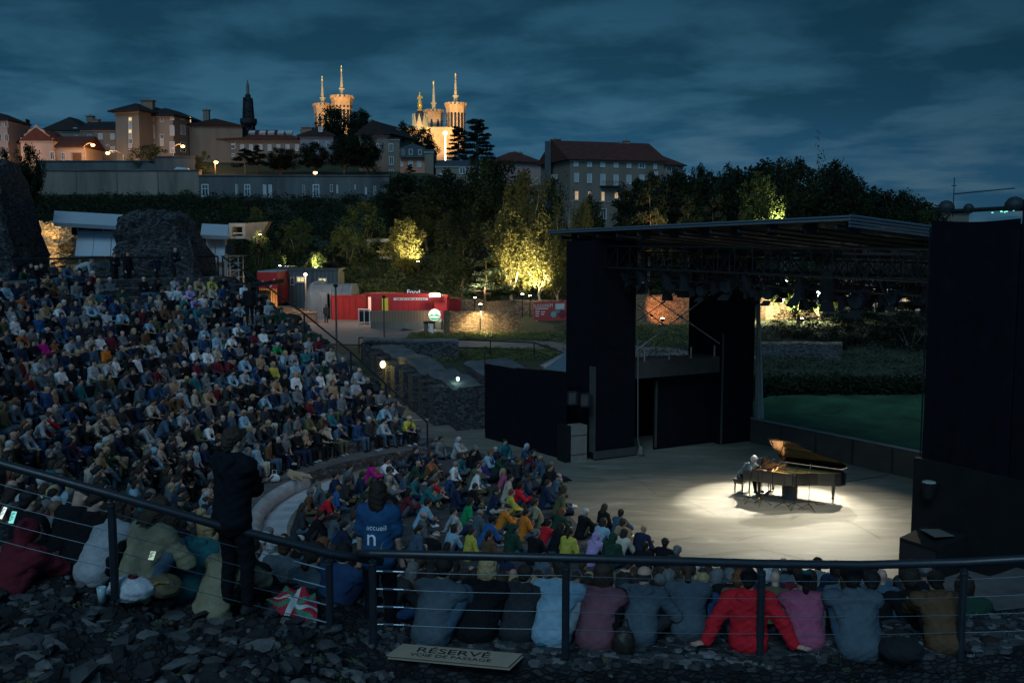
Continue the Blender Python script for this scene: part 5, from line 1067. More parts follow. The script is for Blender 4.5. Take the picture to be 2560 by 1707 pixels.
def booth(label, px0, px1, Y, seg, pole=True, low=True):
 """control booth: tilted roof awning, hinged front sheets and scaffold legs. seg: pixel ys (roof top-left, roof top-right, roof bottom, front top, front bottom, base)"""
 rt, rr, rb, ft, fb_, bs = seg; q = at((px0 + px1) / 2, bs, Y); r = thing('control_booth', q, label, 'booth', 'white control booths')
 A, B_ = at(px0, rt, Y + .6), at(px1, rr, Y + .6); C, D_ = at(px1 - 2, rb + (rr - rt), Y - 1.4), at(px0 - 4, rb, Y - 1.4)
 MB().prism([A, B_, C, D_], (0, .12, -.2)).build('roof_awning', m_awn, r)
 f0, f1 = px0 + (px1 - px0) * .30, px1 - 8; n = 3
 if not low: f0, n = px0 + 12, 2
 for i in range(n):
  u0, u1 = f0 + (f1 - f0) * i / n + .8, f0 + (f1 - f0) * (i + 1) / n - .8; k = 14 * (1 - i / n)
  MB().prism([at(u0, ft, Y - .3), at(u1, ft, Y - .3), at(u1 - k * .35, fb_, Y - 1.2), at(u0 - k * .6, fb_, Y - 1.2)], (0, .08, .03)).build('front_sheet', m_awn, r)
 b = MB(); zb = hz(q.x, q.y) if False else at(0, bs, Y).z
 for x in np.linspace(f0, f1, 3):
  for dy in (0.2, 2.0): P = at(x, rb, Y + dy); b.bar((P.x, P.y, zb - .3), (P.x, P.y, P.z + .2), .05)
 for zz_ in (fb_ + 4, (rb + ft) / 2, bs - 20): a_, c_ = at(f0, zz_, Y + .2), at(f1, zz_, Y + .2); b.bar(a_, c_, .045)
 b.bar(at(f0, ft, Y + .2), at(f1, rb, Y + .2), .035); b.build('scaffold', m_alu, r)
 MB().box(at((f0 + f1) / 2, ft - 4, Y + 1.2), ((f1 - f0) / F * Y, 1.6, .6)).build('desk', m_black, r)
 MB().box(at((f0 + f1) / 2, (fb_ + bs) / 2 + 6, Y + .9), ((f1 - f0) / F * Y, .05, (bs - fb_) / F * Y * .7)).build('skirt', m_awn, r)
booth('white awning control booth left of the great masonry block', 136, 330, 54, (527, 538, 556, 578, 640, 706))
booth('smaller white awning booth right of the masonry block', 505, 572, 56, (559, 562, 587, 596, 655, 710), low=False)
p = at(580, 700, 52); st_ = thing('scaffold_tower', (p.x, p.y, p.z), 'slim aluminium scaffold tower right of the smaller booth', 'scaffold'); b = MB(); z1 = at(0, 640, 52).z; z0 = p.z - 1
for dx in (-.35, .35):
 for dy in (0, .9): b.bar((p.x + dx, p.y + dy, z0), (p.x + dx, p.y + dy, z1), .04)
for k in range(7):
 z = z0 + (z1 - z0) * k / 6; b.bar((p.x - .35, p.y, z), (p.x + .35, p.y, z), .03); b.bar((p.x - .35, p.y + .9, z), (p.x + .35, p.y + .9, z), .03)
 if k < 6: b.bar((p.x - .35, p.y, z), (p.x + .35, p.y, z + (z1 - z0) / 6), .02)
b.build('frame', m_alu, st_); MB().box((p.x, p.y + .45, z1), (1.0, 1.2, .06)).build('deck', m_board, st_)
MB().box((p.x - .1, p.y + .3, z1 + .35), (.4, .5, .45)).build('floodlight', m_black, st_)
lamp('scaffold_light', 'POINT', (p.x + .5, p.y - .6, z1 - 2.0), 40, (1, .6, .3), size=.2)
p = at(*c6(300, 560), 49.6); z0 = 4.3; sh = thing('slatted_shed', (p.x, p.y, z0), 'small shed with glowing wooden slats at the end of the rows', 'shed')
zt = at(*c6(290, 345), 49.6).z; w_ = 150 / 3.267 / F * 49.6
for i in range(9):
 x = p.x - w_ / 2 + w_ * i / 8; MB().box((x, p.y, (z0 + zt) / 2), (.12, .1, zt - z0)).build('slat', M('slat_wood', (.35, .2, .08), .8, .3, 3), sh)
MB().prism([(p.x - w_ / 2 - 2.2, p.y - .6, zt - .15), (p.x - w_ / 2 - 2.2, p.y - .6, zt), (p.x + w_ / 2 + .3, p.y - .6, zt + .5), (p.x + w_ / 2 + .3, p.y - .6, zt + .3)], (0, 2.6, 0)).build('roof', m_black, sh)
MB().box((p.x, p.y + 1.7, (z0 + zt) / 2), (w_, .08, zt - z0)).build('back_wall', m_board, sh)
lamp('shed_light', 'POINT', (p.x, p.y + .9, (z0 + zt) / 2), 60, (1, .55, .18), size=.1)
def railing(name, pts, label, cat='railing', hgt=1.0, rad=.04, posts=None, low=True):
 r = thing(name, pts[0], label, cat, None); up = Vector((0, 0, hgt)); P = [Vector(p) for p in pts]
 MB().tube([p + up for p in P], rad, 8).build('handrail', m_black, r, smooth=True)
 if low: MB().tube([p + up * .12 for p in P], rad * .7, 6).build('lower_rail', m_black, r)
 for p in (posts or P): p = Vector(p); MB().bar(p - Vector((0, 0, .3)), p + up, rad, 6).build('post', m_black, r)
 return r
T_ = lambda R, ph, z: Vector((*pol(R, ph), z))
rp = [T_(tier(k)[0] + .4, pend(k) + 1.2, tier(k)[1]) for k in (0, 3, 6, 10, 14, 17)]; rp[0] = T_(8.9, 118.6, .4)
railing('stair_railing', rp, 'long black handrail descending beside the end of the rows', low=False)
railing('top_railing', [T_(Rw + .3, ph, zt_top) for ph, zt_top in [(127.5, tier(17)[1]), (132, tier(17)[1]), (138, tier(17)[1]), (146, tier(17)[1]), (154, tier(17)[1])]], 'black railing along the walkway above the last row')
sb = MB(); rr_ = random.Random(9)
for i in range(420):
 k = rr_.uniform(0, 17); R, z = tier(k); ph = pend(k) - rr_.uniform(.2, 5.5) * (1 if k > 5 else .4); x, y = pol(R, ph); v, f = rock(rr_.uniform(.15, .5), i + 900); zz_ = max(z * (1 - (pend(k) - ph) / 9), 0) if k > 5 else z * .6
 sb.add([q + Vector((x, y, zz_ - .05)) for q in v], f, rr_.choice([0, 1, 2]))
bk_ = MB(); vs = []
for k in range(0, 19):
 R, z = tier(k) if k < 18 else (Rw + 4, tier(17)[1])
 for d, h in ((0, 1), (2.2 if k > 5 else 1, .62), (4.5 if k > 5 else 2, .3), (7.5 if k > 5 else 2.6, -.02)): x, y = pol(R, pend(k) - d); vs.append((x, y, (z - .1) * h + .12 * fbm(x, y) * (h > 0)))
bk_.add(vs, [(4 * k + j, 4 * k + j + 1, 4 * k + 5 + j, 4 * k + 4 + j) for k in range(18) for j in range(3)])
tag(bk_.build('stone_bank', m_ruin2, origin=(0, 0, 0)), 'broken masonry slope at the end of the tiers', kind='structure')
tag(sb.build('bank_stones', [m_r1, m_r2, m_r3], origin=(0, 0, 0)), 'loose stones beside the end of the tiers', kind='stuff')
DA = Vector((-.479, .878, 0)); DB = Vector((.878, .479, 0)); MS = Matrix((DB, -DA, Vector((0, 0, 1)))).transposed() if False else Matrix.Rotation(math.atan2(DB.y, DB.x), 3, 'Z')
A0 = Vector((3.15, 37.4, 0))
def S(a, b, z=0): return A0 + DA * a + DB * b + Vector((0, 0, z))     # a along the front line (away), b upstage
def sbox(a0, a1, b0, b1, z0, z1, m=None):
 m = m or MB(); return m.box(S((a0 + a1) / 2, (b0 + b1) / 2, (z0 + z1) / 2), (abs(b1 - b0), abs(a1 - a0), z1 - z0), M3=MS)
m_drape = M('black_drape', (0.0045, 0.0055, 0.009), .95, .35, 2.5, bump=.35, bscale=1.2, spec=.1); m_drape2 = M('black_wood', (0.009, 0.0095, 0.0105), .8, .25, 2, spec=.2)
m_greyb = M('grey_edging', (0.055, 0.053, 0.05), .85, .15, 3); m_box = M('taupe_case', (0.21, 0.18, 0.15), .85, .12, 3)
r = thing('stage_pillar', S(1.05, .9), 'tall black draped pillar at the left of the stage', 'pillar')
sbox(0, 2.1, 0, 1.85, .35, 8.35).build('drape', m_drape, r)
sbox(-.06, .3, -.06, 0.0, .3, 3.6, sbox(-.06, 0, -.06, 1.9, .05, .35)).build('edging', m_greyb, r)
b = MB(); sbox(-.02, 2.1, .02, 1.83, 0, .35, b); b.build('base', m_drape2, r)
b = MB(); b.tube([S(-.1, 1.9, 4.6), S(-.08, 1.93, 3), S(-.12, 1.92, 1.6), S(-.1, 1.95, .7), S(-.25, 2.0, .05)], .02, 5); b.lathe(S(-.25, 1.98, 0), [(.05, 0), (.12, .1), (.1, .3), (.03, .42)], 7); b.build('cable', M('cable_pale', (.14, .14, .13), .6, 0), r)
r = thing('rear_pillar', S(1, 7.1), 'black draped tower at the rear left of the stage', 'pillar')
sbox(0, 2.2, 6.2, 7.9, 0, 7.6).build('drape', m_drape, r); sbox(-.04, 0, 6.16, 6.24, 0, 4.6).build('edging', m_greyb, r)
r = thing('stage_bridge', S(.6, 4), 'black walkway bridge joining the two left pillars', 'bridge')
sbox(.1, 1.2, 1.9, 6.15, 3.0, 3.65).build('beam', M('bridge_beam', (.045, .042, .04), .8, .2), r); b = MB()
for bb in (2.4, 3.6, 4.7, 5.9): b.bar(S(.15, bb, 3.65), S(.15, bb, 4.1), .03)
b.build('rail_post', m_alu, r); sbox(.5, .6, 3.2, 6.15, 0, 3.0).build('black_wall', m_drape, r); sbox(.42, .5, 3.2, 3.26, .1, 2.8).build('door_edge', m_greyb, r)
sbox(3.0, 3.1, 1.9, 6.2, 0, 3.4).build('back_panel', m_drape, r)
def cable(px0, py0, px1, py1, Y0, Y1, rad=.018):
 return at(1350 + px0 / 2.24, 520 + py0 / 2.24, Y0), at(1350 + px1 / 2.24, 520 + py1 / 2.24, Y1)
m_cab = M('steel_cable', (.45, .45, .45), .5, 0, metal=.4)
for i, (q, lb) in enumerate((((535, 435, 1020, 768, 38.6, 40.6), 'steel brace falling from left pillar to rear tower'), ((535, 800, 1015, 435, 38.6, 40.6), 'steel brace rising from left pillar to rear tower'), ((535, 640, 835, 425, 41, 43.5), 'shorter steel brace behind the long pair'), ((545, 540, 700, 660, 41, 43), 'short thin brace crossing behind the left pillar'))):
 p0, p1 = cable(*q); r = thing('bracing_cable', p0, lb, 'cable', 'bracing cables'); MB().bar(p0, p1, .02, 5).build('wire', m_cab, r); MB().bar(p0.lerp(p1, .47), p0.lerp(p1, .53), .045, 6).build('turnbuckle', m_alu, r)
p0, p1 = at(1350 + 1222 / 2.24, 520 + 362 / 2.24, 42), at(1350 + 1228 / 2.24, 520 + 1178 / 2.24, 42); b = MB(); vs = []
for i in range(25):
 t = i / 24; c = p0.lerp(p1, t); w_ = .07 + .13 * t ** 1.6
 for j, (dx, dy) in enumerate(((-w_, 0), (-w_ * .4, -.08), (0, .02), (w_ * .5, -.07), (w_, 0), (0, .1))): vs.append(c + Vector((dx, dy + .02 * math.sin(t * 9 + j), 0)))
b.add(vs, [(6 * i + j, 6 * i + (j + 1) % 6, 6 * i + 6 + (j + 1) % 6, 6 * i + 6 + j) for i in range(24) for j in range(6)]); b.bar(p0 + Vector((0, .15, .3)), (p1.x, p1.y + .15, 0), .05)
tag(b.build('white_drape', M('drape_white', (.38, .38, .36), .8, .1, 2)), 'narrow gathered white drape hanging beside the rear tower', 'drape')
r = thing('stage_parapet', (12, 37, 0), 'low dark parapet along the back of the stage with a pale top rail', 'parapet')
q0, q1 = Vector((9.9, 40.9, 0)), Vector((16.5, 30.9, 0)); d = (q1 - q0).normalized(); nr = Vector((-d.y, d.x, 0)); n = 7
for i in range(n):
 a, c = q0.lerp(q1, i / n + .004), q0.lerp(q1, (i + 1) / n - .004); b = MB(); b.prism([a, c, c + Vector((0, 0, .97)), a + Vector((0, 0, .97))], nr * .12); b.build('panel', M('parapet_panel', (.05, .047, .042), .8, .2, 1.5), r)
MB().bar(q0 + nr * .06 + Vector((0, 0, 1.0)), q1 + nr * .06 + Vector((0, 0, 1.0)), .045, 6).build('top_rail', m_alu, r)
r = thing('black_screens', onz(1300, 1130, 0), 'row of tall black scenery flats left of the pillar', 'screen'); pl = [(1213, 1094, 909), (1290, 1115, 922), (1416, 1150, 940)]
P = [onz(x, y, 0) for x, y, _ in pl]; Z = [at(x, yt, P[i].y).z for i, (x, y, yt) in enumerate(pl)]
ex = P[0] + Vector((-.15, 4, 0))
for (a, c, za, zc) in ((ex, P[0], Z[0], Z[0]), (P[0], P[1], Z[0], Z[1]), (P[1], P[2], Z[1], Z[2] + .1)):
 MB().prism([a, c, c + Vector((0, 0, zc)), a + Vector((0, 0, za))], (0.02, .08, 0)).build('flat', m_drape, r)
b = MB(); b.prism([P[1] + Vector((0, 2.5, 0)), P[2] + Vector((1, 3, 0)), P[2] + Vector((1, 3, 2.9)), P[1] + Vector((0, 2.5, 2.9))], (0, .1, 0)); b.build('flat', m_drape, r)
a, c, e = at(1350, 915, 44), at(1418, 880, 44), at(1418, 930, 41); tag(MB().prism([a, c, e, at(1360, 922, 41)], (0, 0, .05)).build('canopy_sheet', M('blue_grey_sheet', (.12, .16, .2), .6, .1)), 'blue grey sloping sheet behind the black flats', 'sheet')
p = onz(1427, 1155, 0); pe = onz(1467, 1150, 0); u = (pe - p); W = u.length; u.normalize(); v = Vector((-u.y, u.x, 0)); H = at(1430, 1066, p.y).z
r = thing('flight_case', p, 'tall taupe equipment case in front of the left pillar', 'case'); b = MB(); b.prism([p, pe, pe + v * .5, p + v * .5], (0, 0, H)); b.build('case_body', m_box, r)
b = MB()
for k in (.18, .72): b.prism([p + Vector((0, 0, H * k)), pe + Vector((0, 0, H * k)), pe + Vector((0, 0, H * k + .03)), p + Vector((0, 0, H * k + .03))], -v * .012)
b.build('seam', m_greyb, r); MB().prism([p - u * .25, p, p + v * .5, p - u * .25 + v * .6], (0, 0, H + .02)).build('side_flap', m_drape2, r)
zl, zc, zr = 8.70, 9.02, 8.72
Lf = at(1370, 579, 40.3); Cn = at(2124, 543, 26.6); Rt = at(2350, 573, 28.4) ; Rt = Cn + (Rt - Cn) * 2.4
Bk = Lf + (Rt - Cn)
r = thing('stage_roof', S(0, 4, 8), 'flat metal stage roof with ribbed silver edges', 'roof'); b = MB(); dn = Vector((0, 0, -.07))
b.add([Lf, Cn, Rt, Bk, Lf + dn, Cn + dn, Rt + dn, Bk + dn], [(0, 1, 2, 3), (7, 6, 5, 4), (0, 4, 5, 1), (1, 5, 6, 2), (2, 6, 7, 3), (3, 7, 4, 0)]); b.build('panel', M('roof_sheet', (.04, .042, .045), .5, .2, 2, metal=.3), r)
b = MB()
for dz in (0.02, -.06): b.bar(Lf + Vector((0, 0, dz)), Cn + Vector((0, 0, dz)), .035, 5)
for dz in (0.04, -.05, -.14, -.23): b.bar(Cn + Vector((0, 0, dz)), Rt + Vector((0, 0, dz)), .035, 5)
b.build('edge_profile', M('silver_edge', (.16, .20, .24), .35, .1, 4, metal=.5), r)
ax = (Cn - Lf).normalized(); bx_ = (Rt - Cn).normalized(); LL = (Cn - Lf).length; DD = (Rt - Cn).length
for i in range(12):
 p = Lf + ax * (LL * (i + .5) / 12) + bx_ * .2 + Vector((0, 0, -.22)); q = p + bx_ * (DD - .4); bb = MB(); bb.bar(p, q, .07, 4); bb.build('purlin', m_metal, r)
for i in range(10):
 p = Lf + ax * (LL * (i + .8) / 10) + bx_ * .5 + Vector((0, 0, -.22)); MB().box(p, (.3, .25, .3)).build('bracket', m_black, r)
def truss(label, p, q, h=.55, wd=.5, zc_=0, nseg=None, name='lighting_truss'):
 p, q = Vector(p), Vector(q); d = (q - p).normalized(); s = Vector((-d.y, d.x, 0)).normalized() * wd / 2; up = Vector((0, 0, h / 2)); n = nseg or max(4, int((q - p).length / h)); r = thing(name, p, label, 'truss', 'lighting trusses')
 b = MB(); C = [s + up, s - up, -s - up, -s + up]
 for c in C: b.bar(p + c, q + c, .028, 5)
 b.build('chord', m_truss, r); b = MB()
 for i in range(n):
  a, e = p.lerp(q, i / n), p.lerp(q, (i + 1) / n)
  for k in range(4): c, c2 = C[k], C[(k + 1) % 4]; b.bar(a + c, e + c2, .014, 4); b.bar(a + c, a + c2, .014, 4)
 b.build('lacing', m_truss, r); return r
m_truss = M('truss_metal', (.045, .044, .042), .4, .2, 6, metal=.7)
for i, (bb, zz_, h) in enumerate(((.6, 7.75, .8), (3.2, 7.6, .6), (5.6, 7.5, .6), (8.0, 7.35, .5))):
 truss(['front lighting truss of the stage under the roof edge', 'second lighting truss back from the roof edge', 'third lighting truss back from the roof edge', 'rearmost lighting truss over the parapet'][i], S(1.5, bb, zz_), S(-14.5, bb, zz_), h)
for i, aa in enumerate((-1, -5.5, -10)):
 truss(['cross truss nearest the left pillar', 'middle cross truss of the stage roof', 'cross truss nearest the speaker tower'][i], S(aa, .6, 7.2), S(aa, 8.2, 7.0), .35, .35)
for i, (aa, bb, zz_) in enumerate(((-13.8, 1.0, 6.95), (-13.8, 4.4, 6.8), (-13.8, 6.8, 6.75))):
 p, q = S(-2, bb, zz_), S(aa, bb, zz_); rr3 = thing('lighting_bar', p, ['front lamp bar hung under the trusses', 'middle lamp bar hung under the trusses', 'rear lamp bar hung under the trusses'][i], 'bar', 'lamp bars'); b = MB().bar(p, q, .03, 6); [b.bar(p.lerp(q, t), p.lerp(q, t) + Vector((0, 0, .5)), .015, 4) for t in np.linspace(.05, .95, 7)]; b.build('tube', m_truss, rr3)
b = MB()
for i in range(14):
 a = S(-1 - i * .95, 1.0 + (i % 3) * .5, 7.3); b.tube([a, a + Vector((.1, -.1, -.35)), a + Vector((.35, -.2, -.5)), a + Vector((.6, -.3, -.3)), a + Vector((.7, -.35, .05))], .014, 4)
tag(b.build('cable_loops', m_balc), 'black power cables looping under the lighting trusses', kind='stuff')
m_lens = M('lens_lit', (.85, 1, .9), .4, 0, emit=(.75, 1.0, .85), es=22); m_lensd = M('lens_dark', (.03, .04, .05), .1, 0, spec=.9)
def stage_lamp(p, target, label, lit=False, size=1.0, parent=None):
 p = Vector(p); d = (Vector(target) - p).normalized(); r = thing('stage_spotlight', p, label, 'spotlight', 'hanging stage spotlights'); s = size
 b = MB(); b.bar(p - d * .28 * s, p + d * .12 * s, .13 * s, 10, r2=.16 * s); b.bar(p - d * .42 * s, p - d * .28 * s, .07 * s, 8, r2=.13 * s); b.build('housing', m_black, r, smooth=False)
 sd_ = d.cross(Vector((0, 0, 1))).normalized() * .2 * s; b = MB(); b.tube([p + sd_, p + sd_ + Vector((0, 0, .3 * s)), p - sd_ + Vector((0, 0, .3 * s)), p - sd_], .015, 4); b.bar(p + Vector((0, 0, .3 * s)), p + Vector((0, 0, .5 * s)), .02, 5); b.build('yoke', m_truss, r)
 MB().bar(p + d * .12 * s, p + d * .135 * s, .145 * s, 12).build('lens', m_lens if lit else m_lensd, r)
 for a in (0, 1, 2, 3):
  t = a * math.pi / 2; o = (sd_.normalized() * math.cos(t) + d.cross(sd_).normalized() * math.sin(t)); bd = MB(); c = p + d * .22 * s + o * .17 * s; e = sd_.normalized() * -math.sin(t) + d.cross(sd_).normalized() * math.cos(t)
  bd.add([c - e * .11 * s - d * .1 * s, c + e * .11 * s - d * .1 * s, c + e * .15 * s + d * .1 * s + o * .08 * s, c - e * .15 * s + d * .1 * s + o * .08 * s], [(0, 1, 2, 3)]); bd.build('barn_door', m_black, r)
 return r
PIANO = Vector((8.9, 31.4, .9)); PP0 = Vector((9.2, 31.6, .9))
lits = [(at(1963, 708, 38.8), 'lit spotlight left of the three in the rear row'), (at(2076, 713, 36.8), 'lit spotlight in the middle of the rear row'), (at(2042, 734, 37.4), 'lit spotlight hanging lowest, pointing down'), (at(2206, 721, 34.7), 'lit spotlight farthest right over the stage')]
for p, lb in lits:
 stage_lamp(p, p.lerp(PIANO, .5) + Vector((-1.5, -4, 1.5)), lb, True, 1.0)
rnd = random.Random(3); names = ['first', 'second', 'third', 'fourth', 'fifth', 'sixth', 'seventh', 'eighth', 'ninth', 'tenth', 'eleventh', 'twelfth']
for row, (bb, zz_, nrow) in enumerate(((1.0, 6.8, 12), (4.4, 6.6, 9), (6.8, 6.45, 7))):
 for i in range(nrow):
  a = -.5 - i * (13.0 / nrow) - rnd.uniform(0, .5); p = S(a, bb, zz_ + rnd.uniform(-.1, .15)); t = Vector((rnd.uniform(5, 11), rnd.uniform(26, 33), 0)) if rnd.random() < .7 else p + Vector((-1, -1, -.4))
  stage_lamp(p, t, '%s unlit spotlight from the left on the %s lamp bar' % (names[i], ['front', 'middle', 'rear'][row]), False, rnd.uniform(.9, 1.5))
cw = (1, .93, .74)
for (p, lb), e, sp in zip(lits, (12000, 7000, 2600, 3400), (22, 24, 44, 44)):
 lamp('stage_beam', 'SPOT', p + (PIANO - p).normalized() * .8, e, cw, PIANO + {12000: Vector((-1.6, .7, -.9)), 7000: Vector((.5, .4, -.9))}.get(e, Vector((-.3, -.8, -.9))), .04, sp, .6)
lamp('stage_wash', 'SPOT', S(-7, 6.8, 6.5), 3000, cw, (7.6, 29.5, 0), .12, 86, 1.0)
lamp('audience_fill_light', 'SPOT', S(-6.5, 6.8, 6.5), 3200, cw, (0.6, 29.5, .5), .12, 50, 1.0)  # added spot standing in for stage light spilling onto the floor audience
lamp('audience_fill_light', 'SPOT', S(-4, .4, 7.4), 1700, (.92, .93, 1), (-11, 36, 3), .2, 80, 1.0)  # added spot standing in for stage light bounced onto the left rows
lamp('stage_wash', 'SPOT', S(-10.5, 1.0, 6.6), 1500, cw, (7.5, 28, 0), .12, 100, 1.0)
lamp('piano_key_light', 'SPOT', S(-7.5, .6, 6.8), 7500, (1, .92, .72), Vector((8.75, 31.9, .95)), .05, 13, .8)
r = thing('speaker_tower', (12, 23.5, 0), 'huge black draped speaker tower at the right edge', 'tower'); T0 = Vector((10.30, 24.6, 0))
def TT(a, b_, z=0): return T0 - DA * a + DB * b_ + Vector((0, 0, z))
def tbox(a0, a1, b0, b1, z0, z1, m=None):
 m = m or MB(); return m.box(TT((a0 + a1) / 2, (b0 + b1) / 2, (z0 + z1) / 2), (abs(b1 - b0), abs(a1 - a0), z1 - z0), M3=MS)
b = MB(); nn = 14; vs = []
for i in range(nn + 1):
 for j in range(25):
  a = 2.35 * i / nn; z = 2.9 + 5.97 * j / 24 - (.06 * math.sin(math.pi * i / nn)) * (j == 24); vs.append(TT(a, .03 * math.sin(i * 1.9 + .3 * fbm(i * .3, j * .2)) + .02 * fbm(i * .5, j * .3), z))
b.add(vs, [(i * 25 + j, i * 25 + j + 1, (i + 1) * 25 + j + 1, (i + 1) * 25 + j) for i in range(nn) for j in range(24)])
b.build('drape', m_drape, r, smooth=True); tbox(.06, 2.3, .1, 3.2, 0, 8.75).build('core', m_drape, r); tbox(-.12, 3.4, -.14, .02, 0, 2.95).build('lower_skirt', m_drape2, r)
tbox(2.36, 4.2, .05, 3.2, 0, 9.3).build('side_drape', m_drape, r)
MB().bar(TT(-.02, -.04, 3.0), TT(-.02, -.02, 8.7), .02, 4).build('edge_batten', m_drape2, r)
zt = 8.95; b = MB(); b.bar(TT(-.25, .3, zt + .12), TT(3.2, .3, zt + .2), .05, 6); tag(b.build('top_beam', m_truss), 'metal beam lying across the top of the speaker tower', 'beam')
for i, (a, sz, lb) in enumerate(((.12, .2, 'domed moving light at the left on the tower top'), (.75, .12, 'flat dark fixture between the two domed lights'), (1.95, .22, 'domed moving light at the right on the tower top'))):
 p = TT(a, .35, zt + .16); rr3 = thing('rooftop_light', p, lb, 'stage light', 'lights on the speaker tower'); MB().lathe(p, [(sz * .9, 0), (sz, .05), (sz * .95, sz * .6), (sz * .6, sz * 1.05), (sz * .2, sz * 1.2)], 12).build('dome', M('smoked_dome', (.02, .03, .035), .6, .2, 5, spec=.3), rr3, smooth=True); MB().lathe(p, [(sz * 1.15, -.06), (sz * 1.2, 0), (sz * .9, .03)], 12).build('base', m_black, rr3)
b = MB(); p = TT(.28, .4, zt); b.bar(p, p + Vector((0, 0, .95)), .012, 4); b.bar(p + Vector((-.06, 0, .75)), p + Vector((.06, 0, .75)), .01, 4); b.bar(p + Vector((0, 0, .55)), TT(1.9, .4, zt + .62), .012, 4); tag(b.build('antenna_line', m_balc), 'thin antenna with a wire strung to the right dome', 'antenna')
b = MB(); rg = random.Random(2)
for i in range(10): b.box(TT(1.5 + rg.random() * .6, .15, zt + .06 + rg.random() * .08), (.03, .03, .02))
tag(b.build('indicator_lights', M('led_glow', (.3, 1, .7), .5, 0, emit=(.2, 1, .6), es=1.5)), 'tiny green indicator lights on the tower top', kind='stuff')
def speaker(p, w_, d_, h_, label, wedge=False, name='floor_speaker'):
 p = Vector(p); r = thing(name, p, label, 'speaker'); b = MB(); hw = w_ / 2
 pts = [(-d_ / 2, 0), (d_ / 2, 0), (d_ / 2, h_), (-d_ / 2, h_ * (.86 if wedge else 1))]
 b.prism([p + DB * x - DA * -hw + Vector((0, 0, z)) for x, z in pts], -DA * w_); b.build('cabinet', m_drape2, r)
 MB().prism([p - DB * (d_ / 2 + .01) + DA * x + Vector((0, 0, z)) for x, z in ((-hw + .05, .08), (hw - .05, .08), (hw - .05, h_ * .8), (-hw + .05, h_ * .8))], -DB * .02).build('grille', m_balc, r)
 g = MB(); g.prism([p + DB * x + DA * y + Vector((0, 0, h_ + .003)) for x, y in ((-d_ * .3, -hw * .5), (d_ * .2, -hw * .8), (d_ * .35, hw * .2), (-d_ * .05, hw * .6))], (0, 0, .01)); g.build('paper', M('label_paper', (.12, .12, .11), .8, .2), r)
 return r
q = onz(2340, 1500, 0); speaker((10.15, 23.4, 0), 1.1, 1.0, at(2330, 1331, 23.4).z, 'big black floor speaker standing before the tower skirt', True)
for x, y, lb in ((2322, 1215, 'small wedge lamp on the corner of the tower skirt'), (2385, 1228, 'darker wedge lamp beside the corner one')):
 p = at(x, y, 24.0); rr3 = thing('skirt_lamp', p, lb, 'spotlight', 'lamps on the tower skirt'); MB().lathe(p, [(.10, -.3), (.16, -.05), (.2, .08), (.19, .1)], 8).build('housing', m_black, rr3); MB().lathe(p + Vector((0, 0, .1)), [(.17, 0), (.15, .02)], 8).build('lens', M('grey_lens', (.35, .36, .34), .3, .3, 8), rr3)
 MB().bar(p + Vector((.1, .15, -.1)), p + Vector((.2, .5, -.1)), .03).build('bracket', m_black, rr3)
for i, (x, y) in enumerate(((1431, 995), (1462, 1000))):
 p = at(x, y, 37.0); rr3 = thing('pillar_lamp', p, ['black lamp clamped low on the pillar, left one', 'grey edged lamp clamped low on the pillar, right one'][i], 'spotlight', 'lamps clamped on the pillar'); MB().box(p, (.35, .3, .5), .3).build('housing', m_black, rr3); MB().box(p + Vector((-.02, -.17, .02)), (.28, .03, .42), .3).build('lens', m_greyb, rr3); MB().bar(p, p + Vector((.3, .4, .1)), .03).build('bracket', m_black, rr3)
U = Vector((.81, -.586, 0)); Vv = Vector((.586, .81, 0)); O = Vector((7.75, 31.65, 0))
def PP(a, b_, z=0): return O + U * a + Vv * b_ + Vector((0, 0, z))
m_lac = M('black_lacquer', (0.006, 0.006, 0.007), .08, 0, spec=.6, kind='flat', coat=1.0); m_brass = M('brass', (.7, .45, .12), .25, .1, 4, metal=1); m_goldp = M('gold_plate', (.62, .30, .11), .45, .15, 3, metal=.25); m_sound = M('spruce', (.45, .22, .08), .4, .2, 5)
curve = [(0, 0), (.95, 0), (1.15, .03), (1.35, .12), (1.55, .29), (1.75, .50), (1.95, .66), (2.2, .78), (2.42, .88), (2.58, 1.02), (2.66, 1.2), (2.64, 1.38), (2.54, 1.5), (2.35, 1.55), (0, 1.55)]
pn = thing('grand_piano', PP(1.2, .8), 'black concert grand piano with its lid raised in the light pool', 'piano')
def outline(scale_in=0.0):
 c = Vector((1.2, .8)); return [(c.x + (x - c.x) * (1 - scale_in / 1.3), c.y + (y - c.y) * (1 - scale_in / .8)) for x, y in curve]
b = MB(); o1, o2 = curve, outline(.055); n = len(curve); vs = [PP(x, y, z) for z in (.62, 1.01) for x, y in o1] + [PP(x, y, z) for z in (.66, 1.01) for x, y in o2]
fs = []
for i in range(n):
 j = (i + 1) % n
 fs += [(i, j, n + j, n + i), (2 * n + j, 2 * n + i, 3 * n + i, 3 * n + j), (n + i, n + j, 3 * n + j, 3 * n + i), (i, 2 * n + i, 2 * n + j, j)]
b.add(vs, fs); b.build('rim', m_lac, pn)
b = MB(); b.add([PP(x, y, .70) for x, y in outline(.05)], [tuple(range(n))]); b.build('soundboard', m_sound, pn)
b = MB(); pl_ = [(.42, .12), (1.0, .12), (1.3, .25), (1.6, .5), (1.95, .8), (2.3, .95), (2.48, 1.15), (2.45, 1.38), (.42, 1.45)]
b.add([PP(x, y, .86) for x, y in pl_], [tuple(range(len(pl_)))])
for y0, x1 in ((.35, 1.25), (.7, 1.75), (1.05, 2.3)): b.bar(PP(.45, y0, .90), PP(x1, y0 + .1, .90), .03, 5)
b.build('iron_plate', m_goldp, pn)
b = MB()
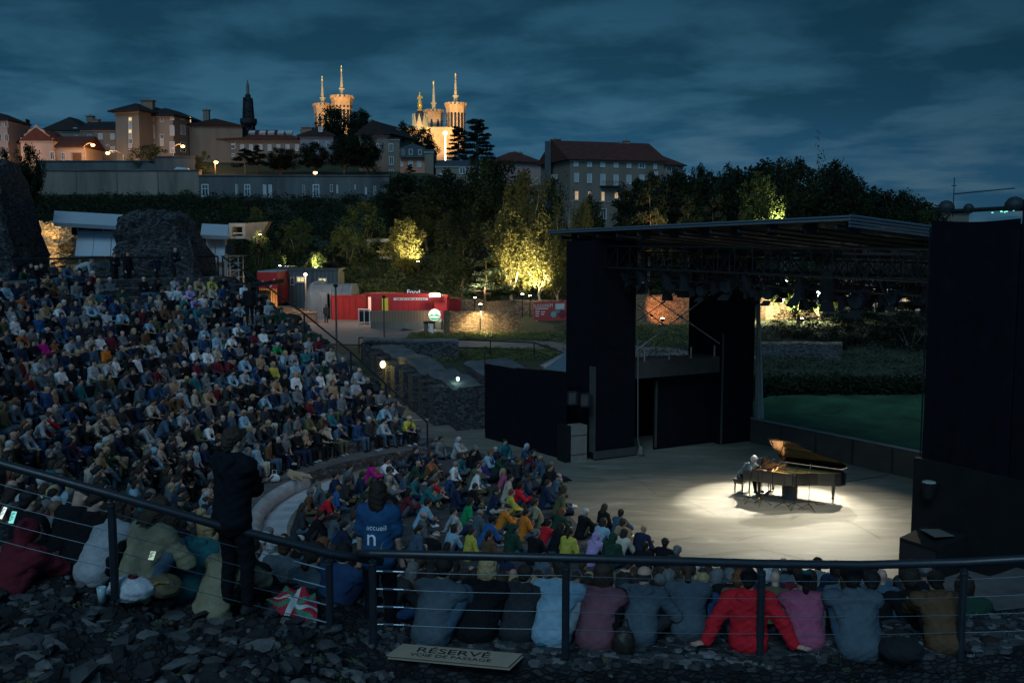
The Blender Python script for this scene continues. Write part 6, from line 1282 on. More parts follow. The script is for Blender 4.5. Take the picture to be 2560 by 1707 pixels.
for i in range(26): y = .16 + 1.2 * i / 25; x1 = min(2.4, .9 + 1.5 * (y / 1.3) ** .8); b.bar(PP(.5, y, .925), PP(x1, y + .06, .925), .004, 3)
b.build('strings', m_brass, pn)
MB().prism([PP(0, .0, .60), PP(0, 1.55, .60), PP(.02, 1.55, .60), PP(.02, 0, .60)][:4] if False else [PP(-.28, 0, .62), PP(-.28, 1.55, .62), PP(0.0, 1.55, .62), PP(0.0, 0, .62)], (0, 0, .09)).build('keybed', m_lac, pn)
kb = MB().prism([PP(-.24, .12, .712), PP(-.24, 1.43, .712), PP(-.06, 1.43, .712), PP(-.06, .12, .712)], (0, 0, .02)).build('keyboard', M('ivory', (.75, .73, .66), .3, .03), pn)
b = MB(); ps = [1, 2, 4, 5, 6]
for i in range(52):
 if (i % 7) in ps: y = .12 + 1.31 * i / 52; b.prism([PP(-.16, y - .006, .735), PP(-.16, y + .006, .735), PP(-.06, y + .006, .735), PP(-.06, y - .006, .735)], (0, 0, .012))
b.build('black_keys', m_lac, kb)
for y0 in (0, 1.47): MB().prism([PP(-.28, y0, .71), PP(-.28, y0 + .08, .71), PP(.02, y0 + .08, .71), PP(.02, y0, .71)], (0, 0, .22)).build('cheek', m_lac, pn)
MB().prism([PP(-.02, .08, .71), PP(-.02, 1.47, .71), PP(.03, 1.47, .71), PP(.03, .08, .71)], (0, 0, .2)).build('fallboard', m_lac, pn)
ang = R_(37); hx = 1.55
def LP(x, y, off=0.0):
 r_ = hx - y; return PP(x, hx - r_ * math.cos(ang) - off * math.sin(ang), 1.03 + r_ * math.sin(ang) + off * math.cos(ang) * 1.0)
b = MB(); lid = [(.42, -.02)] + [(x, y - .02) for x, y in curve[1:-2]] + [(2.4, 1.56), (.42, 1.56)]; vs = [LP(x, y, 0) for x, y in lid] + [LP(x, y, .03) for x, y in lid]; m_ = len(lid)
b.add(vs, [tuple(range(m_)), tuple(range(m_, 2 * m_))[::-1]] + [(i, m_ + i, m_ + (i + 1) % m_, (i + 1) % m_) for i in range(m_)]); b.build('lid', m_lac, pn)
fl_ = [(.40, -.02), (.40, 1.56), (.02, 1.56), (.02, -.02)]
b = MB(); q0 = [LP(.42, y, .035) for y in (-.02, 1.56)]; q1 = [LP(.82, y, .06) for y in (-.02, 1.56)]; b.add([q0[0], q0[1], q1[1], q1[0], *[v + Vector((0, 0, .025)) for v in (q0[0], q0[1], q1[1], q1[0])]], [(0, 1, 2, 3), (7, 6, 5, 4), (0, 4, 5, 1), (1, 5, 6, 2), (2, 6, 7, 3), (3, 7, 4, 0)]); b.build('folded_front_lid', m_lac, pn)
MB().bar(PP(.75, .04, 1.0), LP(.80, .38), .012, 5).build('lid_prop', m_lac, pn)
b = MB().prism([PP(.10, .45, .98), PP(.10, 1.1, .98), PP(.16, 1.1, 1.28), PP(.16, .45, 1.28)], U * .015); b.build('music_desk', m_lac, pn)
for (x, y) in ((.22, .16), (.22, 1.38), (2.28, 1.22)):
 lg = MB(); c = PP(x, y, 0); lg.lathe(c, [(.045, .09), (.05, .14), (.038, .16), (.052, .3), (.075, .52), (.085, .56), (.07, .58), (.09, .62)], 8, rot=.6); lo = lg.build('leg', m_lac, pn)
 w_ = MB(); w_.bar(c + Vector((-.02, 0, .04)), c + Vector((.02, 0, .04)), .04, 10); w_.bar(c + Vector((.0, 0, .05)), c + Vector((0, 0, .1)), .03); w_.build('caster', m_brass, lo)
b = MB(); c = PP(.32, .78)
for dy in (-.09, .09): b.bar(c + Vv * dy + Vector((0, 0, .62)), c + Vv * dy + Vector((0, 0, .12)), .018, 5)
b.box(c + Vector((0, 0, .12)), (.12, .34, .06), math.atan2(U.y, U.x)); b.bar(c + U * .0 + Vector((0, 0, .14)), c + U * .35 + Vector((0, 0, .6)), .01, 4); lo = b.build('pedal_lyre', m_lac, pn)
b = MB()
for dy in (-.07, 0, .07): b.bar(c + Vv * dy + Vector((0, 0, .06)), c + Vv * dy - U * .16 + Vector((0, 0, .05)), .014, 5)
b.build('pedals', m_brass, lo)
bc = PP(-.62, .78); r = thing('piano_bench', bc, 'black padded piano bench at the keyboard end', 'bench'); Mb = Matrix.Rotation(math.atan2(U.y, U.x), 3, 'Z')
MB().box(bc + Vector((0, 0, .46)), (.36, .72, .09), M3=Mb).build('seat', M('bench_leather', (.02, .02, .022), .35, .1, 8), r); MB().box(bc + Vector((0, 0, .38)), (.32, .66, .07), M3=Mb).build('seat_frame', m_lac, r)
for sx_ in (-.13, .13):
 for sy in (-.3, .3): q = bc + U * sx_ + Vv * sy; MB().bar(q, q + Vector((0, 0, .36)), .022, 6, r2=.03).build('leg', m_lac, r)
MBx = MB().lathe(PP(.95, .95), [(.24, 0), (.25, .04), (.25, .40), (.23, .42)], 16); tag(MBx.build('round_case', M('case_grey', (.10, .10, .10), .7, .15, 5)), 'round grey case standing on the floor under the piano', 'case')
for i, (x, y, h, bx2, by2, lb) in enumerate(((.55, -.45, 1.35, .62, .35, 'tall microphone stand nearest the keyboard'), (1.25, -.35, 1.25, 1.05, .35, 'second microphone stand from the keyboard'), (1.55, -.28, 1.2, 1.35, .45, 'third microphone stand from the keyboard'), (1.95, -.1, 1.3, 1.75, .6, 'microphone stand nearest the piano tail'), (.1, -.35, 1.4, .35, .1, 'slim microphone stand beside the player'))):
 c = PP(x, y); r = thing('microphone_stand', c, lb, 'microphone stand', 'microphone stands at the piano'); MB().bar(c + Vector((0, 0, .12)), c + Vector((0, 0, h)), .011, 6).build('pole', m_balc, r); b = MB()
 for k in range(3): t = k * 2.1 + i; b.bar(c + Vector((0, 0, .2)), c + Vector((.32 * math.cos(t), .32 * math.sin(t), .01)), .012, 5)
 b.build('tripod', m_balc, r); e = PP(bx2, by2, h + .02); s0 = c + (c + Vector((0, 0, h)) - Vector((e.x, e.y, h + c.z))).normalized() * .25 + Vector((0, 0, h - .1)); MB().bar(s0, e, .008, 5).build('boom', m_balc, r)
 MB().bar(e, e + Vector((0, 0, -.14)), .022, 8).build('microphone', m_black, r)
b = MB(); b.tube([onz(2112, 1204, .01), onz(2160, 1197, .01), onz(2200, 1190, .01), onz(2222, 1187, .01)], .012, 5); tag(b.build('floor_cable', m_balc), 'black cable running over the floor from piano to parapet', 'cable')
b = MB(); c = PP(2.0, .8); b.tube([c + Vector((.12 * math.cos(t) * (1 + .2 * (t > 6)), .16 * math.sin(t), .012)) for t in np.linspace(0, 12, 30)], .008, 4); tag(b.build('coiled_cable', m_balc), 'small coil of black cable under the piano', 'cable')
def V3(*a): return np.array(a, float)
class SDF:
 """union of round cones / ellipsoids with smooth blending, meshed with surface nets"""
 def __init__(s, k=.03): s.p = []; s.k = k; s.cut = []
 def cone(s, a, b, r0, r1, k=None): s.p.append(('c', V3(*a), V3(*b), r0, r1, k if k is not None else s.k)); return s
 def ell(s, c, r, R=None, k=None): s.p.append(('e', V3(*c), V3(*r), R, None, k if k is not None else s.k)); return s
 def ev(s, P):
  d = None
  for t, a, b, r0, r1, k in s.p:
   if t == 'c':
    ab = b - a; L2 = max(1e-9, ab @ ab); h = np.clip(((P - a) @ ab) / L2, 0, 1)
    x = np.linalg.norm(P - a - h[:, None] * ab, axis=1) - (r0 + (r1 - r0) * h)
   else:
    q = P - a
    if r0 is not None: q = q @ r0
    x = (np.linalg.norm(q / b, axis=1) - 1) * min(b)
   if d is None: d = x
   else:
    hh = np.clip(.5 + .5 * (d - x) / k, 0, 1); d = d * (1 - hh) + x * hh - k * hh * (1 - hh)
  return d
 def bounds(s):
  lo = np.full(3, 9.); hi = -lo
  for t, a, b, r0, r1, k in s.p:
   if t == 'c': m = max(r0, r1); lo = np.minimum(lo, np.minimum(a, b) - m); hi = np.maximum(hi, np.maximum(a, b) + m)
   else: m = max(b); lo = np.minimum(lo, a - m); hi = np.maximum(hi, a + m)
  return lo - .04, hi + .04
def wr(P, amp, f, seed):
 """cheap cloth folds"""
 x, y, z = (P * f).T
 return amp * (np.sin(1.7 * x + 2.3 * z + seed) * np.sin(2.1 * y - 1.3 * z + 2 * seed) + .6 * np.sin(3.7 * z + 2.9 * x + seed * 3) * np.sin(3.1 * y + 1.9 * x) + .35 * np.sin(7 * z - 5 * x + seed))
def nets(sdf, h, post=None):
 lo, hi = sdf.bounds(); n = np.ceil((hi - lo) / h).astype(int) + 1
 gx, gy, gz = (lo[i] + h * np.arange(n[i]) for i in range(3)); G = np.stack(np.meshgrid(gx, gy, gz, indexing='ij'), -1).reshape(-1, 3)
 D = sdf.ev(G)
 if post: D = post(G, D)
 D = D.reshape(n); sgn = D < 0
 c = n - 1; s8 = np.zeros(c, int)
 for i in (0, 1):
  for j in (0, 1):
   for k in (0, 1): s8 += sgn[i:n[0] - 1 + i, j:n[1] - 1 + j, k:n[2] - 1 + k]
 mixed = (s8 > 0) & (s8 < 8); idx = np.full(c, -1); ijk = np.argwhere(mixed); idx[mixed] = np.arange(len(ijk))
 acc = np.zeros((len(ijk), 3)); cnt = np.zeros(len(ijk))
 for ax in range(3):
  for o1 in (0, 1):
   for o2 in (0, 1):
    o = [0, 0, 0]; oo = [a for a in range(3) if a != ax]; o[oo[0]] = o1; o[oo[1]] = o2
    p = ijk + o; q = p.copy(); q[:, ax] += 1; a, b = D[tuple(p.T)], D[tuple(q.T)]; m = (a < 0) != (b < 0)
    t = np.where(m, a / np.where(m, a - b, 1), 0); w_ = p.astype(float); w_[:, ax] += t; acc[m] += w_[m]; cnt[m] += 1
 Vt = lo + h * acc / np.maximum(cnt, 1)[:, None]; fs = []
 for ax in range(3):
  b1, b2 = [a for a in range(3) if a != ax]
  sl = [slice(1, -1)] * 3; A = [slice(None)] * 3
  s0 = [slice(1, n[i] - 1) for i in range(3)]; s0[ax] = slice(0, n[ax] - 1); s1 = list(s0); s1[ax] = slice(1, n[ax])
  a, b = sgn[tuple(s0)], sgn[tuple(s1)]; e = np.argwhere(a != b)
  if not len(e): continue
  base = e.copy(); base[:, b1] += 1; base[:, b2] += 1; flip = a[tuple(e.T)]
  def ci(d1, d2):
   q = base.copy(); q[:, b1] -= d1; q[:, b2] -= d2; return idx[tuple(q.T)]
  Q = np.stack([ci(1, 1), ci(0, 1), ci(0, 0), ci(1, 0)], 1)
  if ax == 1: flip = ~flip
  Q[~flip] = Q[~flip][:, ::-1]; fs.append(Q)
 return Vt, np.concatenate(fs)
def mk(name, VF, nm, mi=None):
 Vt, Fc = VF; me = bpy.data.meshes.new(name); me.vertices.add(len(Vt)); me.vertices.foreach_set('co', Vt.astype(np.float32).ravel())
 me.loops.add(Fc.size); me.loops.foreach_set('vertex_index', Fc.astype(np.int32).ravel()); me.polygons.add(len(Fc)); me.polygons.foreach_set('loop_start', np.arange(0, Fc.size, 4, dtype=np.int32)); me.polygons.foreach_set('loop_total', np.full(len(Fc), 4, dtype=np.int32))
 me.polygons.foreach_set('use_smooth', np.ones(len(Fc), bool))
 if mi is not None: me.polygons.foreach_set('material_index', mi.astype(np.int32))
 for i in range(nm): me.materials.append(None)
 me.update(calc_edges=True); return me
def ik(a, c, l1, l2, pole):
 a, c, pole = V3(*a), V3(*c), V3(*pole); d = c - a; D = np.linalg.norm(d); D2 = min(D, (l1 + l2) * .995); u = d / max(D, 1e-6); c = a + u * D2
 x = (l1 * l1 - l2 * l2 + D2 * D2) / (2 * D2); h = math.sqrt(max(l1 * l1 - x * x, 0)); w_ = pole - u * (pole @ u); w_ /= max(np.linalg.norm(w_), 1e-6)
 return a + u * x + w_ * h, c
def rotz(a): c, s = math.cos(a), math.sin(a); return np.array([[c, -s, 0], [s, c, 0], [0, 0, 1]])
def rotx(a): c, s = math.cos(a), math.sin(a); return np.array([[1, 0, 0], [0, c, -s], [0, s, c]])
POSES = dict(
 lap=dict(hip=.10, lean=6, yaw=5, pit=2, H=((-.07, .27, .16), (.07, .25, .17)), Ft=((-.11, .44, -.30), (.12, .46, -.30)), kp=((-.15, .6, 1), (.15, .6, 1)), ep=(1, -.5, -.5)),
 chin=dict(hip=.10, lean=24, yaw=-12, pit=6, H=((-.03, .37, .51), (.05, .34, .2)), Ft=((-.12, .38, -.30), (.13, .42, -.30)), kp=((-.2, .6, 1), (.2, .6, 1)), ep=(.6, .6, -.9)),
 crossed=dict(hip=.10, lean=3, yaw=10, pit=-2, H=((.13, .2, .33), (-.13, .22, .36)), Ft=((-.1, .5, -.30), (.14, .44, -.30)), kp=((-.15, .6, 1), (.15, .6, 1)), ep=(1, .1, -.6)),
 lean=dict(hip=.10, lean=30, yaw=-5, pit=14, H=((-.04, .5, .2), (.04, .5, .19)), Ft=((-.16, .40, -.30), (.16, .40, -.30)), kp=((-.4, .6, 1), (.4, .6, 1)), ep=(1, -.2, -.5)),
 onelegs=dict(hip=.10, lean=10, yaw=14, pit=0, H=((-.02, .36, .26), (.06, .38, .24)), Ft=((-.11, .42, -.30), (-.05, .62, -.05)), kp=((-.15, .6, 1), (.1, .4, 1)), ep=(1, -.4, -.5)),
 knees=dict(hip=.10, lean=16, yaw=-8, pit=3, H=((-.05, .50, .34), (.06, .5, .34)), Ft=((-.10, .50, .07), (.11, .48, .07)), kp=((-.12, .1, 1), (.12, .1, 1)), ep=(1, -.2, -.6)),
 hug=dict(hip=.10, lean=26, yaw=6, pit=-4, H=((.03, .46, .22), (-.02, .47, .24)), Ft=((-.08, .42, .07), (.09, .42, .07)), kp=((-.1, 0, 1), (.1, 0, 1)), ep=(1, -.2, -.4)),
 cross=dict(hip=.10, lean=12, yaw=-4, pit=6, H=((-.1, .3, .2), (.12, .28, .18)), Ft=((.12, .32, .07), (-.12, .36, .07)), kp=((-1, .3, .25), (1, .3, .25)), ep=(1, -.4, -.5)),
 back=dict(hip=.10, lean=-22, yaw=8, pit=12, H=((-.3, -.4, .03), (.3, -.38, .03)), Ft=((-.1, .86, .07), (.12, .78, .07)), kp=((-.1, 0, 1), (.1, 0, 1)), ep=(.6, -1, .2)),
 stretch=dict(hip=.10, lean=10, yaw=-10, pit=4, H=((-.02, .4, .22), (.08, .36, .24)), Ft=((-.08, .88, .07), (.05, .9, .09)), kp=((-.1, 0, 1), (.1, 0, 1)), ep=(1, -.3, -.5)),
 hugf=dict(ts=.82, hip=.10, lean=33, yaw=4, pit=-12, H=((.03, .56, .25), (-.02, .57, .27)), Ft=((-.09, .50, .07), (.1, .48, .07)), kp=((-.15, 0, 1), (.15, 0, 1)), ep=(1, -.1, -.4)),
 kneef=dict(ts=.82, hip=.10, lean=28, yaw=-8, pit=-10, H=((-.08, .60, .34), (.09, .58, .3)), Ft=((-.13, .56, .07), (.14, .52, .07)), kp=((-.25, .1, 1), (.25, .1, 1)), ep=(1, -.1, -.5)),
 crossf=dict(ts=.84, hip=.10, lean=26, yaw=5, pit=-8, H=((-.15, .42, .2), (.16, .40, .18)), Ft=((.12, .32, .07), (-.12, .36, .07)), kp=((-1, .3, .25), (1, .3, .25)), ep=(1, -.3, -.5)),
 stand=dict(hip=.95, lean=0, yaw=4, pit=0, H=((-.24, .06, .78), (.22, .12, .8)), Ft=((-.11, -.02, .08), (.11, .04, .08)), kp=((0, 1, 0), (0, 1, 0)), ep=(.5, -1, -.1)),
 standx=dict(hip=.95, lean=2, yaw=16, pit=2, H=((.12, .22, 1.22), (-.12, .24, 1.24)), Ft=((-.13, 0, .08), (.12, .03, .08)), kp=((0, 1, 0), (0, 1, 0)), ep=(1, -.1, -.6)),
 phone=dict(hip=.10, lean=26, yaw=0, pit=34, H=((-.05, .40, .24), (.08, .42, .26)), Ft=((-.12, .56, .07), (.14, .5, .07)), kp=((-.3, .1, 1), (.3, .1, 1)), ep=(1, -.2, -.5)),
 propped=dict(ts=.88, hip=.10, lean=8, yaw=4, pit=-2, H=((-.42, -.10, .035), (.44, -.14, .035)), Ft=((-.14, .72, -.1), (.14, .74, -.1)), kp=((-.1, 0, 1), (.1, 0, 1)), ep=(1, -.4, .2)),
 play=dict(hip=.10, lean=38, yaw=0, pit=22, H=((-.22, .62, .28), (.22, .62, .28)), Ft=((-.12, .55, -.38), (.12, .5, -.38)), kp=((-.1, .6, 1), (.1, .6, 1)), ep=(1, -.3, -.6)),
 bent=dict(hip=.92, lean=70, yaw=0, pit=20, H=((-.12, .55, .62), (.16, .5, .5)), Ft=((-.12, 0, .08), (.14, .1, .08)), kp=((0, 1, 0), (0, 1, 0)), ep=(1, 0, -.2)),
)
def skeleton(po, sh=.176, fem=False):
 a = R_(po['lean']); hip = V3(0, 0, po['hip']); dirn = V3(0, math.sin(a), math.cos(a)); a2 = a * .55; d2 = V3(0, math.sin(a2), math.cos(a2)); fw = V3(0, math.cos(a2), -math.sin(a2))
 ts = po.get('ts', 1); wst = hip + V3(0, math.sin(a * .8), math.cos(a * .8)) * .2 * ts; chest = wst + dirn * .2 * ts; nb = chest + dirn * .12; shl = nb - dirn * .035
 nd = V3(0, math.sin(a2 * .8), math.cos(a2 * .8)); hc = nb + nd * .13 + V3(0, .025, 0)
 R = rotz(R_(-po['yaw'])) @ rotx(-R_(po['pit'] + po['lean'] * .25))
 j = dict(hip=hip, wst=wst, chest=chest, nb=nb, hc=hc, R=R, fw=fw, dirn=dirn)
 sw = sh - (.02 if fem else 0)
 for i, s in enumerate((-1, 1)):
  S_ = shl + V3(s * sw, 0, -.028); pole = V3(po['ep'][0] * s, po['ep'][1], po['ep'][2]); E, Hn = ik(S_, po['H'][i], .29, .25, pole)
  L_ = hip + V3(s * .09, 0, 0); K, A = ik(L_, po['Ft'][i], .44, .43, po['kp'][i]); j[i] = dict(S=S_, E=E, H=Hn, L=L_, K=K, A=A, s=s, p=V3(*pole))
 return j
def hd(j, v): return j['hc'] + j['R'] @ V3(*v)
def build_body(po, h, fem, fingers=False, seed=0):
 j = skeleton(po, fem=fem); s = SDF(.03)
 s.cone(j['hip'], j['wst'], .105, .09); s.cone(j['wst'], j['chest'], .09, .10); s.cone(j['chest'] + V3(.06, 0, 0), j['chest'] - V3(.06, 0, 0), .085, .085)
 s.cone(j[0]['S'], j[1]['S'], .04, .04)
 s.cone(j['nb'] - j['dirn'] * .03, hd(j, (0, -.015, -.03)), .055, .05)
 for i in (0, 1):
  q = j[i]; s.cone(q['S'], q['E'], .044, .036, .015); s.cone(q['E'], q['H'], .036, .025, .015); s.cone(q['L'], q['K'], .085, .055); s.cone(q['K'], q['A'], .053, .035, .02)
  toe = q['A'] + V3(0, .13, -.035) if po['Ft'][i][2] < .2 or True else 0; s.cone(q['A'] + V3(0, -.02, -.03), toe, .036, .03, .02)
  d = q['H'] - q['E']; d = d / np.linalg.norm(d); sd = np.cross(d, V3(0, 0, 1)); sd = sd / max(np.linalg.norm(sd), 1e-6); dn = np.cross(sd, d)
  flat = po is POSES['propped'] or po is POSES['back']
  if flat: d = V3(.75 * q['s'], -.35, 0); d = d / np.linalg.norm(d); sd = np.cross(d, V3(0, 0, 1)); dn = V3(0, 0, -1)
  W_ = q['H']; pm = W_ + d * .085
  s.cone(W_, pm, .024, .03, .012); s.cone(W_ + d * .03 + sd * .02, pm + sd * .022, .016, .016, .01); s.cone(W_ + d * .03 - sd * .02, pm - sd * .022, .016, .016, .01)
  bend = .1 if flat else .55; fr = .0085 if h < .012 else max(.0095, h * .62)
  for f in range(4):
   o = (f - 1.5) * .021; ln = (.072, .082, .076, .06)[f]; b0 = pm + sd * o * 1.05; b1 = b0 + (d + sd * (f - 1.5) * (.13 if flat else .03)) * ln * .55 + dn * ln * bend * .3; b2 = b1 + (d * (1 - bend * .6) + sd * (f - 1.5) * (.13 if flat else 0)) * ln * .5 + dn * ln * bend * .5; s.cone(b0, b1, fr, fr * .95, .004); s.cone(b1, b2, fr * .95, fr * .8, .004)
  th = -q['s'] * 1.0; t0 = W_ + d * .025 + sd * .026 * th; t1 = t0 + d * .03 + sd * .03 * th; t2 = t1 + d * .032 + sd * .008 * th + dn * .01; s.cone(t0, t1, .012, .011, .008); s.cone(t1, t2, .011, .009, .004)
 s.ell(hd(j, (0, -.005, .045)), (.074, .093, .083), j['R'].T.T, .02); s.ell(hd(j, (0, .022, -.01)), (.058, .07, .085), j['R'], .03); s.cone(hd(j, (0, .05, -.062)), hd(j, (0, .068, -.066)), .028, .02, .02)
 s.cone(hd(j, (0, .092, .025)), hd(j, (0, .108, -.008)), .009, .013, .012); s.ell(hd(j, (0, .076, .048)), (.052, .016, .012), j['R'], .02)
 s.cone(hd(j, (-.02, .078, -.038)), hd(j, (.02, .078, -.038)), .009, .009, .01)
 for x in (-1, 1): s.ell(hd(j, (x * .077, -.005, .008)), (.012, .022, .032), j['R'], .008); s.ell(hd(j, (x * .038, .062, -.005)), (.022, .02, .02), j['R'], .02)
 VF = nets(s, h); C = VF[0][VF[1]].mean(1); q = (C - j['hc']) @ j['R']
 mi = np.zeros(len(C), int)
 for x in (-1, 1): mi[(np.abs(q[:, 0] - x * .032) < .017) & (np.abs(q[:, 2] - .028) < max(.0085, h * .45)) & (q[:, 1] > .055)] = 1
 mi[(np.abs(q[:, 0]) < .024) & (np.abs(q[:, 2] + .038) < max(.007, h * .35)) & (q[:, 1] > .07)] = 2
 return VF, mi, j
def build_top(j, po, h, kind, seed=0):
 s = SDF(.035); e = .018 + (.012 if kind in ('hoodie', 'jacket') else 0)
 hem = .08 if kind != 'tee' else .05
 hb = j['hip'] - j['dirn'] * .045 - V3(0, .02, 0); s.cone(hb - V3(.04, 0, 0), j['wst'] - V3(.03, 0, 0), .125 + e, .108 + e); s.cone(hb + V3(.04, 0, 0), j['wst'] + V3(.03, 0, 0), .125 + e, .108 + e)
 s.cone(j['wst'] + V3(.03, 0, 0), j['chest'] + V3(.07, 0, 0), .11 + e, .105 + e); s.cone(j['wst'] - V3(.03, 0, 0), j['chest'] - V3(.07, 0, 0), .11 + e, .105 + e)
 s.cone(j[0]['S'], j[1]['S'], .055 + e, .055 + e); [s.cone(j['nb'] - j['dirn'] * .02, j[i]['S'] + V3(0, 0, .01), .048 + e * .6, .054 + e) for i in (0, 1)]; s.cone(j['chest'], j['nb'] - j['dirn'] * .01, .11 + e, .06 + e * .6)
 for i in (0, 1):
  q = j[i]; s.cone(q['S'], q['E'], .056 + e, .044 + e, .03)
  if kind != 'tee': s.cone(q['E'], q['E'] + (q['H'] - q['E']) * .93, .044 + e, .028 + e, .02)
  else: s.p[-1] = ('c', q['S'], q['S'] + (q['E'] - q['S']) * .72, .058 + e, .056 + e, .03)
 if kind == 'hoodie':
  c = j['nb'] - j['fw'] * .095 - j['dirn'] * .03
  s.cone(c + V3(-.085, 0, .02), c + V3(0, -.01, -.08), .048, .06, .012); s.cone(c + V3(.085, 0, .02), c + V3(0, -.01, -.08), .048, .06, .012); s.cone(j['nb'] + V3(-.06, .01, .005), j['nb'] + V3(.06, .01, .005), .04, .04, .02)
 if kind in ('jacket', 'shirt'): s.cone(j['nb'] + V3(-.035, -.02, .015), j['nb'] + V3(.035, -.02, .015), .045, .045, .015)
 fa = 1.25 if h < .015 else 1; f = lambda G, D: D + wr(G, fa * (.0045 if kind != 'tee' else .0035), 11, seed) + wr(G, .002 * fa, 26, seed + 1) - (.004 * np.clip(np.sin(G[:, 2] * 34 + 3 * np.sin(G[:, 0] * 7) + seed), .3, 1) if h < .015 else 0)
 return nets(s, h, f)
def build_legs(j, po, h, seed=0):
 s = SDF(.03); s.cone(j['hip'] - V3(.05, -.01, .01), j['hip'] + V3(.05, .01, -.01), .118, .118); s.cone(j['hip'], j['wst'] - j['dirn'] * .06, .11, .095)
 for i in (0, 1):
  q = j[i]; s.cone(q['L'], q['K'], .1, .073, .03); s.cone(q['K'], q['K'] + (q['A'] - q['K']) * .92, .07, .056, .015)
 f = lambda G, D: D + wr(G, .004, 12, seed) + wr(G, .002, 27, seed)
 return nets(s, h, f)
def build_shoes(j, po, h):
 s = SDF(.015)
 for i in (0, 1):
  q = j[i]; s.cone(q['A'] + V3(0, -.03, -.035), q['A'] + V3(0, .12, -.04), .045, .042, .01); s.cone(q['A'] + V3(0, -.01, 0), q['A'] + V3(0, .02, -.03), .045, .045)
 return nets(s, h)
def build_hair(j, kind, h, seed=0):
 s = SDF(.02); R = j['R']; H = lambda *v: hd(j, v)
 if kind == 'short': s.ell(H(0, -.018, .058), (.084, .095, .086), R); s.cone(H(0, -.06, -.01), H(0, -.05, -.035), .055, .04)
 elif kind == 'curly':
  s.ell(H(0, -.015, .065), (.095, .108, .095), R); s.cone(H(0, -.07, 0), H(0, -.065, -.03), .065, .05)
 elif kind == 'balding': s.ell(H(0, -.035, .022), (.084, .082, .05), R)
 elif kind == 'bob': s.ell(H(0, -.018, .055), (.09, .1, .09), R); s.cone(H(-.055, -.03, .02), H(-.06, -.03, -.08), .042, .035); s.cone(H(.055, -.03, .02), H(.06, -.03, -.08), .042, .035); s.cone(H(0, -.06, .0), H(0, -.06, -.09), .06, .045)
 elif kind == 'long': s.ell(H(0, -.018, .055), (.09, .1, .09), R); s.cone(H(-.055, -.03, .02), H(-.06, -.03, -.15), .042, .035); s.cone(H(.055, -.03, .02), H(.06, -.03, -.15), .042, .035); s.cone(H(-.03, -.06, -.02), H(-.035, -.075, -.17), .06, .045); s.cone(H(.03, -.06, -.02), H(.035, -.075, -.17), .06, .045); s.cone(H(0, -.065, .0), H(0, -.07, -.12), .07, .06)
 elif kind == 'bun': s.ell(H(0, -.018, .055), (.083, .093, .084), R); s.ell(H(0, -.105, .07), (.038, .036, .038), R)
 elif kind == 'tail': s.ell(H(0, -.018, .055), (.083, .093, .084), R); s.cone(H(0, -.1, .06), H(0, -.13, -.02), .03, .035); s.cone(H(0, -.13, -.02), H(0, -.11, -.13), .035, .018)
 elif kind == 'cap': s.ell(H(0, -.008, .066), (.085, .098, .078), R); s.cone(H(-.03, .09, .055), H(.03, .09, .055), .014, .014); s.cone(H(0, .07, .06), H(0, .135, .045), .03, .02)
 elif kind == 'beanie': s.ell(H(0, -.015, .068), (.088, .1, .092), R)
 elif kind == 'hood': s.ell(H(0, -.03, .04), (.108, .115, .115), R); s.cone(H(0, -.07, -.02), j['nb'] + V3(0, -.05, .0), .085, .08)
 def post(G, D):
  q = (G - j['hc']) @ R
  cut = np.where(q[:, 1] > (.045 if kind != 'hood' else .06), 1, -1)
  low = {'short': .066, 'curly': .068, 'balding': 9, 'bob': .064, 'long': .066, 'bun': .072, 'tail': .072}.get(kind, None)
  am = {'curly': .010, 'long': .006, 'bob': .005, 'short': .0035}.get(kind, .002); D = D + wr(G, am, 30 if kind != 'curly' else 40, seed) - (.008 if h > .017 else 0)
  if low: face = (q[:, 1] - .024) * .8 + (low - .03 - q[:, 2]) * .45; D = np.maximum(D, np.where(q[:, 2] < low, np.minimum(face, .05) , -1) if kind != 'balding' else np.maximum(q[:, 1] - .02, q[:, 2] - .062))
  elif kind == 'hood': D = np.maximum(D, -(np.linalg.norm((q - V3(0, .12, .01)) / V3(.075, .11, .1), axis=1) - 1) * .07)
  else: D = np.maximum(D, .028 - q[:, 2]) if kind != 'cap' else np.maximum(D, .03 - q[:, 2])
  return D
 return nets(s, h, post)
CLOTH = dict(ink=(.006, .0075, .011), shirtblue=(.018, .065, .15), black=(.008, .009, .011), charcoal=(.028, .03, .034), navy=(.012, .022, .05), grey=(.13, .14, .15), palegrey=(.30, .32, .34), white=(.62, .63, .64), cream=(.48, .44, .36), lightblue=(.22, .35, .44), blue=(.025, .09, .24), denim=(.05, .085, .125), teal=(.02, .12, .14), green=(.01, .22, .08), darkgreen=(.015, .045, .03), olive=(.09, .085, .045), yellow=(.42, .36, .06), mustard=(.35, .22, .03), orange=(.55, .16, .02), rust=(.28, .09, .04), red=(.50, .015, .025), maroon=(.11, .015, .025), pink=(.33, .08, .14), magenta=(.42, .01, .18), purple=(.04, .03, .16), lilac=(.35, .25, .45), brown=(.10, .055, .03), tan=(.30, .20, .12), khaki=(.22, .20, .13), beige=(.40, .34, .27), darkblue=(.02, .05, .12), slate=(.07, .095, .115), mauve=(.17, .07, .09))
def cloth(c): return M('cloth_' + c, CLOTH[c], .9, .18, 14, bump=.25, bscale=60, spec=.15)
WORD = dict(palegrey='pale grey', lightblue='light blue', darkgreen='dark green', darkblue='dark blue', denim='denim blue', slate='slate grey')
HAIRC = dict(black=(.010, .009, .009), dark=(.022, .014, .010), brown=(.04, .024, .015), ginger=(.16, .055, .02), blonde=(.34, .24, .12), grey=(.13, .13, .13), white=(.38, .38, .38))
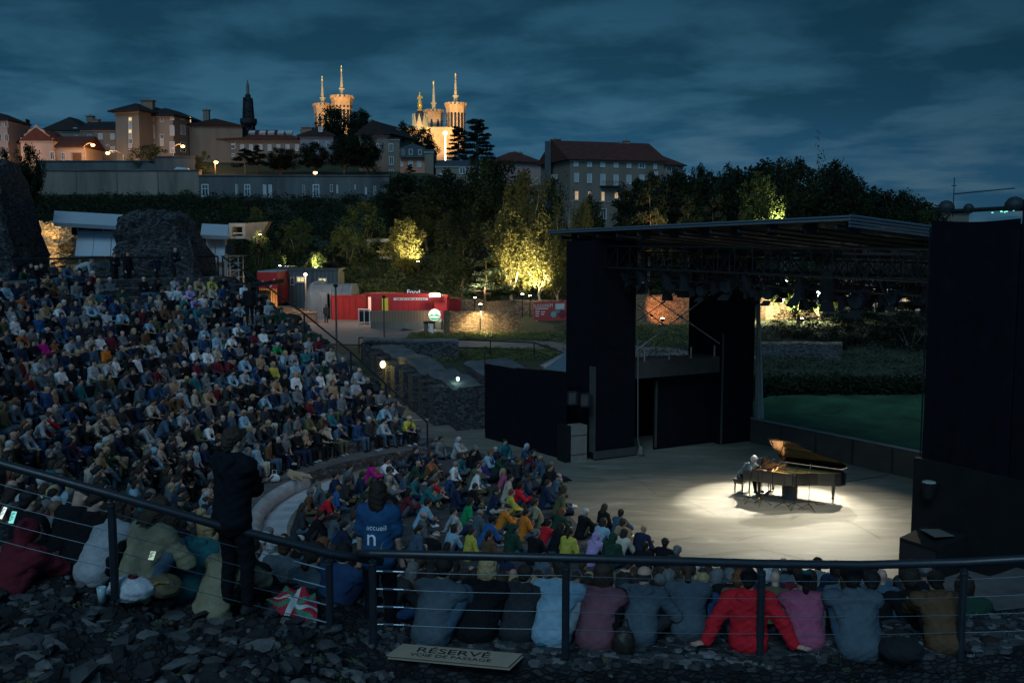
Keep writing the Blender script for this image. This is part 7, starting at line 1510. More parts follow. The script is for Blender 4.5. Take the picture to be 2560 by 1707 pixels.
def hairm(c): return M('hair_' + c, HAIRC[c], .65, .35, 40, bump=.4, bscale=90)
SKIN = [M('skin_%d' % i, c, .6, .08, 10, spec=.35) for i, c in enumerate(((.42, .25, .19), (.36, .20, .14), (.29, .15, .10), (.15, .08, .05), (.46, .29, .23)))]
m_eye = M('eye_dark', (.02, .015, .012), .3, 0); m_lip = M('lips', (.28, .11, .09), .5, .1)
PANTS = ['denim', 'denim', 'black', 'charcoal', 'navy', 'slate', 'olive', 'beige', 'black', 'darkblue', 'denim', 'tan']
LIB = {}
def get(pose, fem, topk, hair, h, var=0):
 kb = ('body', pose, fem, h, var)
 if kb not in LIB:
  po = dict(POSES[pose]);
  if var: r = random.Random(var * 31 + len(pose)); po['yaw'] = po['yaw'] + r.uniform(-16, 16); po['lean'] = po['lean'] + r.uniform(-4, 6); po['pit'] += r.uniform(-5, 6); po['H'] = tuple(tuple(x + r.uniform(-.03, .03) for x in q) for q in po['H'])
  if pose in ('propped', 'back'): po = POSES[pose]
  VF, mi, j = build_body(po, h, fem); LIB[kb] = (mk('person_body', VF, 3, mi), j, VF, mi, po)
 me, j, VF, mi, po = LIB[kb]
 out = [('body', me)]
 for nm, key, fn in (('top', ('top', pose, fem, topk, h, var), lambda: build_top(j, po, h, topk, var)), ('trousers', ('leg', pose, fem, h, var), lambda: build_legs(j, po, h, var)), ('shoes', ('shoe', pose, fem, h, var), lambda: build_shoes(j, po, h)), ('hair', ('hair', pose, fem, hair, h, var), lambda: build_hair(j, hair, min(h, .02), var))):
  if nm == 'hair' and hair == 'bald': continue
  if key not in LIB: vf = fn(); LIB[key] = (mk(nm, vf, 1), vf)
  out.append((nm, LIB[key][0]))
 return out, j
TOPN = dict(tee='t-shirt', shirt='shirt', jacket='jacket', hoodie='hoodie')
npeople = [0]
def person(p, yaw, pose, top, topk='shirt', hair='short', hc='dark', pants='denim', skin=0, fem=False, h=.022, scale=1.0, label='', group=None, var=0, shoes='black', hatc=None, roll=0.0):
 parts, j = get(pose, fem, topk, hair, h, var); root = None
 for nm, me in parts:
  o = bpy.data.objects.new('person' if nm == 'body' else {'top': topk if topk != 'tee' else 'shirt', 'hair': 'hat' if hair in ('cap', 'beanie') else 'hood' if hair == 'hood' else 'hair'}.get(nm, nm), me); col.objects.link(o)
  ms = {'body': [SKIN[skin], m_eye, m_lip], 'top': [cloth(top)], 'trousers': [cloth(pants)], 'shoes': [cloth(shoes)], 'hair': [cloth(hatc or top) if hair in ('hood',) else cloth(hatc or 'charcoal') if hair in ('cap', 'beanie') else hairm(hc)]}[nm]
  for i, m in enumerate(ms): o.material_slots[i].link = 'OBJECT'; o.material_slots[i].material = m
  if root is None: root = o; o.location = p; o.rotation_euler = (roll, 0, yaw); o.scale = (scale,) * 3; o['_o'] = [0, 0, 0]; tag(o, label, 'person', group)
  else: o.parent = root
 npeople[0] += 1
 return root, j
FOC = Vector((8.2, 31.0, 0))
def face(p): d = FOC - Vector(p); return math.atan2(d.y, d.x) - math.pi / 2
NOTE = []
for f_, l_ in ((c5, [(75, 960, 'palegrey'), (170, 900, 'rust'), (415, 985, 'white', 'blonde'), (490, 860, 'green'), (500, 930, 'charcoal', 'bald'), (700, 960, 'lightblue'), (800, 960, 'palegrey'), (820, 1045, 'red'), (960, 1050, 'lightblue'), (265, 1110, 'blue', 'grey'), (340, 1060, 'grey', 'blonde'), (440, 1070, 'black'), (200, 1180, 'maroon', 'bald'), (155, 1240, 'rust'), (360, 1320, 'magenta'), (430, 1310, 'rust'), (540, 1290, 'palegrey'), (740, 1260, 'beige'), (800, 1260, 'white', 'brown'), (880, 1390, 'orange', 'brown'), (810, 1380, 'pink'), (1110, 1350, 'palegrey'), (1150, 1220, 'lightblue'), (1060, 1250, 'white'), (1210, 1130, 'lightblue'), (1220, 1300, 'palegrey', 'grey'), (940, 1450, 'white'), (450, 1450, 'grey'), (1190, 830, 'white'), (1290, 930, 'beige'), (1320, 990, 'white'), (1590, 900, 'lilac'), (1580, 850, 'lilac'), (1700, 900, 'white'), (1760, 740, 'yellow'), (1790, 830, 'beige'), (1540, 1000, 'teal'), (1430, 840, 'white'), (1490, 830, 'white'), (1910, 1150, 'white'), (2060, 1090, 'tan'), (2100, 1090, 'lightblue'), (2210, 1210, 'white'), (2140, 1220, 'maroon'), (1810, 1250, 'lightblue'), (1870, 1250, 'white'), (1660, 1380, 'white'), (1740, 1350, 'lightblue'), (1590, 1380, 'white'), (1930, 1340, 'white'), (2190, 1350, 'palegrey'), (2290, 1310, 'green'), (2310, 1390, 'lightblue'), (1510, 1350, 'navy'), (1440, 1370, 'charcoal', 'grey'), (1740, 1460, 'charcoal'), (1980, 1440, 'lightblue'), (2300, 1480, 'yellow', 'blonde'), (40, 1380, 'teal'), (270, 1430, 'palegrey'), (1240, 1030, 'black'), (1340, 1380, 'charcoal', 'grey'), (2060, 1420, 'charcoal'), (580, 940, 'black'), (670, 860, 'teal', 'bald'), (250, 660, 'black', 'bald'), (180, 700, 'darkgreen'), (105, 680, 'navy'), (430, 690, 'charcoal', 'blonde')]),
    (c1b := (lambda x, y: (x / 3.336, 900 + y / 3.336)), [(60, 290, 'slate', 'grey'), (140, 300, 'red', 'bald'), (200, 270, 'pink'), (290, 270, 'lightblue'), (550, 180, 'lightblue'), (650, 290, 'white', 'grey'), (740, 270, 'olive', 'white'), (840, 270, 'lightblue', 'grey'), (1040, 230, 'blue', 'brown'), (450, 370, 'black', 'cap'), (600, 520, 'lightblue'), (690, 470, 'beige'), (750, 400, 'slate', 'brown'), (830, 450, 'slate'), (900, 410, 'black'), (1030, 370, 'palegrey', 'brown'), (980, 560, 'palegrey', 'grey'), (1080, 520, 'white'), (1170, 420, 'charcoal', 'blonde'), (1380, 430, 'white', 'dark'), (1450, 540, 'red', 'dark'), (1580, 500, 'olive', 'white'), (1700, 490, 'grey', 'brown'), (1780, 470, 'beige', 'blonde'), (1820, 450, 'charcoal', 'bald'), (1640, 340, 'beige'), (1740, 350, 'beige'), (1710, 220, 'palegrey'), (1560, 110, 'lightblue', 'grey'), (1500, 110, 'black', 'white'), (1220, 180, 'beige'), (870, 560, 'charcoal', 'ginger'), (250, 560, 'palegrey', 'bald'), (310, 530, 'palegrey', 'grey'), (370, 510, 'red'), (390, 640, 'khaki', 'dark'), (220, 700, 'grey', 'bald'), (750, 700, 'palegrey', 'brown'), (720, 600, 'black'), (190, 830, 'slate', 'orangehat'), (470, 900, 'black', 'grey'), (570, 880, 'palegrey', 'white'), (900, 880, 'charcoal', 'white'), (1200, 950, 'tan', 'bald'), (1170, 990, 'olive', 'bald'), (1500, 720, 'lightblue', 'grey'), (1540, 700, 'lightblue', 'white'), (1450, 760, 'rust'), (1640, 870, 'black', 'grey'), (1720, 830, 'tan'), (1980, 460, 'palegrey', 'dark'), (2110, 250, 'palegrey', 'blonde'), (2060, 340, 'black', 'blonde'), (2120, 390, 'tan', 'grey'), (2290, 500, 'pink', 'dark'), (2090, 540, 'white', 'black'), (2180, 500, 'charcoal', 'white'), (2170, 830, 'tan', 'grey'), (2110, 860, 'palegrey', 'grey'), (2250, 800, 'navy', 'white'), (1740, 1050, 'red', 'grey'), (1560, 1120, 'black', 'grey'), (1470, 1020, 'black', 'brown'), (1780, 760, 'black'), (2230, 340, 'navy', 'bald')]),
    (c6, [(500, 820, 'black', 'black'), (630, 790, 'red', 'brown'), (715, 800, 'palegrey', 'brown'), (840, 800, 'charcoal', 'brown'), (450, 930, 'lightblue', 'grey'), (410, 830, 'green'), (300, 870, 'palegrey', 'black'), (66, 850, 'white', 'brown'), (265, 750, 'maroon', 'ginger'), (340, 740, 'white', 'brown'), (430, 1030, 'yellow', 'blonde'), (660, 900, 'teal', 'brown'), (780, 1100, 'white', 'dark'), (710, 1100, 'rust', 'dark'), (880, 1210, 'olive', 'dark'), (640, 1110, 'beige', 'grey'), (990, 980, 'navy', 'bald'), (1140, 1090, 'grey', 'brown'), (1080, 1170, 'palegrey', 'grey'), (1235, 1140, 'olive'), (940, 1310, 'blue', 'brown'), (1000, 1270, 'darkgreen', 'brown'), (820, 1300, 'black', 'brown'), (740, 1320, 'black', 'grey'), (1110, 1290, 'navy', 'cap'), (1200, 1270, 'tan', 'grey'), (1380, 1350, 'grey', 'dark'), (1125, 1410, 'palegrey', 'dark'), (1210, 1400, 'white', 'grey'), (960, 1420, 'rust', 'dark'), (870, 1420, 'teal', 'grey'), (640, 1460, 'white', 'brown'), (410, 1410, 'pink', 'brown'), (490, 1390, 'blue', 'brown'), (190, 1430, 'white', 'grey'), (230, 1170, 'palegrey', 'grey'), (600, 1240, 'brown', 'brown'), (230, 1290, 'tan', 'grey'), (1490, 1450, 'yellow', 'grey'), (1400, 1450, 'charcoal', 'blonde'), (100, 1340, 'palegrey', 'dark'), (520, 1500, 'slate', 'grey'), (560, 1490, 'beige', 'brown')]),
    ((lambda x, y: (500 + x / 2.387, 1050 + y / 2.387)), [(585, 190, 'magenta', 'bald'), (640, 170, 'navy'), (715, 160, 'grey', 'grey'), (870, 140, 'charcoal', 'bald')])):
 for it in l_:
  NOTE.append([*f_(it[0], it[1]), it[2], it[3] if len(it) > 3 else None, False])
DARKS = ['black'] * 6 + ['charcoal'] * 5 + ['navy'] * 4 + ['darkblue', 'slate', 'slate', 'grey', 'darkgreen', 'olive', 'brown', 'maroon', 'teal', 'palegrey', 'lightblue', 'white', 'grey', 'slate', 'beige', 'tan', 'denim', 'denim']
def attire(r, px, py, rad=9):
 best = None
 for n_ in NOTE:
  if n_[4]: continue
  d = math.hypot(n_[0] - px, n_[1] - py)
  if d < rad and (best is None or d < best[0]): best = (d, n_)
 hc = r.choice(['dark', 'dark', 'dark', 'brown', 'brown', 'black', 'black', 'grey', 'brown', 'dark', 'brown', 'grey', 'white', 'blonde', 'brown'] if r.random() < .96 else ['ginger']); hair = None; c = r.choice(DARKS); nt_ = False
 if best:
  best[1][4] = True; c = best[1][2]; nt_ = True; h_ = best[1][3]
  if h_ == 'bald': hair = r.choice(['balding', 'bald']); hc = 'grey'
  elif h_ == 'cap': hair = 'cap'
  elif h_ == 'orangehat': hair = 'beanie'
  elif h_: hc = h_
 fem = r.random() < .45
 if hair is None: hair = r.choice(['bob', 'long', 'long', 'bun', 'tail', 'bob'] if fem else ['short', 'short', 'short', 'curly', 'short', 'curly', 'short', 'short', 'balding', 'bald'] if r.random() < .9 else ['cap', 'beanie', 'hood'])
 if hair == 'bald' or hair == 'balding': fem = False; hc = r.choice(['grey', 'white', 'brown'])
 return c, hc, hair, fem, nt_, ('orange' if best and best[1][3] == 'orangehat' else None)
def hairtxt(hair, hc):
 a = {'dark': 'dark', 'black': 'black', 'brown': 'brown', 'ginger': 'ginger', 'blonde': 'blond', 'grey': 'grey', 'white': 'white'}[hc]
 return {'bald': 'bald', 'balding': 'balding', 'short': 'short %s hair' % a, 'curly': 'curly %s hair' % a, 'bob': 'bobbed %s hair' % a, 'long': 'long %s hair' % a, 'bun': '%s bun' % a, 'tail': '%s ponytail' % a, 'cap': 'cap', 'beanie': 'woolly hat', 'hood': 'hood up'}[hair]
ORD = ['zeroth', 'first', 'second', 'third', 'fourth', 'fifth', 'sixth', 'seventh', 'eighth', 'ninth', 'tenth', 'eleventh', 'twelfth', 'thirteenth', 'fourteenth', 'fifteenth', 'sixteenth', 'seventeenth', 'eighteenth', 'nineteenth', 'twentieth'] + ['twenty-' + x for x in ('first', 'second', 'third', 'fourth', 'fifth', 'sixth', 'seventh', 'eighth', 'ninth')] + ['thirtieth'] + ['thirty-' + x for x in ('first', 'second', 'third', 'fourth', 'fifth', 'sixth', 'seventh', 'eighth', 'ninth')] + ['fortieth'] + ['forty-' + x for x in ('first', 'second', 'third', 'fourth', 'fifth', 'sixth', 'seventh', 'eighth', 'ninth')] + ['fiftieth', 'fifty-first', 'fifty-second', 'fifty-third', 'fifty-fourth']
seats = []
rs_ = random.Random(21)
for k in range(1, 18):
 R, z = tier(k); R += .22; ph = pend(k) + 3.2; n = 0
 while ph < (305 if k < 9 else 292):
  x, y = pol(R + rs_.uniform(-.05, .08), ph); n += 1
  step = rs_.uniform(.47, .61) / R * 57.3
  if rs_.random() < (.05 if k < 14 else .2 if k < 16 else .5): ph += step; n -= 1; continue
  zq = z * tzf(ph); px, py = proj((x, y, zq + .5)); hx_, hy_ = proj((x, y, zq + .88))
  ph += step
  if px < -45 or px > 2600: n -= 1; continue
  if k > 15 and px > 225: n -= 1; continue
  if ph > 243 and (k > 10 or y < 12.6): n -= 1; continue
  if px > 1000 and hy_ < (1380 if px < 1650 else 1400) and ph > 240: n -= 1; continue
  seats.append(dict(p=(x, y, zq), ph=ph, k=k, n=n, px=px, py=py, d=math.hypot(x, y), kind='bench'))
EDGE = [(1075, 1085), (1150, 1105), (1240, 1120), (1380, 1200), (1420, 1300), (1560, 1350), (1640, 1420), (1720, 1480)]
def floor_ok(x, y):
 if math.hypot(x - CX, y - CY) > 7.5: return False
 px, py = proj((x, y, 0))
 ex = np.interp(py, [e[1] for e in EDGE], [e[0] for e in EDGE])
 if py < 1085: return px < 1110 and py > 1060
 return px < ex
fs_ = []
for a in range(4000):
 x, y = rs_.uniform(-7.5, 7), rs_.uniform(21.8, 38.5)
 if not floor_ok(x, y): continue
 px, py = proj((x, y, 0))
 if 1080 < px < 1260 and 1290 < py < 1400 and rs_.random() < .6: continue
 if all((x - q[0]) ** 2 + (y - q[1]) ** 2 > .72 ** 2 for q in fs_): fs_.append((x, y))
for x, y in fs_:
 px, py = proj((x, y, .45)); seats.append(dict(p=(x, y, .01), k=0, n=0, px=px, py=py, d=math.hypot(x, y) * .62, kind='floor'))
FN = [((lambda x, y: (1000 + x / 3.36, 1050 + y / 3.36)), [(320, 230, 'grey', 'dark', 'short'), (465, 230, 'palegrey', 'dark', 'hood'), (590, 340, 'black', 'dark', 'short'), (810, 380, 'darkgreen', 'black', 'short'), (740, 430, 'purple', 'grey', 'short'), (1070, 420, 'black', 'brown', 'short'), (970, 430, 'charcoal', 'ginger', 'short'), (910, 500, 'pink', 'blonde', 'long'), (1000, 560, 'navy', 'dark', 'beanie'), (1090, 520, 'slate', 'dark', 'curly'), (890, 580, 'beige', 'dark', 'short'), (970, 640, 'red', 'dark', 'curly'), (1210, 630, 'navy', 'brown', 'short'), (910, 700, 'yellow', 'ginger', 'short'), (840, 820, 'orange', 'grey', 'cap'), (930, 850, 'white', 'dark', 'short'), (1030, 880, 'orange', 'dark', 'short'), (1180, 780, 'khaki', 'brown', 'curly'), (1230, 800, 'tan', 'dark', 'short'), (1300, 850, 'darkgreen', 'ginger', 'long'), (1520, 870, 'black', 'white', 'short'), (1550, 950, 'black', 'blonde', 'long'), (1650, 970, 'lightblue', 'brown', 'bob'), (1840, 1050, 'cream', 'dark', 'long'), (2030, 1170, 'black', 'dark', 'short'), (1200, 960, 'red', 'dark', 'short'), (1290, 1010, 'black', 'dark', 'long'), (1390, 1060, 'yellow', 'dark', 'tail'), (1600, 1080, 'lilac', 'dark', 'hood'), (1760, 1110, 'darkgreen', 'dark', 'hood'), (920, 1020, 'darkgreen', 'dark', 'hood'), (1120, 1070, 'black', 'grey', 'short'), (700, 940, 'blue', 'black', 'curly'), (540, 780, 'green', 'dark', 'bob'), (500, 850, 'palegrey', 'dark', 'short'), (570, 1040, 'yellow', 'brown', 'short'), (390, 1020, 'lightblue', 'dark', 'bob'), (640, 870, 'slate', 'grey', 'balding'), (350, 600, 'palegrey', 'dark', 'short'), (600, 640, 'black', 'brown', 'short'), (690, 620, 'brown', 'dark', 'short'), (230, 400, 'rust', 'dark', 'short'), (340, 400, 'tan', 'brown', 'short'), (480, 370, 'teal', 'brown', 'bob'), (260, 530, 'slate', 'brown', 'short'), (100, 560, 'teal', 'dark', 'short'), (90, 440, 'darkgreen', 'dark', 'bald'), (200, 630, 'teal', 'dark', 'short'), (290, 640, 'darkblue', 'dark', 'short'), (280, 590, 'red', 'ginger', 'short'), (460, 650, 'navy', 'dark', 'short'), (160, 790, 'lightblue', 'dark', 'curly'), (160, 920, 'slate', 'grey', 'balding'), (490, 1040, 'charcoal', 'brown', 'bun'), (720, 1070, 'brown', 'dark', 'tail')]),
  ((lambda x, y: (500 + x / 2.387, 1050 + y / 2.387)), [(1000, 320, 'magenta', 'brown', 'bob'), (1090, 300, 'white', 'dark', 'short'), (870, 350, 'slate', 'dark', 'short'), (790, 400, 'navy', 'dark', 'short'), (740, 440, 'slate', 'grey', 'short'), (790, 470, 'blue', 'grey', 'bald'), (720, 520, 'red', 'dark', 'short'), (660, 640, 'black', 'dark', 'short'), (780, 640, 'slate', 'brown', 'short'), (1250, 230, 'black', 'dark', 'short'), (1160, 250, 'charcoal', 'brown', 'balding'), (915, 770, 'lightblue', 'dark', 'short'), (930, 590, 'red', 'brown', 'bob')])]
FNOTE = [[*f_(a, b), c, hc, hr, False] for f_, l_ in FN for a, b, c, hc, hr in l_]
for n_ in FNOTE:
 best = None
 for s_ in seats:
  if s_['kind'] != 'floor' or s_.get('note'): continue
  d = math.hypot(s_['px'] - n_[0], s_['py'] - n_[1])
  if best is None or d < best[0]: best = (d, s_)
 if best and best[0] < 60: s_ = best[1]; s_['note'] = n_; q = onz(n_[0], n_[1], .42); s_['p'] = (q.x, q.y, .01); s_['px'], s_['py'] = n_[0], n_[1]
 else: q = onz(n_[0], n_[1], .42); seats.append(dict(p=(q.x, q.y, .01), k=0, n=0, px=n_[0], py=n_[1], d=q.length * .62, kind='floor', note=n_))
keep = []
for s_ in sorted(seats, key=lambda s: 0 if s.get('note') else 1):
 if s_['kind'] == 'floor' and any(q['kind'] == 'floor' and (q['p'][0] - s_['p'][0]) ** 2 + (q['p'][1] - s_['p'][1]) ** 2 < .5 ** 2 for q in keep): continue
 keep.append(s_)
seats = keep
seats.sort(key=lambda s: s['d'])
NIND = 255
HB = .024
crowd = []
FPOS = ['knees', 'hug', 'cross', 'knees', 'hug', 'cross', 'stretch', 'back']; BPOS = ['lap', 'chin', 'crossed', 'lean', 'onelegs', 'lap', 'lean']
used_labels = {}
def uniq(lb, alts):
 for a in [''] + alts:
  t = (lb + (' ' + a if a else '')).strip()
  if t not in used_labels: used_labels[t] = 1; return t
 used_labels[lb] = used_labels.get(lb, 0) + 1
 return lb + ' again'
def nearcol(s, lst):
 best = []
 for q in lst:
  if q is s or 'top' not in q or q['kind'] != s['kind']: continue
  d = math.hypot(q['px'] - s['px'], q['py'] - s['py'])
  if d < 90: best.append((d, q))
 best.sort(key=lambda t: t[0]); return [q for _, q in best[:3]]
for s_ in seats:
 r = random.Random(int(s_['px'] * 7 + s_['py'] * 13)); s_['r'] = r
 if s_.get('note'): n_ = s_['note']; s_['top'], s_['hc'], s_['hair'] = n_[2], n_[3], n_[4]; s_['fem'] = n_[4] in ('long', 'bob', 'tail', 'bun'); s_['hat'] = None
 else:
  c, hc, hair, fem, nt_, hat = attire(r, s_['px'], s_['py'], 13 if s_['kind'] == 'bench' else 0); s_['top'], s_['hc'], s_['hair'], s_['fem'], s_['hat'] = c, hc, hair, fem, hat
 s_['tk'] = r.choice(['shirt', 'shirt', 'jacket', 'hoodie', 'tee']) if s_['top'] not in ('black', 'charcoal', 'navy') else r.choice(['jacket', 'jacket', 'hoodie', 'shirt'])
 if s_['hair'] == 'hood': s_['tk'] = 'hoodie'
 s_['pose'] = r.choice(FPOS if s_['kind'] == 'floor' else BPOS); s_['pants'] = r.choice(PANTS)
def col_row(s):
 return s['k'], s['n']
for i, s_ in enumerate(seats):
 if i >= NIND: crowd.append(s_); continue
 r = s_['r']; top = WORD.get(s_['top'], s_['top']); base = 'person in %s %s, %s' % (top, TOPN[s_['tk']], hairtxt(s_['hair'], s_['hc']))
 if s_['kind'] == 'bench': lb = '%s, %s row, %s from stair rail' % (base, ORD[s_['k']], ORD[min(s_['n'], 54)])
 else:
  nb_ = nearcol(s_, seats[:NIND]); lb = '%s, on the floor' % base
  if nb_: lb += ' beside %s clothes' % WORD.get(nb_[0]['top'], nb_[0]['top'])
 lb = uniq('%s' % lb, ['stage side' if s_['p'][0] > 1 else 'tier side', 'piano side' if s_['p'][0] > 1 else 'kerb side', 'far end' if s_['p'][1] > 30 else 'near end', 'by passage', 'by ring', 'by aisle'])
 yaw = face(s_['p']) + r.uniform(-.18, .18)
 person(s_['p'], yaw, s_['pose'], s_['top'], s_['tk'], s_['hair'], s_['hc'], s_['pants'], r.choice([0, 0, 1, 1, 4, 2, 3] if r.random() < .5 else [0, 1, 4]), s_['fem'], HB, r.uniform(.93, 1.04), lb, 'audience seated on the stone tiers' if s_['kind'] == 'bench' else 'audience sitting on the orchestra floor', var=r.randint(0, 1), shoes=r.choice(['black', 'white', 'brown', 'charcoal', 'palegrey']), hatc=s_['hat'])
def crowd_mesh(lst, h=.034):
 Vs = []; Fs = []; Ms = []; mats = []; mi_ = {}
 def mid(m):
  if m.name not in mi_: mi_[m.name] = len(mats); mats.append(m)
  return mi_[m.name]
 off = 0; cache = {}
 def g_(key, fn):
  if key not in cache: cache[key] = fn()
  return cache[key]
 for s in lst:
  r = s['r']; pose = s['pose']; fem = s['fem']; po = POSES[pose]; b = g_(('b', pose, fem), lambda: build_body(po, h, fem)); j = b[2]; yaw = face(s['p']) + r.uniform(-.2, .2); sc_ = r.uniform(.92, 1.04); Rm = rotz(yaw) * sc_; P = np.array(s['p']); sk = r.choice([0, 0, 1, 1, 4, 2, 3] if r.random() < .5 else [0, 1, 4])
  items = [(b[0], b[1], [SKIN[sk], m_eye, m_lip])]
  items.append((g_(('t', pose, fem, s['tk']), lambda: build_top(j, po, h, s['tk'])), None, [cloth(s['top'])])); items.append((g_(('l', pose, fem), lambda: build_legs(j, po, h)), None, [cloth(s['pants'])])); items.append((g_(('s', pose, fem), lambda: build_shoes(j, po, h)), None, [cloth('black' if r.random() < .6 else 'palegrey')]))
  if s['hair'] != 'bald': items.append((g_(('h', pose, fem, s['hair']), lambda: build_hair(j, s['hair'], .026)), None, [hairm(s['hc']) if s['hair'] not in ('hood', 'cap', 'beanie') else cloth(s['top'] if s['hair'] == 'hood' else s['hat'] or 'charcoal')]))
  for (V_, F_), mi, ms in items:
   Vs.append(V_ @ Rm.T + P); Fs.append(F_ + off); off += len(V_)
   ids = np.array([mid(m) for m in ms]); Ms.append(ids[mi] if mi is not None else np.full(len(F_), ids[0]))
 me = mk('crowd', (np.concatenate(Vs), np.concatenate(Fs)), 0, None)
 for m in mats: me.materials.append(m)
 me.polygons.foreach_set('material_index', np.concatenate(Ms).astype(np.int32)); return me
o = bpy.data.objects.new('crowd', crowd_mesh(crowd)); col.objects.link(o); tag(o, 'audience filling the farther and upper stone rows', kind='stuff')
print('people', len(seats), 'crowd', len(crowd))
for x, yb, hgt, Y, top, tk, hair, hc, pose, pants, yw, lb in ((288, 724, 1.72, 47, 'black', 'jacket', 'short', 'dark', 'standx', 'black', 0, 'person in dark clothes with hand at mouth, left of the standing pair'), (321, 722, 1.74, 47, 'black', 'jacket', 'long', 'brown', 'stand', 'black', 0, 'person in open black jacket, long hair and white shoes, right of standing pair'),
  (395, 716, 1.72, 49, 'navy', 'jacket', 'short', 'dark', 'stand', 'black', 0, 'dark figure wearing a badge before the masonry block'), (440, 712, 1.8, 49, 'black', 'shirt', 'balding', 'grey', 'standx', 'black', 0, 'balding person in black with arms crossed before the masonry block'),
  (625, 812, 1.7, 43, 'black', 'jacket', 'short', 'dark', 'stand', 'black', 2.4, 'person in dark blue walking up beside the handrail'), (816, 813, 1.7, 90, 'charcoal', 'shirt', 'short', 'dark', 'stand', 'charcoal', 3.1, 'small figure standing on the gravel path before the red container')):
 p = at(x, yb, Y); person((p.x, p.y, p.z if Y < 60 else hz(p.x, p.y)), face(p) + yw, pose, top, tk, hair, hc, pants, 0, hair == 'long', .024, hgt / 1.72, lb, shoes='white' if 'white shoes' in lb else 'black')
p = at(200, 720, 46.5); person((p.x, p.y, p.z), face(p) + .8, 'bent', 'palegrey', 'shirt', 'short', 'grey', 'black', 0, True, .024, 1.0, 'person in a pale shirt bending over at the top row')
for i, (x, y, top, hr, hc, lb) in enumerate(((105, 690, 'navy', 'cap', 'dark', 'person in a navy jacket and hat seated on the upper walkway'), (175, 685, 'darkgreen', 'long', 'dark', 'person in dark green with long hair on the upper walkway'), (255, 660, 'black', 'short', 'dark', 'person in black standing out above the others on the upper walkway'), (345, 700, 'palegrey', 'short', 'dark', 'person in pale grey beside the bald one on the upper walkway'), (430, 700, 'charcoal', 'short', 'blonde', 'blond person in charcoal with light jeans on the upper walkway'), (530, 690, 'lightblue', 'short', 'grey', 'person in light blue crouching left of the bent one'), (1755, 760, 'yellow', 'short', 'dark', 'person in a yellow top at the far end of the top row'), (1790, 830, 'khaki', 'bun', 'dark', 'person in khaki just below the yellow top'))):
 q = c5(x, y); p = at(q[0], q[1], 47.5 if i < 6 else 50); p.z -= .5; person(p, face(p), ['lap', 'chin', 'crossed', 'lean', 'onelegs', 'lean', 'chin', 'lap'][i], top, 'shirt', hr, hc, ['denim', 'black'][i % 2], 0, hr == 'long', .024, 1.0, lb, var=i % 2)
bp = PP(-.6, .78, .505); person(bp, math.atan2(U.y, U.x) - math.pi / 2, 'play', 'slate', 'shirt', 'short', 'white', 'black', 4, False, .016, 1.0, 'white haired pianist in a blue grey shirt bowed over the keyboard')
HF = .013
m_rail = M('rail_paint', (0.018, 0.022, 0.028), .38, .25, 6, bump=.08, spec=.5); m_wire = M('wire_rope', (.10, .13, .15), .45, .2, 60, metal=.6); m_tens = M('tensioner_steel', (.5, .55, .58), .25, .1, 8, metal=.9)
c9 = lambda x, y: (x * 1.0884, y * 1.0884)      # display px of the overview
def frail(name, pts, label, ncab=4, hgt=.92, rad=.042, pr=.038, tens=None, posts=None, drop=None):
 """pts: handrail points; posts: (handrail point index or vector)"""
 r = thing('cable_railing', pts[0], label, 'railing', 'black cable railings in front'); P = [Vector(p) for p in pts]
 MB().tube(P, rad, 12).build('handrail', m_rail, r, smooth=True)
 for q in posts:
  q = Vector(q); po_ = MB(); po_.bar(q - Vector((0, 0, hgt + .05)), q - Vector((0, 0, .07)), pr, 10); o = po_.build('post', m_rail, r, smooth=False); b = MB(); b.bar(q - Vector((0, 0, .12)), q - Vector((0, 0, .02)), .016, 8); b.lathe(q - Vector((0, 0, .10)), [(pr * 1.1, -.02), (pr * 1.15, .0), (pr * .6, .02)], 10); b.build('post_cap', m_rail, o)
 for c in range(ncab):
  dz = Vector((0, 0, -(.17 + .175 * c)))
  for i in range(len(posts) - 1):
   a, e = Vector(posts[i]) + dz, Vector(posts[i + 1]) + dz; n = 6; b = MB()
   b.tube([a.lerp(e, t / n) + Vector((0, 0, -.012 * math.sin(math.pi * t / n))) for t in range(n + 1)], .0038, 5); b.build('cable', m_wire, r)
  for (pi, sgn) in (tens or []):
   a = Vector(posts[pi]) + dz; e = Vector(posts[pi + sgn]) + dz; d = (e - a).normalized(); b = MB(); b.bar(a + d * .04, a + d * .30, .0085, 8); b.bar(a + d * .30, a + d * .36, .006, 6); b.bar(a + d * .1, a + d * .2, .011, 6); b.build('tensioner', m_tens, r)
D_ = lambda x, y, Y: at(*c9(x, y), Y)
lp = [D_(-140, 1030, 8.7), D_(0, 1064, 8.75), D_(120, 1097, 8.8), D_(255, 1135, 8.8), D_(500, 1205, 9.0), D_(755, 1270, 9.3), D_(880, 1290, 9.4)]
frail('a', lp, 'sloping black railing with steel cables at the left, its end by the accueil shirt', posts=[lp[0], lp[3], lp[5]], tens=[(2, -1)])
rp_ = [D_(822, 1270, 9.3), D_(855, 1271, 9.25), D_(1080, 1276, 9.15), D_(1300, 1281, 9.1), D_(1520, 1287, 9.15), D_(1750, 1294, 9.25), D_(1980, 1297, 9.3), D_(2215, 1291, 9.25), D_(2420, 1280, 9.0), D_(2600, 1262, 8.7)]
frail('b', rp_, 'level black railing with steel cables crossing in front of the orchestra', posts=[rp_[1], rp_[3], rp_[5], rp_[7], rp_[9]], tens=[(0, 1), (4, -1)])
def fg(x, ytop, Y, hgt, base_lift=0.0):
 """ground point under a person whose head top shows at display px (x, ytop)"""
 p = D_(x, ytop, Y); return Vector((p.x, p.y, p.z - hgt))
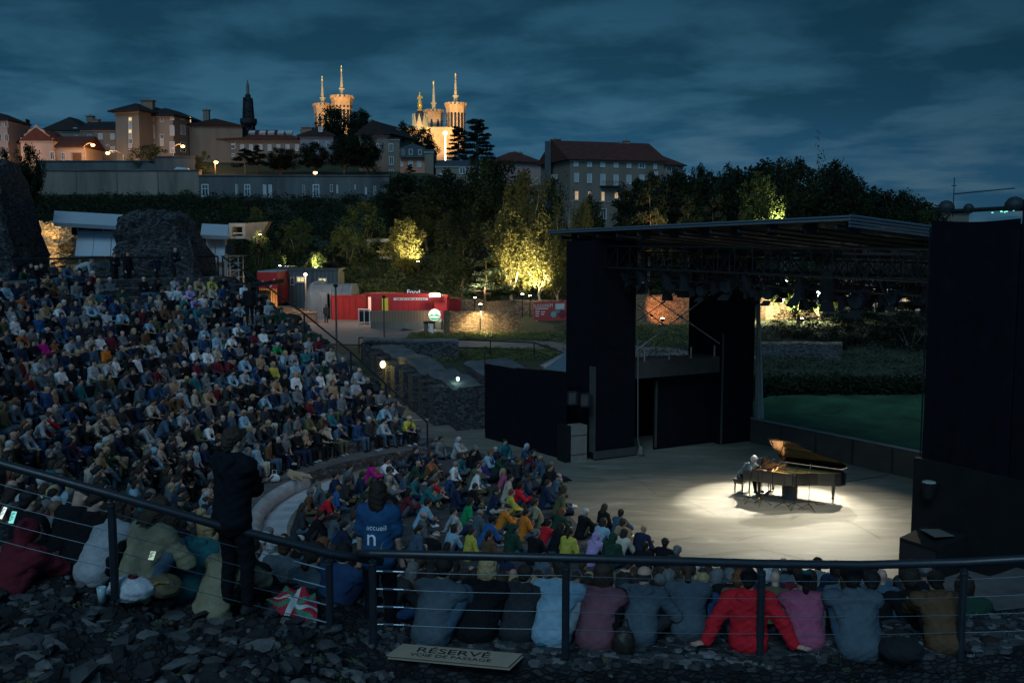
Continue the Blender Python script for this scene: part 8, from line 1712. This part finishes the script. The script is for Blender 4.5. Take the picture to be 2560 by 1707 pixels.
SH = {'hugf': .80, 'kneef': .84, 'crossf': .83, 'propped': .95, 'hug': .90, 'knees': .93, 'cross': .94, 'phone': .84, 'lap': .95, 'lean': .88, 'chin': .9, 'stretch': .93, 'crossed': .96}
fgp = []
for x, yt, Y, pose, top, tk, hair, hc, pants, fem, lb, kw in (
 (992, 1284, 10.9, 'knees', 'slate', 'shirt', 'short', 'black', 'denim', False, 'person in a blue grey shirt with short dark hair, nearest the corner post', {}),
 (1095, 1288, 11.0, 'hug', 'black', 'hoodie', 'long', 'blonde', 'black', True, 'person in a black hoodie with long straight fair hair behind the level railing', {}),
 (1190, 1313, 11.0, 'cross', 'charcoal', 'hoodie', 'short', 'dark', 'black', False, 'hunched person in a dark hoodie between long fair hair and light blue shirt', {}),
 (1270, 1285, 10.9, 'knees', 'lightblue', 'shirt', 'short', 'dark', 'palegrey', False, 'person in a light blue shirt and pale trousers left of the middle railing post', {}),
 (1370, 1303, 10.8, 'hug', 'mauve', 'shirt', 'long', 'brown', 'black', True, 'person in a mauve shirt with wavy brown hair right of the middle railing post', {}),
 (1470, 1317, 10.95, 'cross', 'slate', 'hoodie', 'balding', 'dark', 'charcoal', False, 'balding person in a dark teal hoodie behind the level railing', {}),
 (1583, 1338, 11.1, 'hug', 'slate', 'jacket', 'tail', 'brown', 'black', True, 'person in a grey green raincoat with a brown ponytail', {}),
 (1722, 1304, 10.75, 'propped', 'red', 'hoodie', 'short', 'black', 'denim', False, 'person in a red hoodie propped on both hands on the stones', dict(h=.009)),
 (1853, 1338, 10.8, 'knees', 'pink', 'jacket', 'tail', 'black', 'grey', True, 'person in a pink jacket with a dark ponytail and teal scrunchie', {}),
 (1975, 1309, 10.6, 'hug', 'slate', 'shirt', 'curly', 'dark', 'denim', False, 'person in a blue grey checked shirt with tousled dark hair', dict(s=1.06)),
 (2018, 1311, 11.6, 'cross', 'black', 'shirt', 'short', 'black', 'black', False, 'person in black leaning against the checked shirt from the far side', {}),
 (2112, 1308, 11.5, 'hug', 'black', 'shirt', 'curly', 'dark', 'denim', False, 'person in black with messy hair and a jeans knee raised', {}),
 (2172, 1320, 10.75, 'hug', 'brown', 'hoodie', 'short', 'dark', 'black', False, 'person in a rust brown jacket with a dark green hood, by the right railing post', {}),
 (2238, 1322, 11.6, 'cross', 'darkgreen', 'jacket', 'bob', 'dark', 'denim', True, 'person in a grey green jacket just past the right railing post', {}),
 (2318, 1296, 10.6, 'hug', 'black', 'jacket', 'short', 'dark', 'denim', False, 'large person in a black jacket at the right edge', dict(s=1.08)),
 (757, 1243, 11.4, 'knees', 'darkblue', 'tee', 'short', 'black', 'navy', False, 'person in a dark blue t-shirt sitting behind the left railing end post', {}),
 (678, 1262, 11.5, 'hug', 'slate', 'shirt', 'tail', 'brown', 'black', True, 'person in a grey green top with a brown ponytail above the red flag', {}),
 (622, 1232, 12.6, 'knees', 'slate', 'jacket', 'short', 'brown', 'denim', False, 'person in grey beside the pale ring, behind the ponytailed one', {}),
 (50, 1113, 11.0, 'lean2', 'black', 'jacket', 'short', 'black', 'black', False, 'person in black with glasses and thick dark hair at the left edge', {}),
 (130, 1126, 10.9, 'phone', 'black', 'jacket', 'cap', 'dark', 'black', False, 'person in a black cap and jacket between the glasses and the white shirt', {}),
 (165, 1137, 10.5, 'phone', 'black', 'hoodie', 'short', 'dark', 'black', False, 'bearded person in black leaning forward behind the white shirt', {}),
 (213, 1140, 10.35, 'hug', 'palegrey', 'tee', 'bob', 'brown', 'black', True, 'person in a white shirt with bobbed brown hair behind the left railing', {}),
 (308, 1156, 10.2, 'phone', 'khaki', 'jacket', 'long', 'brown', 'denim', True, 'person in a beige blazer looking down at a phone', dict(s=1.05)),
 (360, 1160, 11.4, 'cross', 'black', 'jacket', 'long', 'dark', 'black', True, 'dark haired person in black behind the beige blazer', {}),
 (425, 1187, 10.6, 'hug', 'teal', 'hoodie', 'bob', 'blonde', 'denim', True, 'person in a teal hoodie with pale grey hood and silver blond hair', {}),
 (488, 1228, 10.3, 'hug', 'khaki', 'hoodie', 'hood', 'dark', 'black', False, 'hunched person in a khaki hooded jacket with the hood raised', {}),
 (545, 1240, 11.6, 'cross', 'black', 'jacket', 'short', 'black', 'black', False, 'dark person half hidden behind the standing figure', {}),
 (2, 1195, 10.0, 'hug', 'maroon', 'hoodie', 'hood', 'dark', 'maroon', False, 'person in maroon curled up at the left edge by the glowing phone', {})):
 po_ = 'lap' if pose == 'lean2' else pose; s = kw.get('s', 1.0); yt += 6 if x > 800 else 0; Y = (Y - 1.35 if x > 600 else Y - 1.0); po_ = {'hug': 'hugf', 'knees': 'kneef', 'cross': 'crossf'}.get(po_, po_); P = fg(x, yt, Y, SH[po_] * s)
 if x > 800 and Y < 9.95: hz_ = P.z + SH[po_] * s; P.z = zf(P.x, P.y) + .03; s = min(1.15, max(.86, (hz_ - P.z) / (skeleton(POSES[po_])['hc'][2] + .15)))
 r_, j = person(P, face(P) + (.15 if x > 1500 else -.05), po_, top, tk, hair, hc, pants, 0 if top != 'darkblue' else 1, fem, kw.get('h', HF), s, lb, 'people sitting behind the railings'); r_.scale.x *= 1.12; fgp.append((r_, x, P))
 R = math.hypot(P.x - CX, P.y - CY)
nr = np.random.default_rng(4); cs = []
for i in range(420):
 ph, R = rr_.uniform(248, 298), rr_.uniform(20.9, 25.5); X, Y = pol(R, ph); cs.append((X, Y, zf(X, Y) + .04))
me = mesh_np('rubble_weeds', leaves_np(cs, 16, [rr_.uniform(.03, .09) for _ in cs], .016, nr, .5), m_weed); o = bpy.data.objects.new('rubble_weeds', me); col.objects.link(o); tag(o, 'small weeds growing between the stones of the bank', kind='stuff')
def attach(px_, fn):
 r_, _, P = min(fgp, key=lambda t: abs(t[1] - px_)); return r_, P
def local(r_, b, name, mat):
 v = b.build(name, mat, origin=(0, 0, 0)); v.location = (0, 0, 0); v.parent = r_; return v
r_, P = attach(1853, 0); jj = skeleton(POSES['knees'], fem=True); h_ = hd(jj, (0, -.098, .06)); local(r_, MB().lathe(h_, [(.02, -.018), (.045, -.012), (.048, .01), (.02, .018)], 12), 'scrunchie', cloth('teal'))
r_, P = attach(50, 0)
for x_, lbb in ((50, 'glasses'),):
 jj = skeleton(POSES['lap']); b = MB()
 for s in (-1, 1): b.lathe(hd(jj, (s * .033, .098, .028)), [(.024, -.004), (.026, 0), (.024, .004)], 10); b.bar(hd(jj, (s * .058, .09, .032)), hd(jj, (s * .078, 0, .03)), .003, 4)
 local(r_, b, 'glasses', m_balc)
def phone(p, rx, rz, label, colr, es, w_=.062, h_=.12):
 r = thing('phone', p, label, 'phone'); M3 = Matrix.Rotation(rz, 3, 'Z') @ Matrix.Rotation(rx, 3, 'X'); MB().box(p, (w_, h_, .009), M3=M3).build('case', m_black, r); n = M3 @ Vector((0, 0, 1)); s = MB(); s.box(Vector(p) + n * .006, (w_ * .9, h_ * .93, .002), M3=M3); s.build('screen', M('screen_' + label[:6], colr, .3, .3, 60, emit=colr, es=es), r); b = MB()
 for i in range(6): b.box(Vector(p) + n * .008 + M3 @ Vector((-.008 * (i % 3), h_ * (.32 - .11 * i), 0)), (w_ * (.6 - .1 * (i % 3)), .006, .001), M3=M3)
 b.build('screen_text', M('screen_ink', (.02, .05, .05), .5, 0), r)
phone(D_(30, 1188, 9.0), R_(62), R_(-18), 'glowing phone with a teal screen held at the left edge', (.25, .75, .65), .8)
phone(D_(8, 1178, 9.05), R_(60), R_(-35), 'second phone with a white screen cut by the left edge', (.9, .95, .8), .9)
phone(D_(350, 1276, 8.95), R_(50), R_(-10), 'small phone in the hand of the person in the blazer', (.8, .9, .6), .35, .06, .09)
pm = fg(530, 980, 9.15, 1.80)
rm_, j = person((pm.x, pm.y, pm.z), face(pm) - .1, 'standx', 'ink', 'hoodie', 'curly', 'brown', 'ink', 0, False, HF, 1.80 / 1.76, 'tall person with curly hair in a navy hoodie standing with folded arms', shoes='charcoal')
pw = fg(868, 1100, 9.75, 1.68)
rw_, j = person((pw.x, pw.y, pw.z), face(pw) + .25, 'stand', 'shirtblue', 'tee', 'long', 'dark', 'ink', 0, True, HF, 1.68 / 1.76, 'person in a blue accueil t-shirt standing at the railing corner')
jj = skeleton(POSES['stand'], fem=True)
M3t = Matrix((Vector((1, 0, 0)), Vector((0, 0, 1)), Vector((0, -1, 0)))).transposed()
class Holder(dict): pass
def shirt_text(s, x, z, size, mat, name):
 cu = bpy.data.curves.new(name, 'FONT'); cu.body = s; cu.size = size; cu.align_x = 'CENTER'; cu.extrude = .0; o = bpy.data.objects.new(name, cu); col.objects.link(o); dg = bpy.context.evaluated_depsgraph_get(); me = bpy.data.meshes.new_from_object(o.evaluated_get(dg)); bpy.data.objects.remove(o)
 me.transform(Matrix.Translation((x, -.158, z)) @ M3t.to_4x4())
 top = [c for c in rw_.children if c.name.startswith('shirt')][0]
 from mathutils.bvhtree import BVHTree
 bv = BVHTree.FromPolygons([v.co[:] for v in top.data.vertices], [p.vertices[:] for p in top.data.polygons])
 for v in me.vertices:
  hit = bv.ray_cast(Vector((v.co.x, -1, v.co.z)), Vector((0, 1, 0)))
  if hit[0]: v.co.y = hit[0].y - .004
 me.materials.clear(); me.materials.append(mat); ob = bpy.data.objects.new(name, me); col.objects.link(ob); ob.parent = rw_; return ob
shirt_text('accueil', .015, 1.25, .08, m_txt, 'lettering'); shirt_text('n', -.035, 1.09, .25, m_txt, 'emblem'); shirt_text('(', .075, 1.04, .12, cloth('khaki'), 'emblem')
m_cross = M('emblem_grey', (.2, .3, .35), .6, .1)
m_card = M('cardboard', (.34, .27, .20), .85, .12, 5, bump=.15, bscale=30); zs = 4.49
cs_ = [at(*c9(922, 1479), 10), at(*c9(1200, 1503), 10), at(*c9(1167, 1533), 10), at(*c9(885, 1507), 10)]
cs_ = [onz(*c9(925, 1479), zs), onz(*c9(1200, 1502), zs), onz(*c9(1168, 1532), zs), onz(*c9(887, 1506), zs)]
sg = thing('cardboard_sign', sum(cs_, Vector()) / 4, 'folded cardboard sign reading réservé lying on the ledge', 'sign'); MB().prism(cs_, (0, 0, .008)).build('top_sheet', m_card, sg)
MB().prism([v + Vector((.012, -.012, -.022)) for v in cs_], (0, 0, .008)).build('under_sheet', m_card, sg)
ux = (cs_[1] - cs_[0]).normalized(); uy = (cs_[0] - cs_[3]); uy = (uy - ux * uy.dot(ux)).normalized(); uz = ux.cross(uy); M3c = Matrix((ux, uy, uz)).transposed()
ink = M('print_ink', (.012, .013, .02), .8, 0); cc = sum(cs_, Vector()) / 4
text_obj('lettering', 'RÉSERVÉ', sg, cc + uy * .035 + ux * -.02 + Vector((0, 0, .011)), M3c, .155, ink, .0005, sx=1.25); text_obj('lettering', 'VOIE DE PASSAGE', sg, cc - uy * .075 + ux * -.02 + Vector((0, 0, .011)), M3c, .088, ink, .0005, sx=1.12)
m_fr = M('flag_red', (.42, .02, .04), .85, .1, 5); m_fw = M('flag_white', (.5, .52, .53), .85, .1, 5); m_fg = M('flag_green', (.02, .22, .12), .85, .1, 5)
q0, q1, q2, q3 = D_(655, 1345, 9.6), D_(725, 1360, 9.55), D_(728, 1445, 9.2), D_(608, 1385, 9.3); b = MB(); vs = []; nx = 18
for i in range(nx + 1):
 for k in range(nx + 1):
  s, t = i / nx, k / nx; p = q0.lerp(q1, s).lerp(q3.lerp(q2, s), t) + Vector((0, -.05 * math.sin(s * 9 + t * 4), .02 * math.sin(s * 13 - t * 5))); vs.append(p)
fs = []; mi = []
for i in range(nx):
 for k in range(nx):
  fs.append((i * (nx + 1) + k, (i + 1) * (nx + 1) + k, (i + 1) * (nx + 1) + k + 1, i * (nx + 1) + k + 1)); u, v = (i + .5) / nx, (k + .5) / nx
  mi.append(1 if abs(u - .45) < .07 or abs(v - .5) < .08 else 2 if abs(u - v) < .06 or abs(u + v - 1) < .06 else 0)
b.v = [tuple(v) for v in vs]; b.f = fs; b.mi = mi; o = b.build('red_flag', [m_fr, m_fw, m_fg], smooth=True); tag(o, 'red flag with white and green crosses draped over the stones', 'flag')
def blob(name, p, r, mat, label, cat, seed=1, parts=None):
 s = SDF(.06); rr = random.Random(seed)
 for i in range(4): s.ell((rr.uniform(-.3, .3) * r[0], rr.uniform(-.2, .2) * r[1], r[2] * rr.uniform(.7, 1)), (r[0] * .8, r[1] * .85, r[2] * .9))
 vf = nets(s, .016, lambda G, D: np.maximum(D + wr(G, .006, 22, seed), -G[:, 2])); me = mk(name, vf, 0); me.materials.append(mat); o = bpy.data.objects.new(name, me); col.objects.link(o); o.location = p; o['_o'] = [0, 0, 0]; tag(o, label, cat); return o
bp_ = D_(307, 1376, 8.95); o = blob('cloth_bag', bp_, (.20, .15, .11), M('bag_white', (.45, .47, .5), .8, .2, 30), 'stuffed white patterned bag on the stones by the railing post', 'bag'); local(o, MB().lathe((0, 0, .19), [(.05, 0), (.045, .04), (.01, .05)], 10), 'drawstring', cloth('maroon'))
o = blob('brown_rucksack', D_(378, 1366, 9.1), (.17, .14, .10), M('bag_brown', (.11, .085, .05), .85, .3, 12), 'slumped brown rucksack beside the white bag', 'rucksack', 3); local(o, MB().tube([(-.12, -.06, .02), (-.1, -.12, .12), (.0, -.13, .17), (.08, -.1, .15)], .012, 6), 'strap', cloth('mustard'))
def cup(p, label, h_=.14, r=.042, drink=False):
 t = thing('plastic_cup', p, label, 'cup'); MB().lathe(p, [(r * .72, 0), (r, h_), (r * .93, h_), (r * .66, .01)], 16).build('cup_wall', M('cup_plastic', (.30, .42, .45), .35, .1, 5), t, smooth=True)
 if drink: MB().lathe(Vector(p) + Vector((0, 0, .01)), [(r * .66, 0), (r * .76, h_ * .3)], 14).build('drink', M('beer', (.45, .25, .03), .3, .1), t)
 return t
cp = D_(234, 1382, 8.75); cup(cp, 'pale plastic cup standing left of the railing post'); text_obj('lettering', 'n', None, cp + Vector((0, -.05, .07)), upright(Facade(100, 9, 200, 9, 500, 400, 1)), .07, m_black) if False else None
cup(Vector(onz(1694, 1492, 2.6)), 'cup with a little beer beside the red hoodie', .13, .04, True)
for x, y, Y, c, lb in ((985, 1470, 9.5, 'teal', 'flat dark teal cushion under the blue grey shirt'), (1262, 1478, 9.5, 'teal', 'flat teal cushion under the light blue shirt'), (1372, 1488, 9.45, 'darkblue', 'flat blue cushion under the mauve shirt')):
 p = at(*c9(x, y), Y); p.z = zf(p.x, p.y) + .02; b = MB(); b.lathe(p, [(.15, 0), (.17, .01), (.17, .02), (.15, .03)], 4, rot=.785); tag(b.build('seat_cushion', cloth(c)), lb, 'cushion', 'cushions on the ledge')
o = blob('leather_handbag', onz(*c9(1432, 1498), 4.45), (.09, .1, .12), M('bag_leather', (.03, .022, .018), .5, .3, 12), 'dark leather handbag on the ledge right of the mauve shirt', 'handbag', 5); local(o, MB().tube([(-.06, 0, .2), (-.05, 0, .32), (.03, 0, .33), (.06, 0, .2)], .009, 6), 'handle', m_black)
o = blob('dark_backpack', onz(*c9(2065, 1512), 4.45), (.2, .15, .10), m_black, 'dark coat heaped on the ledge beside the checked shirt', 'coat', 6)
o = blob('white_tote', onz(*c1b(2290, 1010), .45), (.16, .12, .13), M('tote_white', (.5, .5, .5), .8, .1, 20), 'white tote bag at the feet of the front row', 'bag', 8); local(o, MB().tube([(-.08, 0, .2), (-.06, 0, .38), (.06, 0, .38), (.08, 0, .2)], .01, 6), 'handle', m_whitep)
s = SDF(.04); s.cone((-.25, 0, .13), (.2, .02, .13), .13, .12); s.cone((.2, .02, .15), (.38, .06, .14), .08, .07); s.ell((.45, .08, .12), (.09, .07, .07)); s.cone((.5, .09, .1), (.58, .1, .08), .045, .03); s.cone((-.3, 0, .1), (-.5, .14, .04), .04, .025); s.cone((.2, -.05, .06), (.42, -.12, .035), .045, .03); s.cone((-.2, -.06, .08), (-.02, -.17, .04), .07, .035); s.cone((-.02, -.17, .035), (.12, -.17, .03), .03, .028); s.cone((.43, .14, .17), (.40, .17, .09), .03, .022); s.cone((.45, .02, .18), (.43, -.02, .1), .03, .022)
vf = nets(s, .02, lambda G, D: D + wr(G, .004, 30, 2)); me = mk('dog', vf, 0); me.materials.append(M('dog_fur', (.38, .24, .15), .9, .3, 20)); o = bpy.data.objects.new('dog', me); col.objects.link(o); q = onz(*(lambda x, y: (500 + x / 2.387, 1050 + y / 2.387))(575, 350), .44); o.location = q; o.rotation_euler = (0, 0, -.5); tag(o, 'sandy dog lying on the stone edge at the front row', 'dog')
for i, (x, y) in enumerate(((1180, 600), (1190, 630), (1165, 720), (1190, 755))):
 q = onz(500 + x / 2.387, 1050 + y / 2.387, .02); tag(MB().lathe(q, [(.2, 0), (.22, .01), (.21, .03)], 4, rot=.6 + i).build('seat_pad', cloth('teal')), ['teal seat pad lying farthest from the railing', 'teal seat pad second from the farthest', 'teal seat pad just above the handrail', 'teal seat pad nearest the handrail'][i], 'seat pad', 'empty teal seat pads on the floor')
